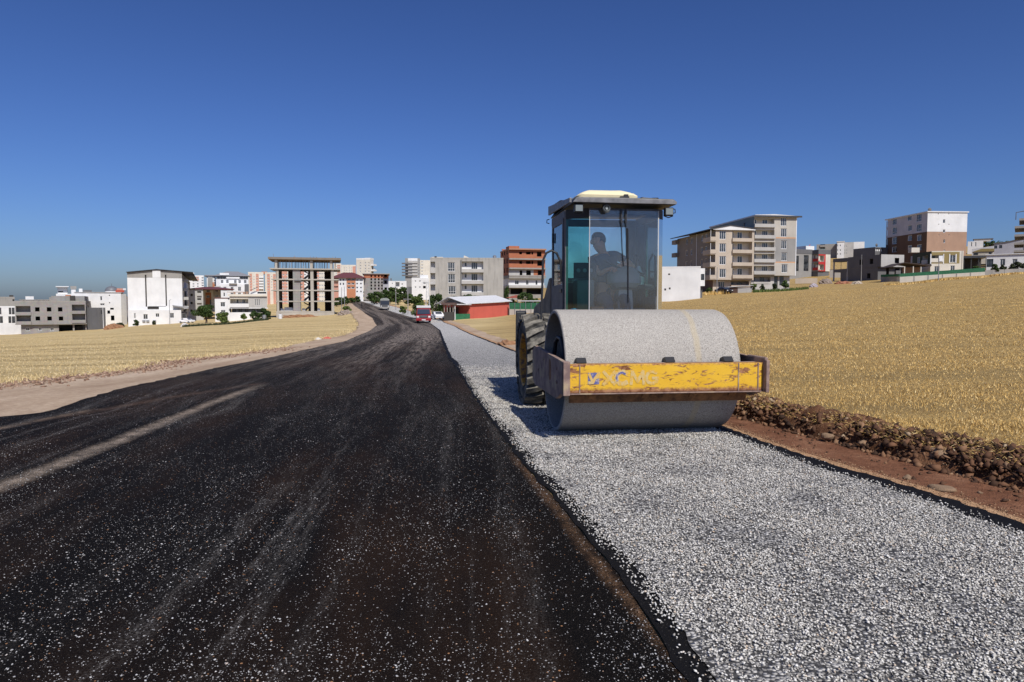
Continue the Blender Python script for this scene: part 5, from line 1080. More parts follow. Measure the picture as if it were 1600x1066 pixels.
for y_ in (205, 250, 292, 336, 380): B.box('balcony', -1.6, 3.4, -1.0, -.005, B.f(1190, y_ + 12)[1], B.f(1190, y_ - 8)[1], DGREY)
B.vol(B.W + .02, B.W + 5.6, 2, 12, -3, B.f(1400, 152)[1], CREAM, part='side_wing', front=grid(B, (1407,), (185, 232, 275, 322, 368), 26, 20, 'far', 2.))
B = Bld('white_house', 'cluster of white cubic flats with dark doorways in front of the balcony tower', 'building', Z4, (1258, 250), (1515, 246), 640, 418, 12, eo='r')
B.std(WHITE, front=grid(B, (1310, 1375), (465, 555), 22, 22, 'w') + [B.R('o', 1425, 478, 1460, 502), B.R('o', 1422, 535, 1462, 572)]); B.box('roof_room', 3, 6, 2, 6, B.H, B.H + 1.2, WHITE); B.box('annex', -1.8, -.01, 1, 8, -3, B.H * .42, DGREY)

# concrete skeleton
B = Bld('unfinished_building', 'four-storey concrete skeleton with open bays, stairs and propped top deck', 'building', ZC, (213, 190), (817, 188), 772, 268, 13, sink=2, eo='r')
lv = [B.f(300, y_)[1] for y_ in (722, 612, 497, 383, 273)]; W_ = B.W; Dp = B.D
CONC = plaster('bare concrete frame', (.40, .37, .32), .35)
B.box('base_wall', 0, W_, 0, Dp, -3, lv[0] - .003, CONC)
for i_, z_ in enumerate(lv): 
    ov = .5 if i_ == 4 else (.0 if i_ == 0 else .02)
    B.box('floor_slab', -ov - (1.0 if i_ > 1 else 0), W_ + ov + (1.3 if i_ > 0 else 0), -ov - .03, Dp, z_, z_ + .32, CONC)
cxs = [(215, 238), (568, 600), (783, 817)]
for i_ in range(4):
    za, zb_ = lv[i_] + .322, lv[i_ + 1] - .002
    for a, c_ in cxs:
        x0, x1 = B.f(a, 500)[0], B.f(c_, 500)[0]; x0 = max(0.01, x0); x1 = min(W_ - .01, x1)
        for yy in (0.0, 6.2, Dp - .6): B.box('column', x0, x1, yy + .01, yy + .5, za, zb_, CONC)
    x0, x1 = B.f(386, 500)[0], B.f(462, 500)[0]; B.box('shear_wall', x0, x1, .02, .3, za, zb_, BLOCK)
    # back wall with openings, side walls
    ops = [(B.f(a, 500, Dp)[0], B.f(c_, 500, Dp)[0]) for a, c_ in ((268, 338), (468, 545), (638, 715))]; h_ = zb_ - za
    B.vol(.05, W_ - .05, Dp - .55, Dp - .25, za, zb_ - .002, BRICK if i_ % 2 else GREY, part='back_wall', roof=False, front=[], ) if False else None
    edges = [.05] + [q for o_ in ops for q in o_] + [W_ - .05]
    for k in range(0, len(edges), 2): B.box('back_wall', edges[k], edges[k + 1], Dp - .4, Dp - .2, za, zb_, plaster('dark clay infill', (.12, .085, .07), .3))
    B.box('side_wall', .02, .2, .6, Dp - .62, za, zb_, plaster('dark clay infill', (.12, .085, .07), .3)) if i_ > -1 else None
    B.box('side_wall', W_ - .2, W_ - .02, .6, Dp - .62, za, zb_, MATS['dark clay infill'])
    B.box('inner_wall', B.f(465, 500)[0] - .3, B.f(465, 500)[0], 1, 5, za, zb_, BRICK) if False else None
    xa, xb = B.f(490, 500)[0], B.f(562, 500)[0]; zm_ = (za + zb_) / 2
    B.prism('stair_flight', [(xa, za), (xa + .5, za), (xb, zm_), (xb, zm_ + .3), (xb - .3, zm_ + .3), (xa, za + .3)], 'y', 3, 4.1, DGREY); B.prism('stair_flight', [(xb, zm_), (xb, zm_ + .3), (xa, zb_), (xa, zb_ - .35)], 'y', 4.3, 5.4, DGREY)
ztop = B.f(300, 175)[1]; z5 = lv[4] + .322
for a, c_ in ((195, 218), (560, 590), (768, 792)):
    x0, x1 = B.f(a, 200)[0], B.f(c_, 200)[0]
    for yy in (.3, 6.5): B.box('column', x0, x1, yy, yy + .5, z5, ztop, CONC)
rg = random.Random(3)
for k in range(46):
    x0 = -.6 + (W_ + 1.4) * ((k % 23) + rg.uniform(.2, .8)) / 23; yy = rg.uniform(.2, 2) if k < 23 else rg.uniform(3, 11)
    m = MB(); m.tube([(x0, yy, z5), (x0 + rg.uniform(-.15, .15), yy, ztop)], .06, 5); m.build('scaffold_prop', WOOD if rg.random() < .5 else STEEL, B.root)
for k in range(9): B.box('formwork_beam', -1.7, W_ + 1.9, .1 + 1.4 * k, .25 + 1.4 * k, ztop + .003, ztop + .15, WOOD)
B.box('top_deck', -1.9, W_ + 2.0, -.6, Dp + .3, ztop + .153, ztop + .75, plaster('formwork deck', (.20, .165, .13), .4))
for k in range(16): x0 = rg.uniform(-1.5, W_ + 1.5); m = MB(); m.tube([(x0, rg.uniform(0, 8), ztop + .75), (x0 + rg.uniform(-.1, .1), rg.uniform(0, 8), ztop + .75 + rg.uniform(.3, .9))], .05, 4); m.build('rebar', RUST, B.root)
B.box('parapet', .4, B.f(380, 640)[0] + .3, .35, .5, lv[0] + .33, lv[0] + .5, CONC); B.box('hanging_slab', B.f(400, 383)[0], B.f(470, 383)[0], -.4, -.04, lv[3] - .3, lv[3] + .1, DGREY)
PALW = plain('white block pallet', (.66, .66, .66), .7)
SKB = B
def pallet(x0, x1, y0, y1, lbl):
    a = SKB.f(x0, y1, 2.2); c_ = SKB.f(x1, y0, 2.2); o = SKB.root.matrix_basis
    r_ = empty('brick_pallet', SKB.o + SKB.ax * ((a[0] + c_[0]) / 2) + SKB.ay * 2.2 + Vector((0, 0, lv[0] + .322)), SKB.a, lbl, 'pallet', 'pallets of white blocks in the skeleton')
    w__ = c_[0] - a[0]; h__ = max(.8, c_[1] - lv[0] - .32); m = MB(); m.box(-w__ / 2, w__ / 2, 0, .9, .12, h__ * .75); m.box(-w__ / 2, w__ * .3, .1, .85, h__ * .752, h__); m.build('block_stack', PALW, r_); m = MB(); m.box(-w__ / 2, w__ / 2, 0, .9, 0, .11); m.build('pallet_base', WOOD, r_)
pallet(296, 398, 668, 722, 'largest stack of white blocks in the left bay of the skeleton'); pallet(480, 515, 694, 722, 'small stack of white blocks in the stair bay of the skeleton'); pallet(256, 290, 705, 722, 'low stack of white blocks beside the left column of the skeleton'); pallet(640, 668, 678, 715, 'narrow stack of white blocks in the right bay of the skeleton')

# villa
B = Bld('villa', 'white villa with long balcony, pergola roof and grey right wing', 'house', Z3, (770, 190), (1336, 187), 1010, 612, 11, eo='r')
za, zb_ = B.f(900, 790)[1], B.f(900, 860)[1]
B.vol(0, B.W, 0, B.D, za, B.H, CREAM, front=[bal(772, 652, 1047, 722, 780, d=2.0, out=.5, doors=((.32, .46, .9), (.64, .82, .9)), bm=WHITE), B.R('w', 1145, 658, 1165, 752), B.R('w', 1174, 658, 1194, 752), B.R('w', 1203, 658, 1223, 752)], bands=[(za, 99, LGREY, B.f(1050, 700)[0], 99)])
B.vol(.5, B.W - .3, .6, B.D, zb_, za - .003, DGREY, part='ground_floor', front=[B.R('dark', a, 802, c_, 852, .6) for a, c_ in ((805, 862), (895, 952), (990, 1045), (1095, 1148), (1178, 1232), (1265, 1300))])
B.slab(za - .15, WHITE, .25, .2, part='floor_slab')
m = MB(); B.vol(0, B.f(1082, 930)[0], -1.2, -.9, -3, zb_ + .1, WHITE, part='retaining_wall'); B.vol(B.f(1083, 930)[0], B.W, -.5, 3, -3, zb_ - .02, CREAM, part='plinth')
B.box('parapet', -.4, B.W, -.5, -.3, B.H + .003, B.f(900, 580)[1], CREAM); 
for a, c_, t_ in ((690, 770, 545), (820, 835, 550), (965, 1000, 545), (1010, 1050, 540)): B.box('roof_post', B.f(a, 560)[0], B.f(a, 560)[0] + .5, 1, 1.5, B.H, B.f(a, t_)[1], WHITE if a < 800 else BROWN)
B.prism('pergola_beam', [(B.f(1080, 525)[0], B.f(1080, 525)[1]), (B.f(1185, 480)[0], B.f(1185, 480)[1]), (B.f(1185, 480)[0], B.f(1185, 480)[1] + .2), (B.f(1080, 525)[0], B.f(1080, 525)[1] + .2)], 'y', 1, 1.2, DGREY)
B.box('pergola_beam', B.f(720, 545)[0], B.f(1060, 545)[0], 1, 1.2, B.f(900, 552)[1], B.f(900, 543)[1], BROWN)
B.vol(B.f(1060, 560)[0], B.W, 2, 8, B.H, B.f(1200, 535)[1], WHITE, part='roof_room', front=[B.R('dark', 1185, 545, 1320, 572, 2.)])
B.vol(-B.W * .39, -.01, .4, 9, -3, B.f(650, 645)[1], WHITE, part='left_wing', front=[B.R('w', 625, 700, 697, 770, .4), B.R('w', 630, 820, 700, 855, .4)]); B.box('roof_tile', -B.W * .4, 0, .3, 9.1, B.f(650, 645)[1] + .003, B.f(650, 632)[1], MAROON)

# grey apartment block
B = Bld('apartment_block', 'four-storey bare grey render apartment block with white balcony recesses behind the red shed', 'building', ZD, (447, 195), (1148, 196.5), 660, 212, 14)
def balD(x0, y0, x1, y1, yp, **kw): q = B.R('b', x0, y0, x1, y1, **kw); xm = (x0 + x1) / 2; q[5]['par'] = (B.f(xm, yp)[1], B.f(xm, y1)[1]); return q
fr_ = [B.R('w', 612, 246, 682, 332), B.R('w', 615, 358, 685, 442), B.R('w', 618, 474, 690, 552), B.R('w', 620, 590, 690, 650)]
fr_ += [balD(748, y_, 955, y_ + 74, y_ + 106, d=1.4, out=.45, doors=((.12, .24, .7), (.44, .74, .92)), bm=LGREY) for y_ in (238, 348, 460, 572)]
fr_ += [balD(449, y_, 492, y_ + 58, y_ + 110, d=1.4, out=.3, doors=(), bm=LGREY) for y_ in (240, 350, 460)]
REND = plaster('streaked grey render', (.36, .345, .315), .8)
B.std(REND, front=fr_, backm=WHITE, left=[('o', 2 + 3.5 * k, z_, 3.4 + 3.5 * k, z_ + 1.4, {}) for k in range(3) for z_ in (1.5, 4.5, 7.5, 10.5)]); B.parapet(.35, mat=REND)
B.box('roof_room', B.f(455, 200)[0], B.f(565, 200)[0], 2, 7, B.H, B.f(500, 190)[1], CREAM); B.box('water_tank', 1.2, 1.8, 1.2, 1.9, B.H + .01, B.f(460, 185)[1], DARK)
B.prism('roof_gable', [(B.f(762, 210)[0], B.H), (B.f(855, 205)[0], B.H), (B.f(770, 175)[0], B.f(770, 175)[1])], 'y', 2, 7, CREAM); m = MB(); m.lathe([(0, .5), (1.1, .5), (1.3, .2), (1.3, .001)], 'z', c=(B.f(1068, 200)[0], 3, B.H), n=16); m.build('water_tank', STEEL, B.root, smooth=True); B.box('pier', B.f(742, 300)[0] - .15, B.f(742, 300)[0] + .1, -.25, -.003, 0, B.H - .3, DGREY)

# brick building
B = Bld('unfinished_building', 'five-storey shell of orange clay blocks with white-painted first floor', 'building', ZD, (1200, 224), (1549, 226.6), 560, 126, 14)
z1_ = B.f(1350, 372)[1]; z2_ = B.f(1350, 402)[1]
fr_ = [B.R('o', a, y_, c_, y_ + 46, d=2.2) for y_, xs_ in ((145, ((1300, 1326), (1366, 1410), (1418, 1434), (1470, 1514))), (234, ((1302, 1328), (1366, 1410), (1418, 1434), (1474, 1518))), (324, ((1305, 1330), (1368, 1412), (1478, 1520)))) for a, c_ in xs_]
B.vol(0, B.W, 0, B.D, z1_, B.H, BRICK, front=fr_, bands=[(z1_, B.f(1300, 312)[1], LGREY, 0, B.f(1438, 340)[0], 'front')], left=[('o', 2 + 4 * k, z_, 3.5 + 4 * k, z_ + 1.6, {}) for k in range(3) for z_ in (z1_ + 1, z1_ + 4, z1_ + 7)])
for y_ in (216, 306, 378): B.box('floor_slab', -.05, B.W + .05 if y_ != 306 else B.W, -1.1, .0 - .003, B.f(1300, y_ + 7)[1], B.f(1300, y_ - 7)[1], GREY)
for y_ in (206, 298): B.box('balcony', -.03, B.f(1438, y_)[0], -1.08, -.95, B.f(1300, y_ + 4)[1], B.f(1300, y_ - 34)[1], BRICK)
B.box('floor_slab', -.1, B.W + .1, -1.0, B.D, B.H + .003, B.H + .45, plaster('brick coping', (.38, .2, .13), .2)); B.vol(.5, 4, 2, 7, B.H + .45, B.f(1200, 92)[1] + .3, BRICK, part='roof_room'); B.box('parapet', -.5, B.W, 9, 9.3, B.H + .45, B.f(1350, 102)[1], BRICK)
B.vol(0, B.W - .3, .3, B.D, B.f(1350, 470)[1], z1_ - .4, WHITE, part='painted_floor', front=[B.R('w', 1258, 420, 1296, 460, .3), B.R('w', 1365, 418, 1390, 464, .3), B.R('dark', 1458, 420, 1475, 462, .3)]); B.box('floor_slab', -.1, B.W - .1, -1.0, B.D, B.f(1350, 402)[1], z1_ - .003, GREY); B.box('balcony', -.1, B.W - .2, -1.0, B.D, B.f(1350, 492)[1], B.f(1350, 468)[1], LGREY)
B.vol(.2, B.W - .4, 1, B.D, -3, B.f(1350, 494)[1], GREY, part='ground_floor', front=[('o', .8, .3, B.W * .4, B.f(1350, 500)[1], {}), ('o', B.W * .5, .3, B.W - 1, B.f(1350, 500)[1], {})])

# right side
B = Bld('white_house', 'plain white cubic house standing right behind the roller cab', 'building', ZE, (-60, 135), (490, 133), 1010, 660, 10, eo='l')
B.std(WHITE, front=[B.R('o', 160, 716, 180, 732, d=.3), B.R('o', 120, 872, 138, 893, d=.3), B.R('o', 167, 862, 185, 882, d=.3)], right=[('o', 1, 2, 2, 3, {})]); B.parapet(.25, .25, WHITE)
B.vol(B.W + .01, B.W + .9, 1.0, 8, B.f(500, 845)[1], B.H - .1, WHITE, part='overhang', front=[('dark', B.W + .15, B.H - 2.4, B.W + .8, B.H - 1.2, {})]); B.vol(B.W + .01, B.W + .6, 3, 9, -2, B.f(500, 846)[1] - .01, DGREY, part='side_room')
B = Bld('apartment_block', 'beige five-storey apartment block with corner balconies and white framed windows', 'building', ZE, (640, 162), (1040, 163.5), 895, 262, 23)
zc = B.f(800, 782)[1]
fr_ = [B.R('w', 693, y_, 762, y_ + 90) for y_ in (270, 403, 535, 668)]
def balE(x0, y0, x1, y1, yp, **kw): q = B.R('b', x0, y0, x1, y1, **kw); xm = (x0 + x1) / 2; q[5]['par'] = (B.f(xm, yp)[1], B.f(xm, y1)[1]); return q
fr_ += [balE(828, y_, 1034, y_ + 82, y_ + 118, d=1.6, out=.5, doors=((.05, .22, .85), (.4, .66, .85)), bm=BEIGE) for y_ in (268, 388, 520, 650)]
SIDE = plaster('beige render with painted shade', (.25, .225, .20), .2)  # left wall's shade put into the colour, darker than the beige front
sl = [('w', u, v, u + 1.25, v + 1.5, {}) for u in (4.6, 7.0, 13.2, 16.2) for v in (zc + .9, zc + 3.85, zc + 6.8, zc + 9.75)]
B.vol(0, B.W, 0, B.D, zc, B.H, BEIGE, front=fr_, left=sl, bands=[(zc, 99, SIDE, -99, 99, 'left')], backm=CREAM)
for k, y_ in enumerate((335, 468, 600, 732)):   # corner balconies wrap the left corner
    z0_, z1__ = B.f(620, y_ + 50)[1], B.f(620, y_)[1]; m = MB(); m.box(-1.5, -.003, -.4, 3.6, z0_, z0_ + .2); m.box(-1.5, -.003, -.5, -.36, z0_ + .2, z1__); m.box(-1.5, -1.36, -.35, 3.6, z0_ + .2, z1__); m.build('balcony', BEIGE, B.root)
    m = MB(); m.tube([(-1.4, -.4, z1__), (-1.4, -.4, z1__ + 1.5)], .06, 6); m.build('balcony_post', FRAME, B.root)
for y_ in (415, 545): zz_ = B.sd(200, y_, 0)[1] ; B.box('rear_balcony', -1.0, -.003, B.D - 1.2, B.D + 1.4, zz_ - .3, zz_ + .8, SIDE)
m = MB(); m.tube([(-.08, 10.4, -1), (-.08, 10.4, B.H)], .09, 6); m.build('drain_pipe', FRAME, B.root)
pk = B.f(800, 215)[1]; xm = B.f(800, 230)[0]
B.prism('gable_wall', [(-.8, B.H + .003), (B.W + .1, B.H + .003), (B.W + .1, B.f(1030, 258)[1]), (xm, pk - .15), (-.8, B.H + .2)], 'y', -.45, -.2, WHITE)
B.prism('roof', [(-1.7, B.H + .0), (-1.7, B.H + .2), (xm, pk + .05), (B.W + .3, B.f(1035, 255)[1] + .15), (B.W + .3, B.f(1035, 255)[1]), (xm, pk - .12)], 'y', -.6, B.D + .8, ROOFD)
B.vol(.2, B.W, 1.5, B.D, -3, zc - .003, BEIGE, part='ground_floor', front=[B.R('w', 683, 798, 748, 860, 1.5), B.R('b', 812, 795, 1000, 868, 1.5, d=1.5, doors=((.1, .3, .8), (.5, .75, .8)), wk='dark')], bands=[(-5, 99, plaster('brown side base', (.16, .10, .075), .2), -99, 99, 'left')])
B = Bld('apartment_block', 'taller grey and beige apartment block with orange bands and green side cladding', 'building', ZE, (1036, 166), (1474, 167.5), 900, 122, 25)
zc = B.f(1300, 738)[1]
fr_ = [B.R('w', a, y_, a + 62, y_ + 88) for a, y_ in ((1331, 133), (1333, 248), (1335, 372), (1337, 497), (1340, 620))]
fr_ += [balE(1044, y_, 1266, y_ + 56, y_ + 92, d=1.4, out=.5, doors=((.06, .24, .9), (.52, .8, .95)), bm=LGREY) for y_ in (145, 262, 388, 510, 635)]
z1_, z2_ = B.f(1370, 352)[1], B.f(1370, 606)[1]; xb = B.f(1272, 400)[0]
ORB = plaster('orange band', (.52, .30, .17), .1)
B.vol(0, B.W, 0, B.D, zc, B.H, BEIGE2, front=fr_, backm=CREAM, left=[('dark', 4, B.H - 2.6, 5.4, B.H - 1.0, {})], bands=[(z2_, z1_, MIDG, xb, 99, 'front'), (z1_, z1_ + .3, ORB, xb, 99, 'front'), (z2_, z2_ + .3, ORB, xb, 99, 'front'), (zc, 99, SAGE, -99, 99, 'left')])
B.prism('roof', [(-.1, B.H + .01), (B.W + 1.0, B.H + .01), (B.W + 1.0, B.H + .18), (B.W * .45, B.H + .55), (-.1, B.H + .35)], 'y', -.6, B.D + .5, ROOFW); B.box('eave', -.15, B.W + 1.05, -.66, -.61, B.H - .15, B.H + .25, ROOFD)
B.box('corner_trim', B.W - .12, B.W + .06, -.06, .1, zc, B.H - .02, FRAME)
B.vol(.1, B.W - .8, 1.2, B.D, -3, zc - .003, LGREY, part='ground_floor', front=[balE(1052, 752, 1225, 800, 822, off=1.2, d=1.2, out=.1, doors=((.0, .2, .9), (.5, .75, .9)), wk='dark', bm=LGREY), B.R('dark', 1262, 745, 1300, 862, 1.2), B.R('dark', 1318, 745, 1362, 840, 1.2)])
B = Bld('garden_shed', 'small grey garden shed with white sheet roof in front of the beige apartment block', 'shed', ZE, (768, 152), (1008, 150), 935, 862, 4, sink=1)
B.std(LGREY, bands=[(-3, 99, plaster('brown boards', (.10, .06, .045), .2), -9, B.f(885, 900)[0], 'front')]); B.prism('roof', [(-.3, B.H + .0), (B.W + .4, B.H + .35), (B.W + .4, B.H + .45), (-.3, B.H + .12)], 'y', -.3, 4.3, ROOFW)
B = Bld('villa', 'dark grey house with bright red corner frame between the two apartment complexes', 'building', Z8, (620, 245), (868, 247), 825, 362, 14)
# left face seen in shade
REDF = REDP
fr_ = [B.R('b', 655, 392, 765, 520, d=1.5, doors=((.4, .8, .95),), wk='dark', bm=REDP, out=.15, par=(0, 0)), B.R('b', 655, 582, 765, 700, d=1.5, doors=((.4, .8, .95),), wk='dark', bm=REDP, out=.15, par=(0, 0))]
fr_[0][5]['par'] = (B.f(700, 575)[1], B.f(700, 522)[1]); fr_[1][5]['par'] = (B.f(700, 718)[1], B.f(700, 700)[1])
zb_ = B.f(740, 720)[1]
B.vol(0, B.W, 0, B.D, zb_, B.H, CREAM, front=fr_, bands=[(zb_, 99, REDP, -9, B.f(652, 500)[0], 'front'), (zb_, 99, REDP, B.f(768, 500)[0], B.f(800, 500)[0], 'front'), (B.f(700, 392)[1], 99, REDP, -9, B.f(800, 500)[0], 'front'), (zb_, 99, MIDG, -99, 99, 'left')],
      left=[('dark', u, zb_ + .3, u + 1.6, B.H - .4, {}) for u in (4.0, 9.6)] + [('b', .3, zb_ + .6 + 3.2 * k, 2.4, zb_ + 3.0 + 3.2 * k, dict(doors=((.3, .7, .9),), wk='dark', bm=REDP, out=.1, d=1.0)) for k in range(2)])
B.parapet(1.6, .3, DGREY); B.vol(.2, B.W - .2, .3, B.D, -3, zb_ - .003, DGREY, part='base_wall'); B.box('roof_room', B.W * .0, B.W * .7, 6, 11, B.H, B.H + 3.4, WHITE); B.prism('roof_frame', [(1, B.H + 1.6), (4, B.H + 4.2), (4.1, B.H + 4.1), (1.2, B.H + 1.5)], 'y', 8, 8.2, REDP)
B.vol(-14, -.02, 3, 13, -3, B.H + .2, MIDG, part='long_wing', front=[B.R('dark', 165, 400, 240, 715, 3.), B.R('dark', 345, 385, 445, 715, 3.)], left=[]); B.box('wing_coping', -14.1, .0, 2.9, 13.1, B.H + .203, B.H + 1.8, DGREY)
B = Bld('white_house', 'white four-storey house alone on the hill between the apartment complexes', 'building', Z8, (1002, 360), (1145, 358), 440, 108, 12, eo='l')
B.std(WHITE, front=grid(B, (1047, 1105), (183, 280, 360), 24, 36), left=[('far', 4, z_, 6, z_ + 1.8, {}) for z_ in (3.4, 6.8)]); B.vol(B.W + .02, B.W + 9.5, 2, 13, -2, B.H - .2, WHITE, part='right_wing', front=grid(B, (1195, 1235), (200, 280, 340), 16, 26, 'far', 2.), bands=[(-5, 99, LGREY, -9, B.W + 4.5, 'front')]); B.slab(B.H, WHITE, .3, .25)
B.vol(-10, -.02, 5, 12, -2, B.H - .6, GREY, part='left_wing', front=[B.R('b', 690, 160, 790, 205, 5., doors=(), bm=GREY), B.R('b', 690, 225, 790, 285, 5., doors=(), bm=SAGE)])
B = Bld('boundary_wall', 'long beige concrete wall across the foot of the stubble hill', 'wall', Z8, (858, 238), (1350, 234), 830, 690, .3, sink=1); B.std(BEIGE2); B.box('coping', -.05, B.W + .05, -.06, .36, B.H + .003, B.H + .1, DGREY)
for a in np.arange(4, B.W, 4): B.box('pier', a, a + .3, -.1, -.003, -1, B.H, BEIGE2)
B = Bld('boundary_wall', 'low beige wall beside rubble in front of the grey and red house', 'wall', Z8, (150, 205), (610, 203), 935, 868, .3, sink=.6); B.std(BEIGE)
B = Bld('unfinished_building', 'two-storey raw concrete house with open porch bay on its left', 'building', Z6, (720, 196), (1196, 198), 930, 368, 13)
zc = B.f(950, 628)[1]
B.vol(0, B.W, 0, B.D, zc, B.H, LGREY, front=[B.R('o', 1040, 442, 1132, 552, d=1.2)], left=[('o', 3.0, zc + 1, 4.3, zc + 2.5, {}), ('o', 7, zc + 1, 8.3, zc + 2.5, {})], bands=[(zc, 99, DGREY, -99, 99, 'left')])  # left band in dark grey: the side's shade is put into its colour
B.vol(.1, B.W, 1.2, B.D, -2, zc - .003, DGREY, part='ground_floor', front=[B.R('o', 860, 650, 920, 850, 1.2), B.R('b', 1045, 655, 1132, 760, 1.2, d=1, doors=((.3, .7, .9),), wk='dark')], left=[('o', 4, 1, 5.3, 2.5, {})])
for xx, yy in ((-.0, B.D), (-.0, B.D + 5.5)): pass
m = MB(); z_ = B.H - .2
for yy in (B.D + .1, B.D + 6.0): m = MB(); m.box(-.02, .3, yy, yy + .35, -2, z_); m.build('porch_column', LGREY, B.root)
B.box('porch_slab', -.1, 3, B.D + .0, B.D + 6.4, z_ - .9, z_ + .1, DGREY); B.box('porch_slab', -.1, 3, B.D + .36, B.D + 6.0, zc - .8, zc + .1, DGREY); B.box('porch_wall', -.05, .1, B.D + .5, B.D + 3.0, -2, zc - .81, DGREY)
B = Bld('boundary_wall', 'dark shaded wall joining the concrete house and the green fenced wall', 'wall', Z6, (725, 180), (1118, 176), 930, 838, .3, sink=1); B.std(GREY); B.box('hedge_screen', 0, B.W, -.05, -.01, B.H, B.H + .6, GREENF)
B = Bld('villa', 'low dark roof terrace with hanging laundry behind the concrete house', 'building', Z6, (590, 232), (850, 234), 480, 215, 9); B.std(DGREY, front=[B.R('o', 640, 245, 800, 302, d=2)])
for k in range(4): B.box('laundry', B.f(650 + 38 * k, 270)[0], B.f(676 + 38 * k, 270)[0], .3, .34, B.f(700, 305)[1], B.f(700, 252 + 6 * (k % 2))[1], FRAME)
m = MB(); m.lathe([(0, .001), (.12, .35), (.3, .55)], 'y', c=(B.f(730, 165)[0], 1, B.f(730, 168)[1]), n=14); m.build('satellite_dish', DGREY, B.root); m = MB(); m.tube([(B.f(738, 180)[0], 1.2, B.H), (B.f(730, 165)[0], 1.1, B.f(730, 168)[1])], .05, 5); m.build('dish_pole', DGREY, B.root)
B = Bld('tower_block', 'six-storey block with white upper and brown lower storeys on the right', 'building', ZG_, (494, 215), (905, 216), 800, 145, 20)
zb_ = B.f(700, 348)[1]; BROWN_SH = plaster('brown cladding with painted shade', (.13, .075, .045), .15); WHITE_SH = plaster('white render with painted shade', (.50, .49, .52), .1)  # left-side shade painted in: darker versions of the front's white and brown
fr_ = [B.R('w', a, y_, c_, z_) for a, y_, c_, z_ in ((690, 220, 712, 258), (690, 325, 712, 358), (693, 428, 711, 465), (694, 534, 712, 548))] + [B.R('o', a - 4, y_ - 5, a + 4, y_ + 5, d=.2) for a, y_ in ((640, 162), (750, 162), (645, 270), (752, 270), (648, 380), (752, 380))]
zs = [B.sd(200, y_, 0)[1] for y_ in (205,)]
lf = []
for (x0, y0, x1, y1) in ((413, 165, 465, 240), (318, 178, 360, 232), (160, 202, 205, 275), (413, 268, 465, 343), (322, 280, 365, 338), (160, 303, 207, 373), (420, 380, 465, 440), (325, 386, 366, 440), (160, 405, 207, 475), (420, 480, 465, 540), (325, 488, 366, 535), (160, 505, 207, 560)):
    a = B.sd(x0, (y0 + y1) / 2)[0]; c_ = B.sd(x1, (y0 + y1) / 2)[0]; xm = (x0 + x1) / 2; lf.append(('w', min(a, c_), B.sd(xm, y1)[1], max(a, c_), B.sd(xm, y0)[1], {}))
B.std(WHITE, front=fr_, left=lf, bands=[(-9, zb_, BROWN, -99, 99, 'front'), (zb_, 99, WHITE_SH, -99, 99, 'left'), (-9, zb_, BROWN_SH, -99, 99, 'left')])
dd_ = B.sd(100, 280)[0]
B.box('roof', -.3, B.W + .3, -.3, max(B.D, dd_) + .5, B.H + .003, B.H + .35, ROOFW)
for k in range(5):
    z_ = B.H - .3 - 3.05 * (k + 1); m = MB(); m.box(.0, 3, B.D + .003, dd_, z_, z_ + .25); m.box(.0, .1, B.D + .003, dd_, z_ + .25, z_ + 1.0); m.build('balcony', WHITE_SH if k < 2 else BROWN_SH, B.root); m = MB(); m.box(0, .2, dd_ - .2, dd_ - .003, z_ + .251, z_ + 3.0); m.build('balcony_post', WHITE_SH if k < 2 else BROWN_SH, B.root)
m = MB(); m.lathe([(0, .001), (.15, .4), (.4, .65)], 'y', c=(B.f(628, 100)[0], 3, B.f(628, 105)[1]), n=14); m.build('satellite_dish', DGREY, B.root); m = MB(); m.tube([(B.f(628, 100)[0], 3.2, B.H), (B.f(628, 100)[0], 3.1, B.f(628, 105)[1])], .05, 5); m.build('dish_pole', DGREY, B.root)
B = Bld('villa', 'two-storey cream and olive house with white framed windows behind the green fenced wall', 'house', ZG_, (548, 176), (874, 175), 775, 550, 11)
zb_ = B.f(700, 680)[1]
B.vol(0, B.W, 0, B.D, -2, B.H, CREAM, front=[B.R('b', 566, 592, 690, 655, d=1.4, doors=((.1, .5, .9),), wk='dark', out=.08, bm=CREAM), B.R('w', 762, 590, 818, 668), B.R('w', 600, 706, 652, 768), B.R('w', 766, 700, 812, 755)], bands=[(zb_, B.H - .25, OLIVE, B.f(566, 600)[0], B.f(862, 600)[0], 'front'), (zb_, 99, plaster('dark green side', (.05, .06, .035), .2), -99, 99, 'left')],
      left=[('b', 2, zb_ + .4, 5, zb_ + 2.3, dict(doors=((.1, .4, .9),), wk='dark', out=.2)), ('w', 6.5, zb_ + .6, 8, zb_ + 2.2, {})])
for (x0, x1, y0, y1) in ((752, 762, 580, 672), (818, 828, 580, 672), (556, 566, 580, 682), (690, 698, 580, 682)): B.box('window_surround', B.f(x0, 620)[0], B.f(x1, 620)[0], -.1, -.003, B.f(x0, y1)[1], B.f(x0, y0)[1], FRAME)
B.box('corner_trim', B.W - .25, B.W + .05, -.12, -.003, 0, B.H, CREAM); B.box('hanging_cloth', B.f(642, 620)[0], B.f(684, 620)[0], -.2, -.14, B.f(660, 655)[1], B.f(660, 598)[1], FRAME)
B.vol(.6, B.W, B.D + .01, B.D + 2.5, -2, B.H - .4, LAV, part='rear_wing'); B.box('roof_dormer', B.f(380, 530)[0], B.f(465, 530)[0], 1, 3, B.f(420, 560)[1], B.f(420, 510)[1], CREAM)
a0, a1, a2 = B.f(130, 714, -2), B.f(270, 668, -2), B.f(552, 695, -2)
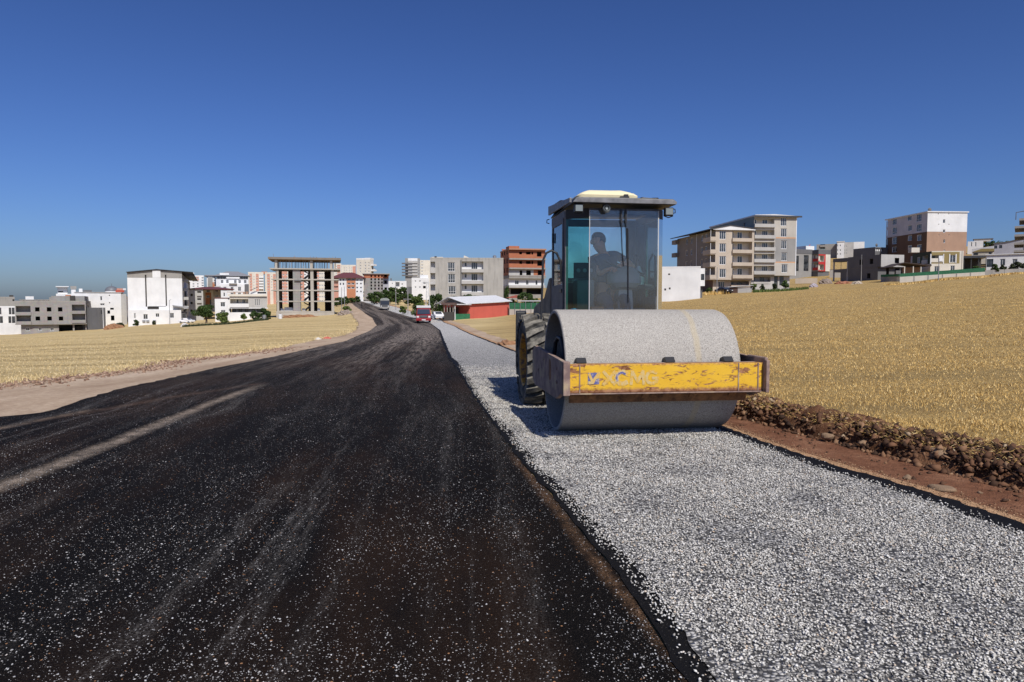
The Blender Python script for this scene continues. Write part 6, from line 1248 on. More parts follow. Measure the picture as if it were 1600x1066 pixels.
B.prism('carport_roof', [(a0[0], a0[1]), (a1[0], a1[1]), (a2[0], a2[1]), (a2[0], a2[1] - .3), (a1[0], a1[1] - .3 * .6), (a0[0], a0[1] - .2)], 'y', -3, 5, plaster('dark carport sheet', (.05, .035, .03), .2))
for x_ in (275, 365, 445, 545): xx = B.f(x_, 740, -2)[0]; B.box('carport_post', xx, xx + .2, -2.6, -2.4, -1.5, a2[1] - .31, CREAM)
B.box('carport_wall', B.f(270, 740, 1)[0], B.f(450, 740, 1)[0], 1, 1.2, -1.5, a2[1] - .4, BROWN)
B = Bld('car_shelter', 'long black roofed open shelter right of the cream and olive house', 'shelter', ZG_, (880, 182), (1116, 180), 740, 600, 6)
B.box('roof', -.2, B.W + .2, -.3, 6.2, B.H - .6, B.H, DFRAME); 
for k in range(4): B.box('post', k * B.W / 3.05, k * B.W / 3.05 + .2, 0, .2, -2, B.H - .603, DFRAME)
B.box('back_wall', 0, B.W, 5.6, 5.8, -2, B.H - .603, DARK)
B = Bld('white_house', 'long single-storey white house behind small trees at the right edge', 'house', ZG_, (1118, 168), (1640, 164), 745, 592, 11, eo='l')
B.std(WHITE, front=[B.R('dark', 1140, 632, 1212, 716), B.R('w', 1282, 630, 1336, 700), B.R('w', 1410, 630, 1462, 700), B.R('w', 1560, 630, 1610, 700)], bands=[(B.f(1300, 615)[1], B.f(1300, 600)[1], LAV)]); B.slab(B.H, ROOFW, .25, .2)
B = Bld('villa', 'lavender grey house with sloping gable and two dark windows on the right skyline', 'house', Z7, (432, 240), (838, 238), 700, 545, 10, eo='l')
B.vol(0, B.W * .55, 0, B.D, -3, B.H - .2, LAV, front=[B.R('dark', 472, 566, 516, 610), B.R('dark', 542, 560, 585, 605)], roof=True); B.prism('gable', [(0, B.H - .19), (B.W, B.H - .19), (B.W, B.f(820, 470)[1]), (B.f(700, 500)[0], B.f(700, 505)[1]), (0, B.H)], 'y', .02, B.D - .05, LAV); B.vol(B.W * .551, B.W, 0.03, B.D, -3, B.H - .195, LAV, part='right_wall')
B.prism('roof', [(-.2, B.H + .02), (B.f(640, 520)[0], B.f(640, 522)[1]), (B.W + .3, B.f(830, 468)[1]), (B.W + .3, B.f(830, 460)[1]), (B.f(640, 520)[0], B.f(640, 514)[1]), (-.2, B.H + .3)], 'y', -.3, B.D + .3, DGREY)
B = Bld('white_house', 'tiny white villa with dark upper windows on the right skyline', 'house', Z7, (70, 330), (284, 328), 660, 512, 10, eo='l')
B.std(WHITE, front=grid(B, (85, 160, 218), (550,), 16, 60, 'far')); B.box('roof', 2, 10, -.3, 6, B.H + .8, B.H + 1.1, DGREY); B.box('upper_room', 2.5, 9, 0, 5, B.H, B.H + .8, WHITE)
B = Bld('boundary_wall', 'long pale sloping wall below the tiny white villa', 'wall', Z7, (130, 260), (430, 255), 700, 605, .4, sink=1.5); B.prism('wall', [(0, -3), (B.W, -3), (B.W, B.f(430, 572)[1]), (0, B.f(130, 618)[1])], 'y', 0, .4, WHITE)
B = Bld('orange_roof_house', 'small house with ochre roof below the pale sloping wall', 'house', Z7, (150, 225), (430, 222), 720, 655, 6); B.std(BEIGE2, front=[B.R('dark', 180, 670, 250, 700), B.R('dark', 400, 660, 440, 690)]); B.prism('roof', [(-.2, B.H), (B.W + .2, B.H), (B.W + .2, B.f(430, 610)[1]), (B.W * .4, B.H + .9)], 'y', -.3, 6.3, OLIVE)
# right skeleton
B = Bld('unfinished_building', 'dark concrete skeleton with jutting floor slabs cut by the right edge', 'building', Z7, (838, 200), (1300, 204), 730, 212, 14, eo='l')
for k, y_ in enumerate((205, 310, 425, 538, 645)): z_ = B.f(860, y_)[1]; B.box('floor_slab', -2.2 + (0 if k else 1.0), B.W, -.6, B.D, z_ - .3, z_ + .3, GREY)
for x0 in (0, 5.2, 10.4):
    for yy in (.3, 6.5): B.box('column', x0, x0 + 1.2, yy, yy + .5, -3, B.f(860, 205)[1] - .3, GREY)
B.box('stair_wall', 1.3, 4.0, 3, 3.3, -3, B.f(860, 205)[1] - .3, DGREY)
m = MB(); zt_ = B.f(860, 85)[1]; zb_ = B.f(860, 205)[1]; m.tube([(-2.0, 0, zb_), (-2.0, 0, zt_ - .4), (.5, 0, zt_), (7, 0, zt_ + .3)], .12, 5); m.tube([(.4, 0, zb_), (.4, 0, zt_)], .12, 5); m.build('roof_frame', DGREY, B.root)

# garden wall with green mesh
B = Bld('garden_wall', 'pale concrete garden wall topped by bright green mesh at the edge of the right field', 'wall', ZG_, (228, 168), (1108, 160), 862, 818, .25, sink=1.2)
zl = B.f(1107, 765)[1]; zlb = B.f(1107, 800)[1]
B.prism('wall', [(0, -2), (B.W, zlb - 2), (B.W, zl), (0, B.H)], 'y', 0, .25, CREAM); B.prism('green_mesh', [(0, B.H + .003), (B.W, zl + .003), (B.W, B.f(1107, 722)[1]), (0, B.f(228, 785)[1])], 'y', .08, .12, GREENF)
for x_ in (385, 530, 680, 825, 970): xx = B.f(x_, 800)[0]; zz_ = B.H + (zl - B.H) * xx / B.W; B.box('pier', xx, xx + .2, -.05, -.003, -2, zz_ + .05, GREY)
B = Bld('garden_wall', 'low grey block wall in front of the long white house at the right edge', 'wall', ZG_, (1109, 160), (1700, 158), 802, 748, .25, sink=1.5); B.prism('wall', [(0, -3), (B.W, -2), (B.W, B.f(1700, 722)[1]), (0, B.H)], 'y', 0, .25, GREY)
for x_ in (1200, 1330, 1470): xx = B.f(x_, 750)[0]; B.box('pier', xx, xx + .25, -.05, -.003, -3, B.H + xx * .02, GREY)

# red shed
B = Bld('red_shed', 'long red painted shed with pale sheet gable roof beside the field', 'shed', ZD, (820, 119), (1202, 127), 800, 650, 6.5, sink=1.0)
zr = B.f(1202, 628)[1]
m = MB(); B.vol(0, B.W, 0, B.D, -1, B.H - .15, REDW, part='wall')
B.prism('wall_top', [(0, B.H - .15), (B.W, B.H - .15), (B.W, zr), (0, B.H)], 'y', 0, .15, REDW)
ra, rb = B.f(745, 590, 3.2), B.f(1148, 572, 3.2)
m = MB(); x0, x1 = -2.0, B.W + .4; zf0, zf1 = B.H + .02, zr + .1; zp0, zp1 = ra[1] + .1, rb[1] + .1
for (p0, p1, q0, q1) in (((x0 + .8, -.5, zf0), (x1, -.5, zf1), (x1 - .5, 3.2, zp1), (x0, 3.2, zp0)), ((x0, 3.2, zp0), (x1 - .5, 3.2, zp1), (x1, 6.9, zf1), (x0 + .5, 6.9, zf0))):
    m.quad(p0, p1, q0, q1); m.quad(*[(v[0], v[1], v[2] + .07) for v in (p0, p1, q0, q1)]); m.quad(p0, p1, (p1[0], p1[1], p1[2] + .07), (p0[0], p0[1], p0[2] + .07)); m.quad(p0, q1, (q1[0], q1[1], q1[2] + .07), (p0[0], p0[1], p0[2] + .07))
m.build('roof', ROOFW, B.root); m = MB(); m.quad((-.9, .2, B.H - .1), (-.9, 6.3, B.H - .1), (-.9, 3.2, zp0 - .15)); m.build('gable_end', DGREY, B.root)
B.prism('porch_roof', [(B.f(632, 655)[0], B.f(632, 655)[1]), (-.05, B.H - .12), (-.05, B.H - .02), (B.f(632, 655)[0], B.f(632, 650)[1] + .1)], 'y', -.6, 2.4, ROOFW)
B.box('porch_post', B.f(666, 700)[0], B.f(666, 700)[0] + .12, -.4, -.28, -1, B.f(666, 660)[1], FRAME); B.box('porch_wall', B.f(712, 700)[0], -.02, 2.6, 2.8, -1, B.H - .5, DARK)
B.box('green_screen', B.f(670, 760)[0], -.02, -.2, -.15, -1, B.f(740, 742)[1], GREENF)
B = Bld('kiosk', 'small dark timber kiosk with slatted sides left of the red shed', 'kiosk', ZD, (577, 112), (664, 112), 795, 655, 2.5, sink=.6)
B.box('body', 0, B.W, 0, 2.5, -.6, B.H * .5, DARK); B.box('roof', -.4, B.W + .4, -.4, 2.9, B.H, B.H + .35, plain('brown kiosk roof', (.10, .06, .05), .8))
for k in range(4): B.box('post', k * B.W / 3.1, k * B.W / 3.1 + .12, 0, .12, B.H * .5, B.H, plain('weathered timber', (.3, .26, .22), .8))
B = Bld('green_fence', 'green mesh fence on a concrete base behind the tyre of the roller', 'fence', ZD, (1205, 126), (1520, 124), 758, 697, .2, sink=1)
B.box('base_wall', 0, B.W, 0, .2, -1, B.H, BEIGE2); B.box('green_mesh', 0, B.W, .05, .1, B.H + .003, B.f(1350, 636)[1], GREENF)
for k in range(7): B.box('post', k * B.W / 6.02, k * B.W / 6.02 + .08, -.003 - .08, -.003, 0, B.f(1350, 634)[1], STEEL)
B = Bld('lean_to', 'low pale sheet roof just above the green mesh fence', 'shelter', ZD, (1285, 135), (1510, 133), 700, 622, 4, sink=1); B.box('roof', 0, B.W, 0, 4, B.H, B.H + .18, ROOFW); [B.box('post', k * B.W / 3.1, k * B.W / 3.1 + .12, 0, .12, -1, B.H - .003, STEEL) for k in range(4)]
B = Bld('sun_shelter', 'dark red canopy among the bushes in front of the brick shell', 'shelter', ZD, (1180, 165), (1335, 165), 640, 588, 4, sink=1); B.prism('roof', [(-.2, B.H), (B.W + .2, B.H), (B.W * .6, B.H + .7)], 'y', 0, 4, plain('faded red canopy', (.30, .07, .05), .7)); [B.box('post', k * B.W / 3.1, k * B.W / 3.1 + .12, 0, .12, -1, B.H - .003, DARK) for k in range(4)]

# ------------------------------------------------------------------ trees and shrubs
def leafmat(name, dark, mid, light):
    b = NB(name); ri = b.n('ShaderNodeNewGeometry').outputs['Random Per Island']
    c = b.ramp(ri, [(0, dark), (.5, mid), (1, light)]); m = b.done(c, .7, spec=.2); return m
LF1 = leafmat('green foliage', (.012, .028, .008), (.035, .065, .015), (.08, .12, .03))
LF2 = leafmat('bright foliage', (.03, .055, .012), (.08, .12, .025), (.15, .18, .05))
LF3 = leafmat('olive foliage', (.012, .02, .01), (.035, .045, .02), (.08, .09, .045))
def tree(label, px, pyb, D, hpx, wpx, mat=LF1, name='tree', cat='tree', bare=.22, seed=None, group=None, n=None):
    rg = np.random.default_rng(int(px * 7 + D)); s = D / F; h = hpx * s * 1.08; wd = wpx * s * 1.3; p = gpt(px, D); zb_ = min(p.z, unproj(px, pyb, D).z) if abs(p.z - unproj(px, pyb, D).z) < 3 else p.z
    r_ = empty(name, (p.x, p.y, zb_), 0, label, cat, group)
    m = MB(); tr_ = max(.05, wd * .035); top = h * .6
    m.tube([(0, 0, -.3), (.02 * wd, 0, h * bare * .6), (-.03 * wd, .02 * wd, h * bare * 1.3), (0, 0, top)], [tr_ * 1.3, tr_, tr_ * .8, tr_ * .3], 7)
    for k in range(5):
        a = k * 1.3 + rg.uniform(0, 1); z0 = h * (bare + .08 * k); m.tube([(0, 0, z0), (math.cos(a) * wd * .18, math.sin(a) * wd * .18, z0 + h * .12), (math.cos(a) * wd * .33, math.sin(a) * wd * .33, z0 + h * .26)], [tr_ * .6, tr_ * .4, tr_ * .15], 5)
    m.build('trunk', BARK, r_)
    nb = 9; cz = h * (bare + (1 - bare) * .5); C_ = []; 
    for k in range(nb):
        a = rg.uniform(0, 2 * np.pi); q = rg.uniform(.1, .32) * wd; z_ = h * rg.uniform(bare + .14, .86); q *= 1 - .6 * max(0, (z_ / h - .6) / .4); C_.append((math.cos(a) * q, math.sin(a) * q, z_, rg.uniform(.13, .21) * wd, rg.uniform(.10, .17) * h))
    C_.append((0, 0, cz, wd * .26, h * .3))
    n = n or int(np.clip(hpx * wpx * 4.5, 400, 5000)); idx = rg.integers(0, len(C_), n); Cn = np.array(C_)[idx]
    d = rg.normal(size=(n, 3)); d /= np.linalg.norm(d, axis=1)[:, None]; rad = rg.uniform(.45, 1.12, n) ** .6
    P_ = Cn[:, :3] + d * np.stack([Cn[:, 3], Cn[:, 3], Cn[:, 4]], 1) * rad[:, None]
    ls = max(.09, 1.15 * s) * rg.uniform(.6, 1.3, n)
    t1 = rg.normal(size=(n, 3)); t1 /= np.linalg.norm(t1, axis=1)[:, None]; t2 = np.cross(t1, d + rg.normal(size=(n, 3)) * .6); t2 /= np.linalg.norm(t2, axis=1)[:, None] + 1e-6
    a_ = t1 * ls[:, None]; b_ = t2 * ls[:, None] * .6
    V_ = np.stack([P_ - a_, P_ + b_, P_ + a_, P_ - b_], 1).reshape(-1, 3); np_mesh('crown', V_, np.arange(4 * n).reshape(-1, 4), mat, r_)
    return r_
tree('round dark green tree beside the maroon roofed house', 322, 498, 178, 27, 32)
tree('bright green shrub left of the villa retaining wall', 349, 509, 160, 23, 19, LF2, bare=.1)
tree('thin sapling against the white villa wall', 381, 505, 168, 14, 10, LF2, bare=.3)
tree('dark shrub against the cream plinth of the villa', 399, 505, 170, 20, 20, LF1, bare=.08)
tree('leafy tree between the villa and the skeleton', 414, 504, 172, 23, 20, LF1, bare=.1)
tree('small round bush against the left end of the white gabled block', 214, 509, 192, 10, 10, LF1, 'bush', 'bush', .05)
tree('tiny grey green bush under the window of the white gabled block', 241, 506, 196, 6, 5, LF3, 'bush', 'bush', .05)
tree('dusty bush left of the white gabled block', 187, 507, 205, 8, 12, LF3, 'bush', 'bush', .05)
tree('scrubby bush on the soil mound by the thin white pole', 176, 507, 206, 7, 10, LF3, 'bush', 'bush', .05)
orch = [('leftmost small dark orchard tree beyond the bend', 574, 463, 275, 15, 15), ('orchard tree low at the left end of the orchard hedge', 581, 471, 240, 17, 18), ('second dark orchard tree just left of the grey truck', 589, 471, 228, 20, 17), ('upper orchard tree behind the grey truck', 598, 464, 262, 17, 17), ('dark crown rising directly above the grey truck', 606, 468, 240, 20, 17),
 ('upper orchard tree in front of the low white cubic house', 614, 464, 262, 21, 18), ('lower bushy orchard tree right of the grey truck', 622, 473, 225, 18, 20), ('upper orchard tree left of the thin cross arm pole', 631, 464, 262, 22, 18), ('lower orchard tree at the foot of the cross arm pole', 640, 474, 222, 18, 19), ('upper orchard tree in front of the white cubic flats', 645, 465, 258, 17, 18), ('lower orchard tree hidden partly by the bright green tree', 655, 474, 230, 17, 17)]
for l_, a, b_, c_, d_, e_ in orch: tree(l_, a, b_, c_, d_, e_, LF1, group='orchard trees behind the grey truck', bare=.06)
for l_, a, b_, c_, d_, e_ in (('dark tree at the orange left section of the maroon roofed school', 526, 466, 258, 15, 11), ('second tree from the left before the maroon roofed school', 534, 465, 258, 13, 11), ('tree before the white middle of the maroon roofed school', 541, 464, 258, 15, 11), ('small tree before the orange bay of the maroon roofed school', 551, 462, 256, 10, 10), ('small tree at the right corner of the maroon roofed school', 559, 462, 256, 10, 10)): tree(l_, a, b_, c_, d_, e_, LF1, group='trees in front of the maroon roofed school', bare=.12)
tree('large bright green tree behind the red truck', 653, 489, 128, 34, 27, LF2, bare=.12)
tree('dense dark tree between the red truck and the white car', 682, 489, 135, 35, 26, LF1, bare=.12)
tree('small light green bush on the verge left of the bright green tree', 630, 483, 150, 13, 14, LF2, 'bush', 'bush', .08)
tree('spreading bush in front of the grey apartment block', 711, 478, 150, 30, 20, LF1, bare=.12)
tree('wide leafy bush right of the grey block centre', 729, 476, 160, 27, 24, LF1, bare=.1)
tree('slim pale green tree beside the balcony recesses', 742, 474, 165, 24, 18, LF2, bare=.1)
tree('tall narrow cypress-like tree between the grey and brick buildings', 791, 474, 190, 30, 9, LF1, bare=.05)
tree('round tree in front of the brick shell', 822, 474, 150, 28, 26, LF1, bare=.12)
tree('small bush right of the round tree in front of the brick shell', 838, 472, 165, 14, 13, LF2, 'bush', 'bush', .1)
tree('low bright bush left of the dark red canopy', 801, 472, 168, 14, 14, LF2, 'bush', 'bush', .1)
tree('round bush at the left foot of the beige apartment block', 1108, 460, 150, 11, 12, LF1, 'bush', 'bush', .1)
tree('green shrub right of the garden shed', 1176, 455, 154, 12, 11, LF2, 'bush', 'bush', .1)
tree('ragged shrub second from the garden shed', 1190, 455, 155, 11, 8, LF3, 'bush', 'bush', .1)
tree('pale dusty shrub under the balconies of the taller block', 1210, 454, 156, 12, 9, LF3, 'bush', 'bush', .1)
tree('full round shrub at the right corner of the taller block', 1227, 455, 155, 16, 14, LF1, 'bush', 'bush', .1)
tree('leafy little tree in front of the dark door of the long white house', 1551, 425, 160, 15, 11, LF1, bare=.2)
tree('second little tree in front of the long white house', 1564, 424, 160, 13, 9, LF3, bare=.2)
tree('third little tree in front of the long white house', 1577, 423, 160, 13, 9, LF3, bare=.2)
tree('wide little tree in front of the long white house near the right edge', 1588, 422, 160, 16, 14, LF3, bare=.2)
tree('little tree cut by the right edge of the photo', 1600, 421, 160, 16, 12, LF3, bare=.2)
tree('dark shrub in the shade of the black shelter', 1522, 420, 165, 13, 14, LF1, 'bush', 'bush', .05)
for a, l_ in zip((1536, 1543, 1550, 1557, 1564, 1571), ('leftmost', 'second', 'third', 'fourth', 'fifth', 'rightmost')): tree(l_ + ' tree from the left in the dark row on the right skyline', a, 388, 400, 11, 12, LF1, group='far tree row on the right skyline', bare=.05, n=260)
for a, l_ in zip((1328, 1334, 1340, 1347, 1353), ('leftmost', 'second', 'third', 'fourth', 'rightmost')): tree(l_ + ' tree of five on the hilltop right of the lone white house', a, 401, 370, 9, 9, LF3, group='far trees on the stubble hill', bare=.1, n=240)
tree('green bush beside the pole right of the skeleton', 543, 486, 186, 11, 12, LF2, 'bush', 'bush', .05)
# weeds at the foot of walls
def weeds(px0, px1, D0, D1, n, hh, label, mat):
    rg = RNG; t = rg.uniform(0, 1, n); pxs = px0 + (px1 - px0) * t; Ds = D0 + (D1 - D0) * t + rg.normal(0, 1.2, n)
    X = (pxs - 800) / F * Ds; Y = Ds; Z = gz(X, Y); a = rg.uniform(0, 6.28, n); hz = rg.uniform(.3, 1, n) * hh; w__ = .12
    P0 = np.stack([X - np.cos(a) * w__, Y - np.sin(a) * w__, Z - .1], -1); P1 = np.stack([X + np.cos(a) * w__, Y + np.sin(a) * w__, Z - .1], -1); P2 = np.stack([X + rg.normal(0, .2, n), Y, Z + hz], -1)
    tag(np_mesh('weeds', np.stack([P0, P1, P2], 1).reshape(-1, 3), np.arange(3 * n).reshape(-1, 3), mat), label, 'weeds', kind='stuff')
weeds(1175, 1262, 150, 158, 900, .8, 'green weeds at the foot of the taller apartment block', LF2)
weeds(1100, 1140, 148, 150, 300, .9, 'dry weeds beside the garden shed', STRAW)
weeds(285, 420, 140, 160, 1400, .6, 'green weeds along the field edge below the villa', LF3)
weeds(1380, 1600, 152, 150, 1200, .5, 'dry weeds at the foot of the right garden walls', STRAW)

# ------------------------------------------------------------------ poles
def pole(label, px, pyb, pyt, D, kind='plain', mat=STEEL):
    b0 = unproj(px, pyb, D); t0 = unproj(px, pyt, D); g_ = float(gz(b0.x, b0.y)); r_ = empty('utility_pole' if kind != 'lamp' else 'street_lamp', (b0.x, b0.y, g_), 0, label, 'utility pole' if kind != 'lamp' else 'street lamp'); h = t0.z - g_
    if kind == 'lattice':
        w0, w1 = .45, .16; lm = MB()
        for sx_ in (-1, 1):
            for sy_ in (-1, 1): lm = MB(); lm.tube([(sx_ * w0, sy_ * w0 * .6, -.3), (sx_ * w1, sy_ * w1 * .6, h)], .05, 4); lm.build('leg', mat, r_)
        n_ = 9
        for k in range(n_):
            f0, f1 = k / n_, (k + 1) / n_; a = w0 + (w1 - w0) * f0; c_ = w0 + (w1 - w0) * f1; s = 1 if k % 2 else -1
            lm = MB(); lm.tube([(-s * a, -a * .6, h * f0), (s * c_, -c_ * .6, h * f1)], .035, 4); lm.build('brace', mat, r_)
    else:
        lm = MB(); lm.tube([(0, 0, -.3), (0, 0, h)], [.10, .06], 8); lm.build('pole', mat, r_)
    if kind in ('cross', 'lattice'):
        lm = MB(); zc_ = h * (.96 if kind == 'lattice' else .55); lm.box(-1.0, 1.0, -.06, .06, zc_, zc_ + .12); lm.build('cross_arm', mat, r_)
    if kind == 'lamp': lm = MB(); lm.tube([(0, 0, h), (.3, -.2, h + .2), (.9, -.7, h + .25)], .05, 5); lm.build('arm', mat, r_)
    return r_
CPOLE = plain('concrete pole', (.27, .26, .25), .8)
pole('tall steel lattice power pole behind the red truck', 668.5, 483, 440, 122, 'lattice', plain('painted lattice steel', (.5, .5, .48), .6))
pole('concrete pole in the dry grass right of the grey truck', 618.5, 473, 440, 175, 'plain', CPOLE)
pole('thin pole with a cross arm above the orchard', 637.5, 485, 448, 150, 'cross', CPOLE)
pole('left pole of the pair at the bend beside the skeleton', 534, 484, 449, 190, 'plain', STEEL)
pole('right pole of the pair at the bend beside the skeleton', 538.5, 484, 448, 186, 'plain', STEEL)
pole('thin grey lamp post in front of the white gabled block', 265.5, 508, 470, 190, 'lamp', STEEL)
pole('short white pole beside the grey block shell', 161.5, 506, 481, 206, 'plain', FRAME)
pole('thin lamp post in front of the beige apartment block', 1120, 461, 418, 148, 'plain', STEEL)
pole('thin pole in front of the long beige wall', 1313.5, 440, 404, 215, 'plain', STEEL)
pole('pale pole in front of the raw concrete house', 1345.5, 437, 398, 188, 'plain', CPOLE)
pole('thin pale pole in front of the green mesh wall', 1466, 440, 404, 150, 'plain', STEEL)

# ------------------------------------------------------------------ vehicles
def wheel_small(root, x, y, r__, w__=.22):
    m = MB(); m.lathe([(-w__/2, r__ * .6), (-w__/2, r__ * .92), (-w__/2 + .03, r__), (w__/2 - .03, r__), (w__/2, r__ * .92), (w__/2, r__ * .6)], 'x', n=20, caps=True); o = m.build('wheel', HOSE, root, smooth=True, loc=(x, y, r__))
    m = MB(); m.lathe([(-w__/2 - .01, r__ * .55), (w__/2 + .01, r__ * .55)], 'x', n=14, caps=True); m.build('rim', STEEL, o)
CARW = plain('white car paint', (.75, .75, .76), .25, var=.02); REDT = plain('red truck paint', (.27, .012, .018), .3, var=.08); GLD = NB('vehicle glass').done((.03, .04, .06), .08)
LAMPG = plain('lamp lens', (.7, .7, .68), .2)
def truck_red():
    p = gpt(662, 106); t = empty('truck', (p.x, p.y, p.z + .05), R(7), 'red cab-over truck with white roof board driving towards the camera', 'truck')
    m = MB(); m.rings([[(-1.12, y, .55), (1.12, y, .55), (1.12, y, 1.5), (1.02, y + d1, 2.35), (-1.02, y + d1, 2.35), (-1.12, y, 1.5)] for y, d1 in ((0, .28), (1.9, -.05))]); cab_ = m.build('cab', REDT, t, bevel=.05)
    m = MB(); m.quad((-.98, -.02, 1.42), (.98, -.02, 1.42), (.92, .24, 2.2), (-.92, .24, 2.2)); m.build('windscreen', GLD, cab_, fixn=False)
    m = MB(); m.box(-1.1, 1.1, .15, .9, 2.36, 2.72); m.build('roof_board', ROOFW, t, bevel=.04)
    m = MB(); m.box(-1.16, 1.16, -.22, -.01, .38, .72); m.build('bumper', REDT, t, bevel=.03)
    m = MB(); m.box(-.6, .6, -.05, -.01, .85, 1.22); gr_ = m.build('grille', DFRAME, cab_)
    for k in range(3): m = MB(); m.box(-.56, .56, -.07, -.052, .92 + .1 * k, .95 + .1 * k); m.build('grille_bar', STEEL, gr_)
    for s in (-1, 1):
        m = MB(); m.box(s * .88 - .17, s * .88 + .17, -.06, -.01, .86, 1.12); m.build('headlight', LAMPG, cab_)
        m = MB(); m.box(s * 1.3 - .1, s * 1.3 + .1, -.05, .05, 1.6, 2.1); m.tube([(s * 1.3, 0, 2.1), (s * 1.1, .2, 2.2)], .02, 5); m.build('mirror', DFRAME, cab_)
        wheel_small(t, s * .95, .75, .46, .28); wheel_small(t, s * .92, 4.4, .46, .34)
    m = MB(); m.box(-1.14, 1.14, 2.05, 6.2, .95, 1.5); m.build('load_bed', REDT, t, bevel=.02); m = MB(); m.box(-.45, .45, .4, 6.0, .5, .85); m.build('chassis', DFRAME, t)
    m = MB(); m.box(-.3, .3, -.235, -.221, .45, .58); m.build('number_plate', FRAME, t)
truck_red()
def truck_grey():
    p = gpt(601.5, 176); t = empty('truck', (p.x, p.y, p.z + .05), R(11), 'grey covered truck with rounded top far up the road', 'truck')
    prof = [(-1.2, .95), (1.2, .95), (1.2, 2.75), (.9, 3.0), (.35, 3.15), (-.35, 3.15), (-.9, 3.0), (-1.2, 2.75)]
    m = MB(); m.prism(prof, 'y', 2.2, 7.4); m.build('tarpaulin', plain('grey tarpaulin', (.26, .27, .25), .8), t, bevel=.04)
    m = MB(); m.box(-1.18, 1.18, 0, 2.1, .65, 2.55); cb = m.build('cab', plain('dusty grey cab', (.07, .072, .075), .5), t, bevel=.08); m = MB(); m.prism([(-1.15, 2.56), (1.15, 2.56), (.8, 2.95), (-.8, 2.95)], 'y', .2, 2.0); m.build('wind_deflector', plain('grey tarpaulin', (.26, .27, .25), .8), cb)
    m = MB(); m.quad((-1.05, -.02, 1.45), (1.05, -.02, 1.45), (1.05, -.02, 2.4), (-1.05, -.02, 2.4)); m.build('windscreen', GLD, cb, fixn=False); m = MB(); m.box(-1.2, 1.2, -.2, -.03, .5, .85); m.build('bumper', GREY, t)
    for s in (-1, 1): wheel_small(t, s * .95, .8, .5, .3); wheel_small(t, s * .95, 5.6, .5, .4); m = MB(); m.box(s * 1.35 - .08, s * 1.35 + .08, -.05, .05, 1.6, 2.2); m.build('mirror', DFRAME, cb); m = MB(); m.box(s * .9 - .15, s * .9 + .15, -.05, -.003, .95, 1.15); m.build('headlight', LAMPG, cb)
truck_grey()
def car(px, D, rz, label):
    p = gpt(px, D); t = empty('parked_car', (p.x, p.y, p.z + .02), rz, label, 'car')
    prof = [(-2.1, .35), (-2.15, .75), (-2.0, .9), (-1.15, .98), (-.55, 1.42), (.75, 1.45), (1.45, 1.0), (2.1, .92), (2.15, .5), (2.1, .32)]
    def w_at(z): return .86 if z < 1.0 else .68
    m = MB(); m.rings([[(x, y, z) for y, z in prof] if False else [(x * (w_at(z) / .86), y, z) for y, z in prof] for x in (-.86, -.84, .84, .86)]); b_ = m.build('body', CARW, t, bevel=.04)
    m = MB(); m.quad((-.6, -1.09, 1.04), (.6, -1.09, 1.04), (.55, -.62, 1.40), (-.55, -.62, 1.40)); m.build('windscreen', GLD, b_, fixn=False); m = MB(); m.quad((-.6, 1.39, 1.07), (.6, 1.39, 1.07), (.55, .84, 1.41), (-.55, .84, 1.41)); m.build('rear_window', GLD, b_, fixn=False)
    for s in (-1, 1):
        m = MB(); m.quad((s * .745, -.98, 1.03), (s * .745, 1.2, 1.03), (s * .70, .7, 1.36), (s * .70, -.52, 1.36)); m.build('side_window', GLD, b_, fixn=False); m = MB(); m.box(s * .62 - .15, s * .62 + .15, -2.17, -2.12, .62, .76); m.build('headlight', LAMPG, b_); m = MB(); m.box(s * .66 - .12, s * .66 + .12, 2.13, 2.18, .65, .8); m.build('tail_light', REDP, b_)
        wheel_small(t, s * .76, -1.3, .31, .2); wheel_small(t, s * .76, 1.3, .31, .2)
car(683.5, 122, R(20), 'white saloon car parked under the trees beside the red truck')
car(291.5, 190, R(75), 'white car parked on the track beside the white gabled block')
def dark_car(): 
    car(1130, 150, R(20), 'dark vehicle parked at the foot of the beige apartment block')
    for o in [o for o in bpy.data.objects if o.name.startswith('parked_car')][-1].children:
        if o.name.startswith('body'): o.data.materials.clear(); o.data.materials.append(plain('black car paint', (.015, .015, .02), .25))
dark_car()
# person on the road
p = gpt(565.5, 200)
V = [(0,0,.92,.13),(0,0,1.15,.12),(0,0,1.38,.14),(0,0,1.5,.055),(0,-.01,1.6,.085),(0,0,1.7,.09),(-.2,0,1.38,.055),(-.25,.02,1.12,.042),(-.24,-.06,.88,.035),(.2,0,1.38,.055),(.25,.02,1.12,.042),(.24,-.06,.88,.035),(-.1,0,.85,.09),(-.11,0,.48,.065),(-.12,.02,.08,.045),(-.12,-.12,.04,.04),(.1,0,.85,.09),(.12,-.05,.48,.065),(.13,.06,.08,.045),(.13,-.08,.04,.04)]
pr = skin('person', V, [(0,1),(1,2),(2,3),(3,4),(4,5),(2,6),(6,7),(7,8),(2,9),(9,10),(10,11),(0,12),(12,13),(13,14),(14,15),(0,16),(16,17),(17,18),(18,19)], plain('dark work clothes', (.03, .028, .03), .9), sub=1)
pr.location = (p.x, p.y, p.z + .05); tag(pr, 'tiny figure in dark clothes walking on the road at the far bend', 'person')

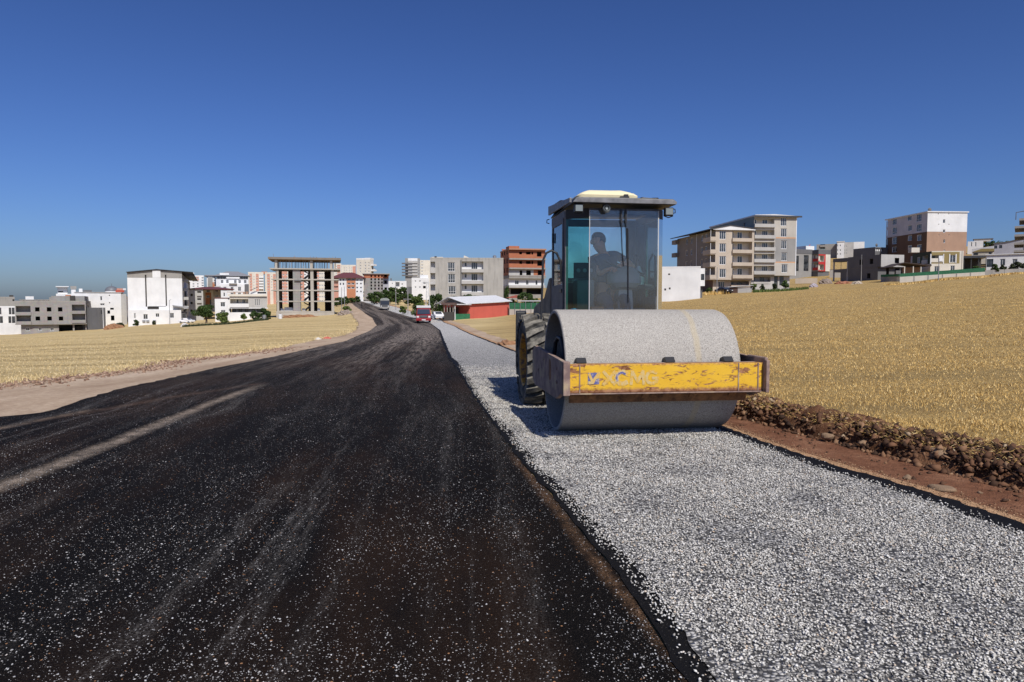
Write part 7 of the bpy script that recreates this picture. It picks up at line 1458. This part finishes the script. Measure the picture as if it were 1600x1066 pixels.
# ------------------------------------------------------------------ heaps and litter
def heap(name, px, D, wpx, hpx, mat, label, cat, dep=.6):
    p = gpt(px, D); s = D / F; w__, h__ = wpx * s / 2, hpx * s; bm = bmesh.new(); bmesh.ops.create_icosphere(bm, subdivisions=4, radius=1); rg = np.random.default_rng(int(px)); a = rg.uniform(-9, 9, 3)
    for v in bm.verts:
        q = v.co; k = 1 + .16 * math.sin(q.x * 5 + a[0]) * math.cos(q.y * 6 + a[1]) + .09 * math.sin(q.x * 13 + q.z * 9 + a[2]) + .05 * math.sin(q.y * 23 + q.x * 17)
        v.co = Vector((q.x * w__ * k, q.y * w__ * dep * k, max(-.1, q.z) * h__ * k))
    me = bpy.data.meshes.new(name); bm.to_mesh(me); bm.free(); me.materials.append(mat); o = bpy.data.objects.new(name, me); COL.objects.link(o); o.location = (p.x, p.y, p.z - .05); return tag(o, label, cat)
heap('soil_mound', 178, 199, 30, 7.5, plain('red brown soil', (.27, .14, .07), .95, var=.35, bump=.6), 'red brown soil mound left of the white gabled block', 'soil mound')
heap('soil_mound', 470, 184, 55, 4.5, plain('red brown soil', (.27, .14, .07), .95), 'low red brown soil bank at the foot of the skeleton', 'soil mound', .15)
heap('rubble_heap', 541, 170, 26, 7, plain('grey rubble', (.25, .20, .165), .95, var=.4, bump=.7), 'grey rubble heap right of the skeleton', 'rubble')
heap('soil_mound', 592, 66, 1, .2, EARTH, 'x', 'x') if False else None
heap('rubble_heap', 288, 146, 11, 5.5, plain('white rubble', (.55, .52, .5), .9, var=.3, bump=.6), 'white rubble dumped on the edge of the left field', 'rubble')
heap('rubble_heap', 1289, 195, 20, 8, plain('grey rubble', (.25, .20, .165), .95), 'grey rubble and scrap in front of the red framed house', 'rubble')
heap('rubble_heap', 1270, 170, 13, 6, plain('lilac scrap', (.36, .32, .35), .9, var=.4, bump=.7), 'pale scrap heap at the edge of the right field', 'rubble')
heap('rubble_heap', 1316, 190, 26, 4, plain('rust rubble', (.33, .14, .08), .9, var=.4, bump=.7), 'rust coloured brick rubble below the long beige wall', 'rubble')
heap('rubble_heap', 1338, 180, 16, 4.5, plain('tan rubble', (.42, .36, .29), .9, var=.4, bump=.7), 'tan rubble beside the raw concrete house', 'rubble')
heap('sand_patch', 705, 17, 1, 1, SAND, 'x', 'x') if False else None
heap('soil_mound', 793, 27, 34, 9, plain('red brown soil', (.27, .14, .07), .95), 'reddish soil mound on the verge just left of the roller tyre', 'soil mound', .8)
m = ghit(497, 531); o = heap('cement_sack', 497, m.y, 9, 4.5, plain('pale sack', (.6, .57, .52), .8), 'pale sack lying on the left verge of the road', 'sack')
o = heap('mesh_bag', 511, m.y + 1, 14, 4.5, plain('red netting', (.50, .12, .09), .8, var=.4, sc=12), 'crumpled red netting beside the pale sack on the left verge', 'netting')
m = ghit(706, 589); sp = heap('sand_heap', 706, m.y, 34, 2.2, SAND, 'thin fan of orange sand spilled at the edge of the new lane', 'sand', 1.6)
heap('skip', 308, 178, 6, 4, STEEL, 'grey container on the track below the round tree', 'container') if False else None
for a_, d_, l_ in ((438, 172, 'white water tank left of the skeleton base'), (414, 170, 'grey plastic tank beside the leafy tree by the villa')):
    p = gpt(a_ if a_ > 420 else 413, d_); t = empty('water_tank', p, 0, l_, 'water tank'); m = MB(); m.lathe([(0, .45), (.05, .5), (1.0, .5), (1.15, .35), (1.2, .001)], 'z', n=18, caps=True); m.build('body', ROOFW if a_ > 420 else STEEL, t, smooth=True); m = MB(); m.lathe([(1.2, .15), (1.28, .15), (1.28, .001)], 'z', n=12); m.build('lid', DFRAME, t)
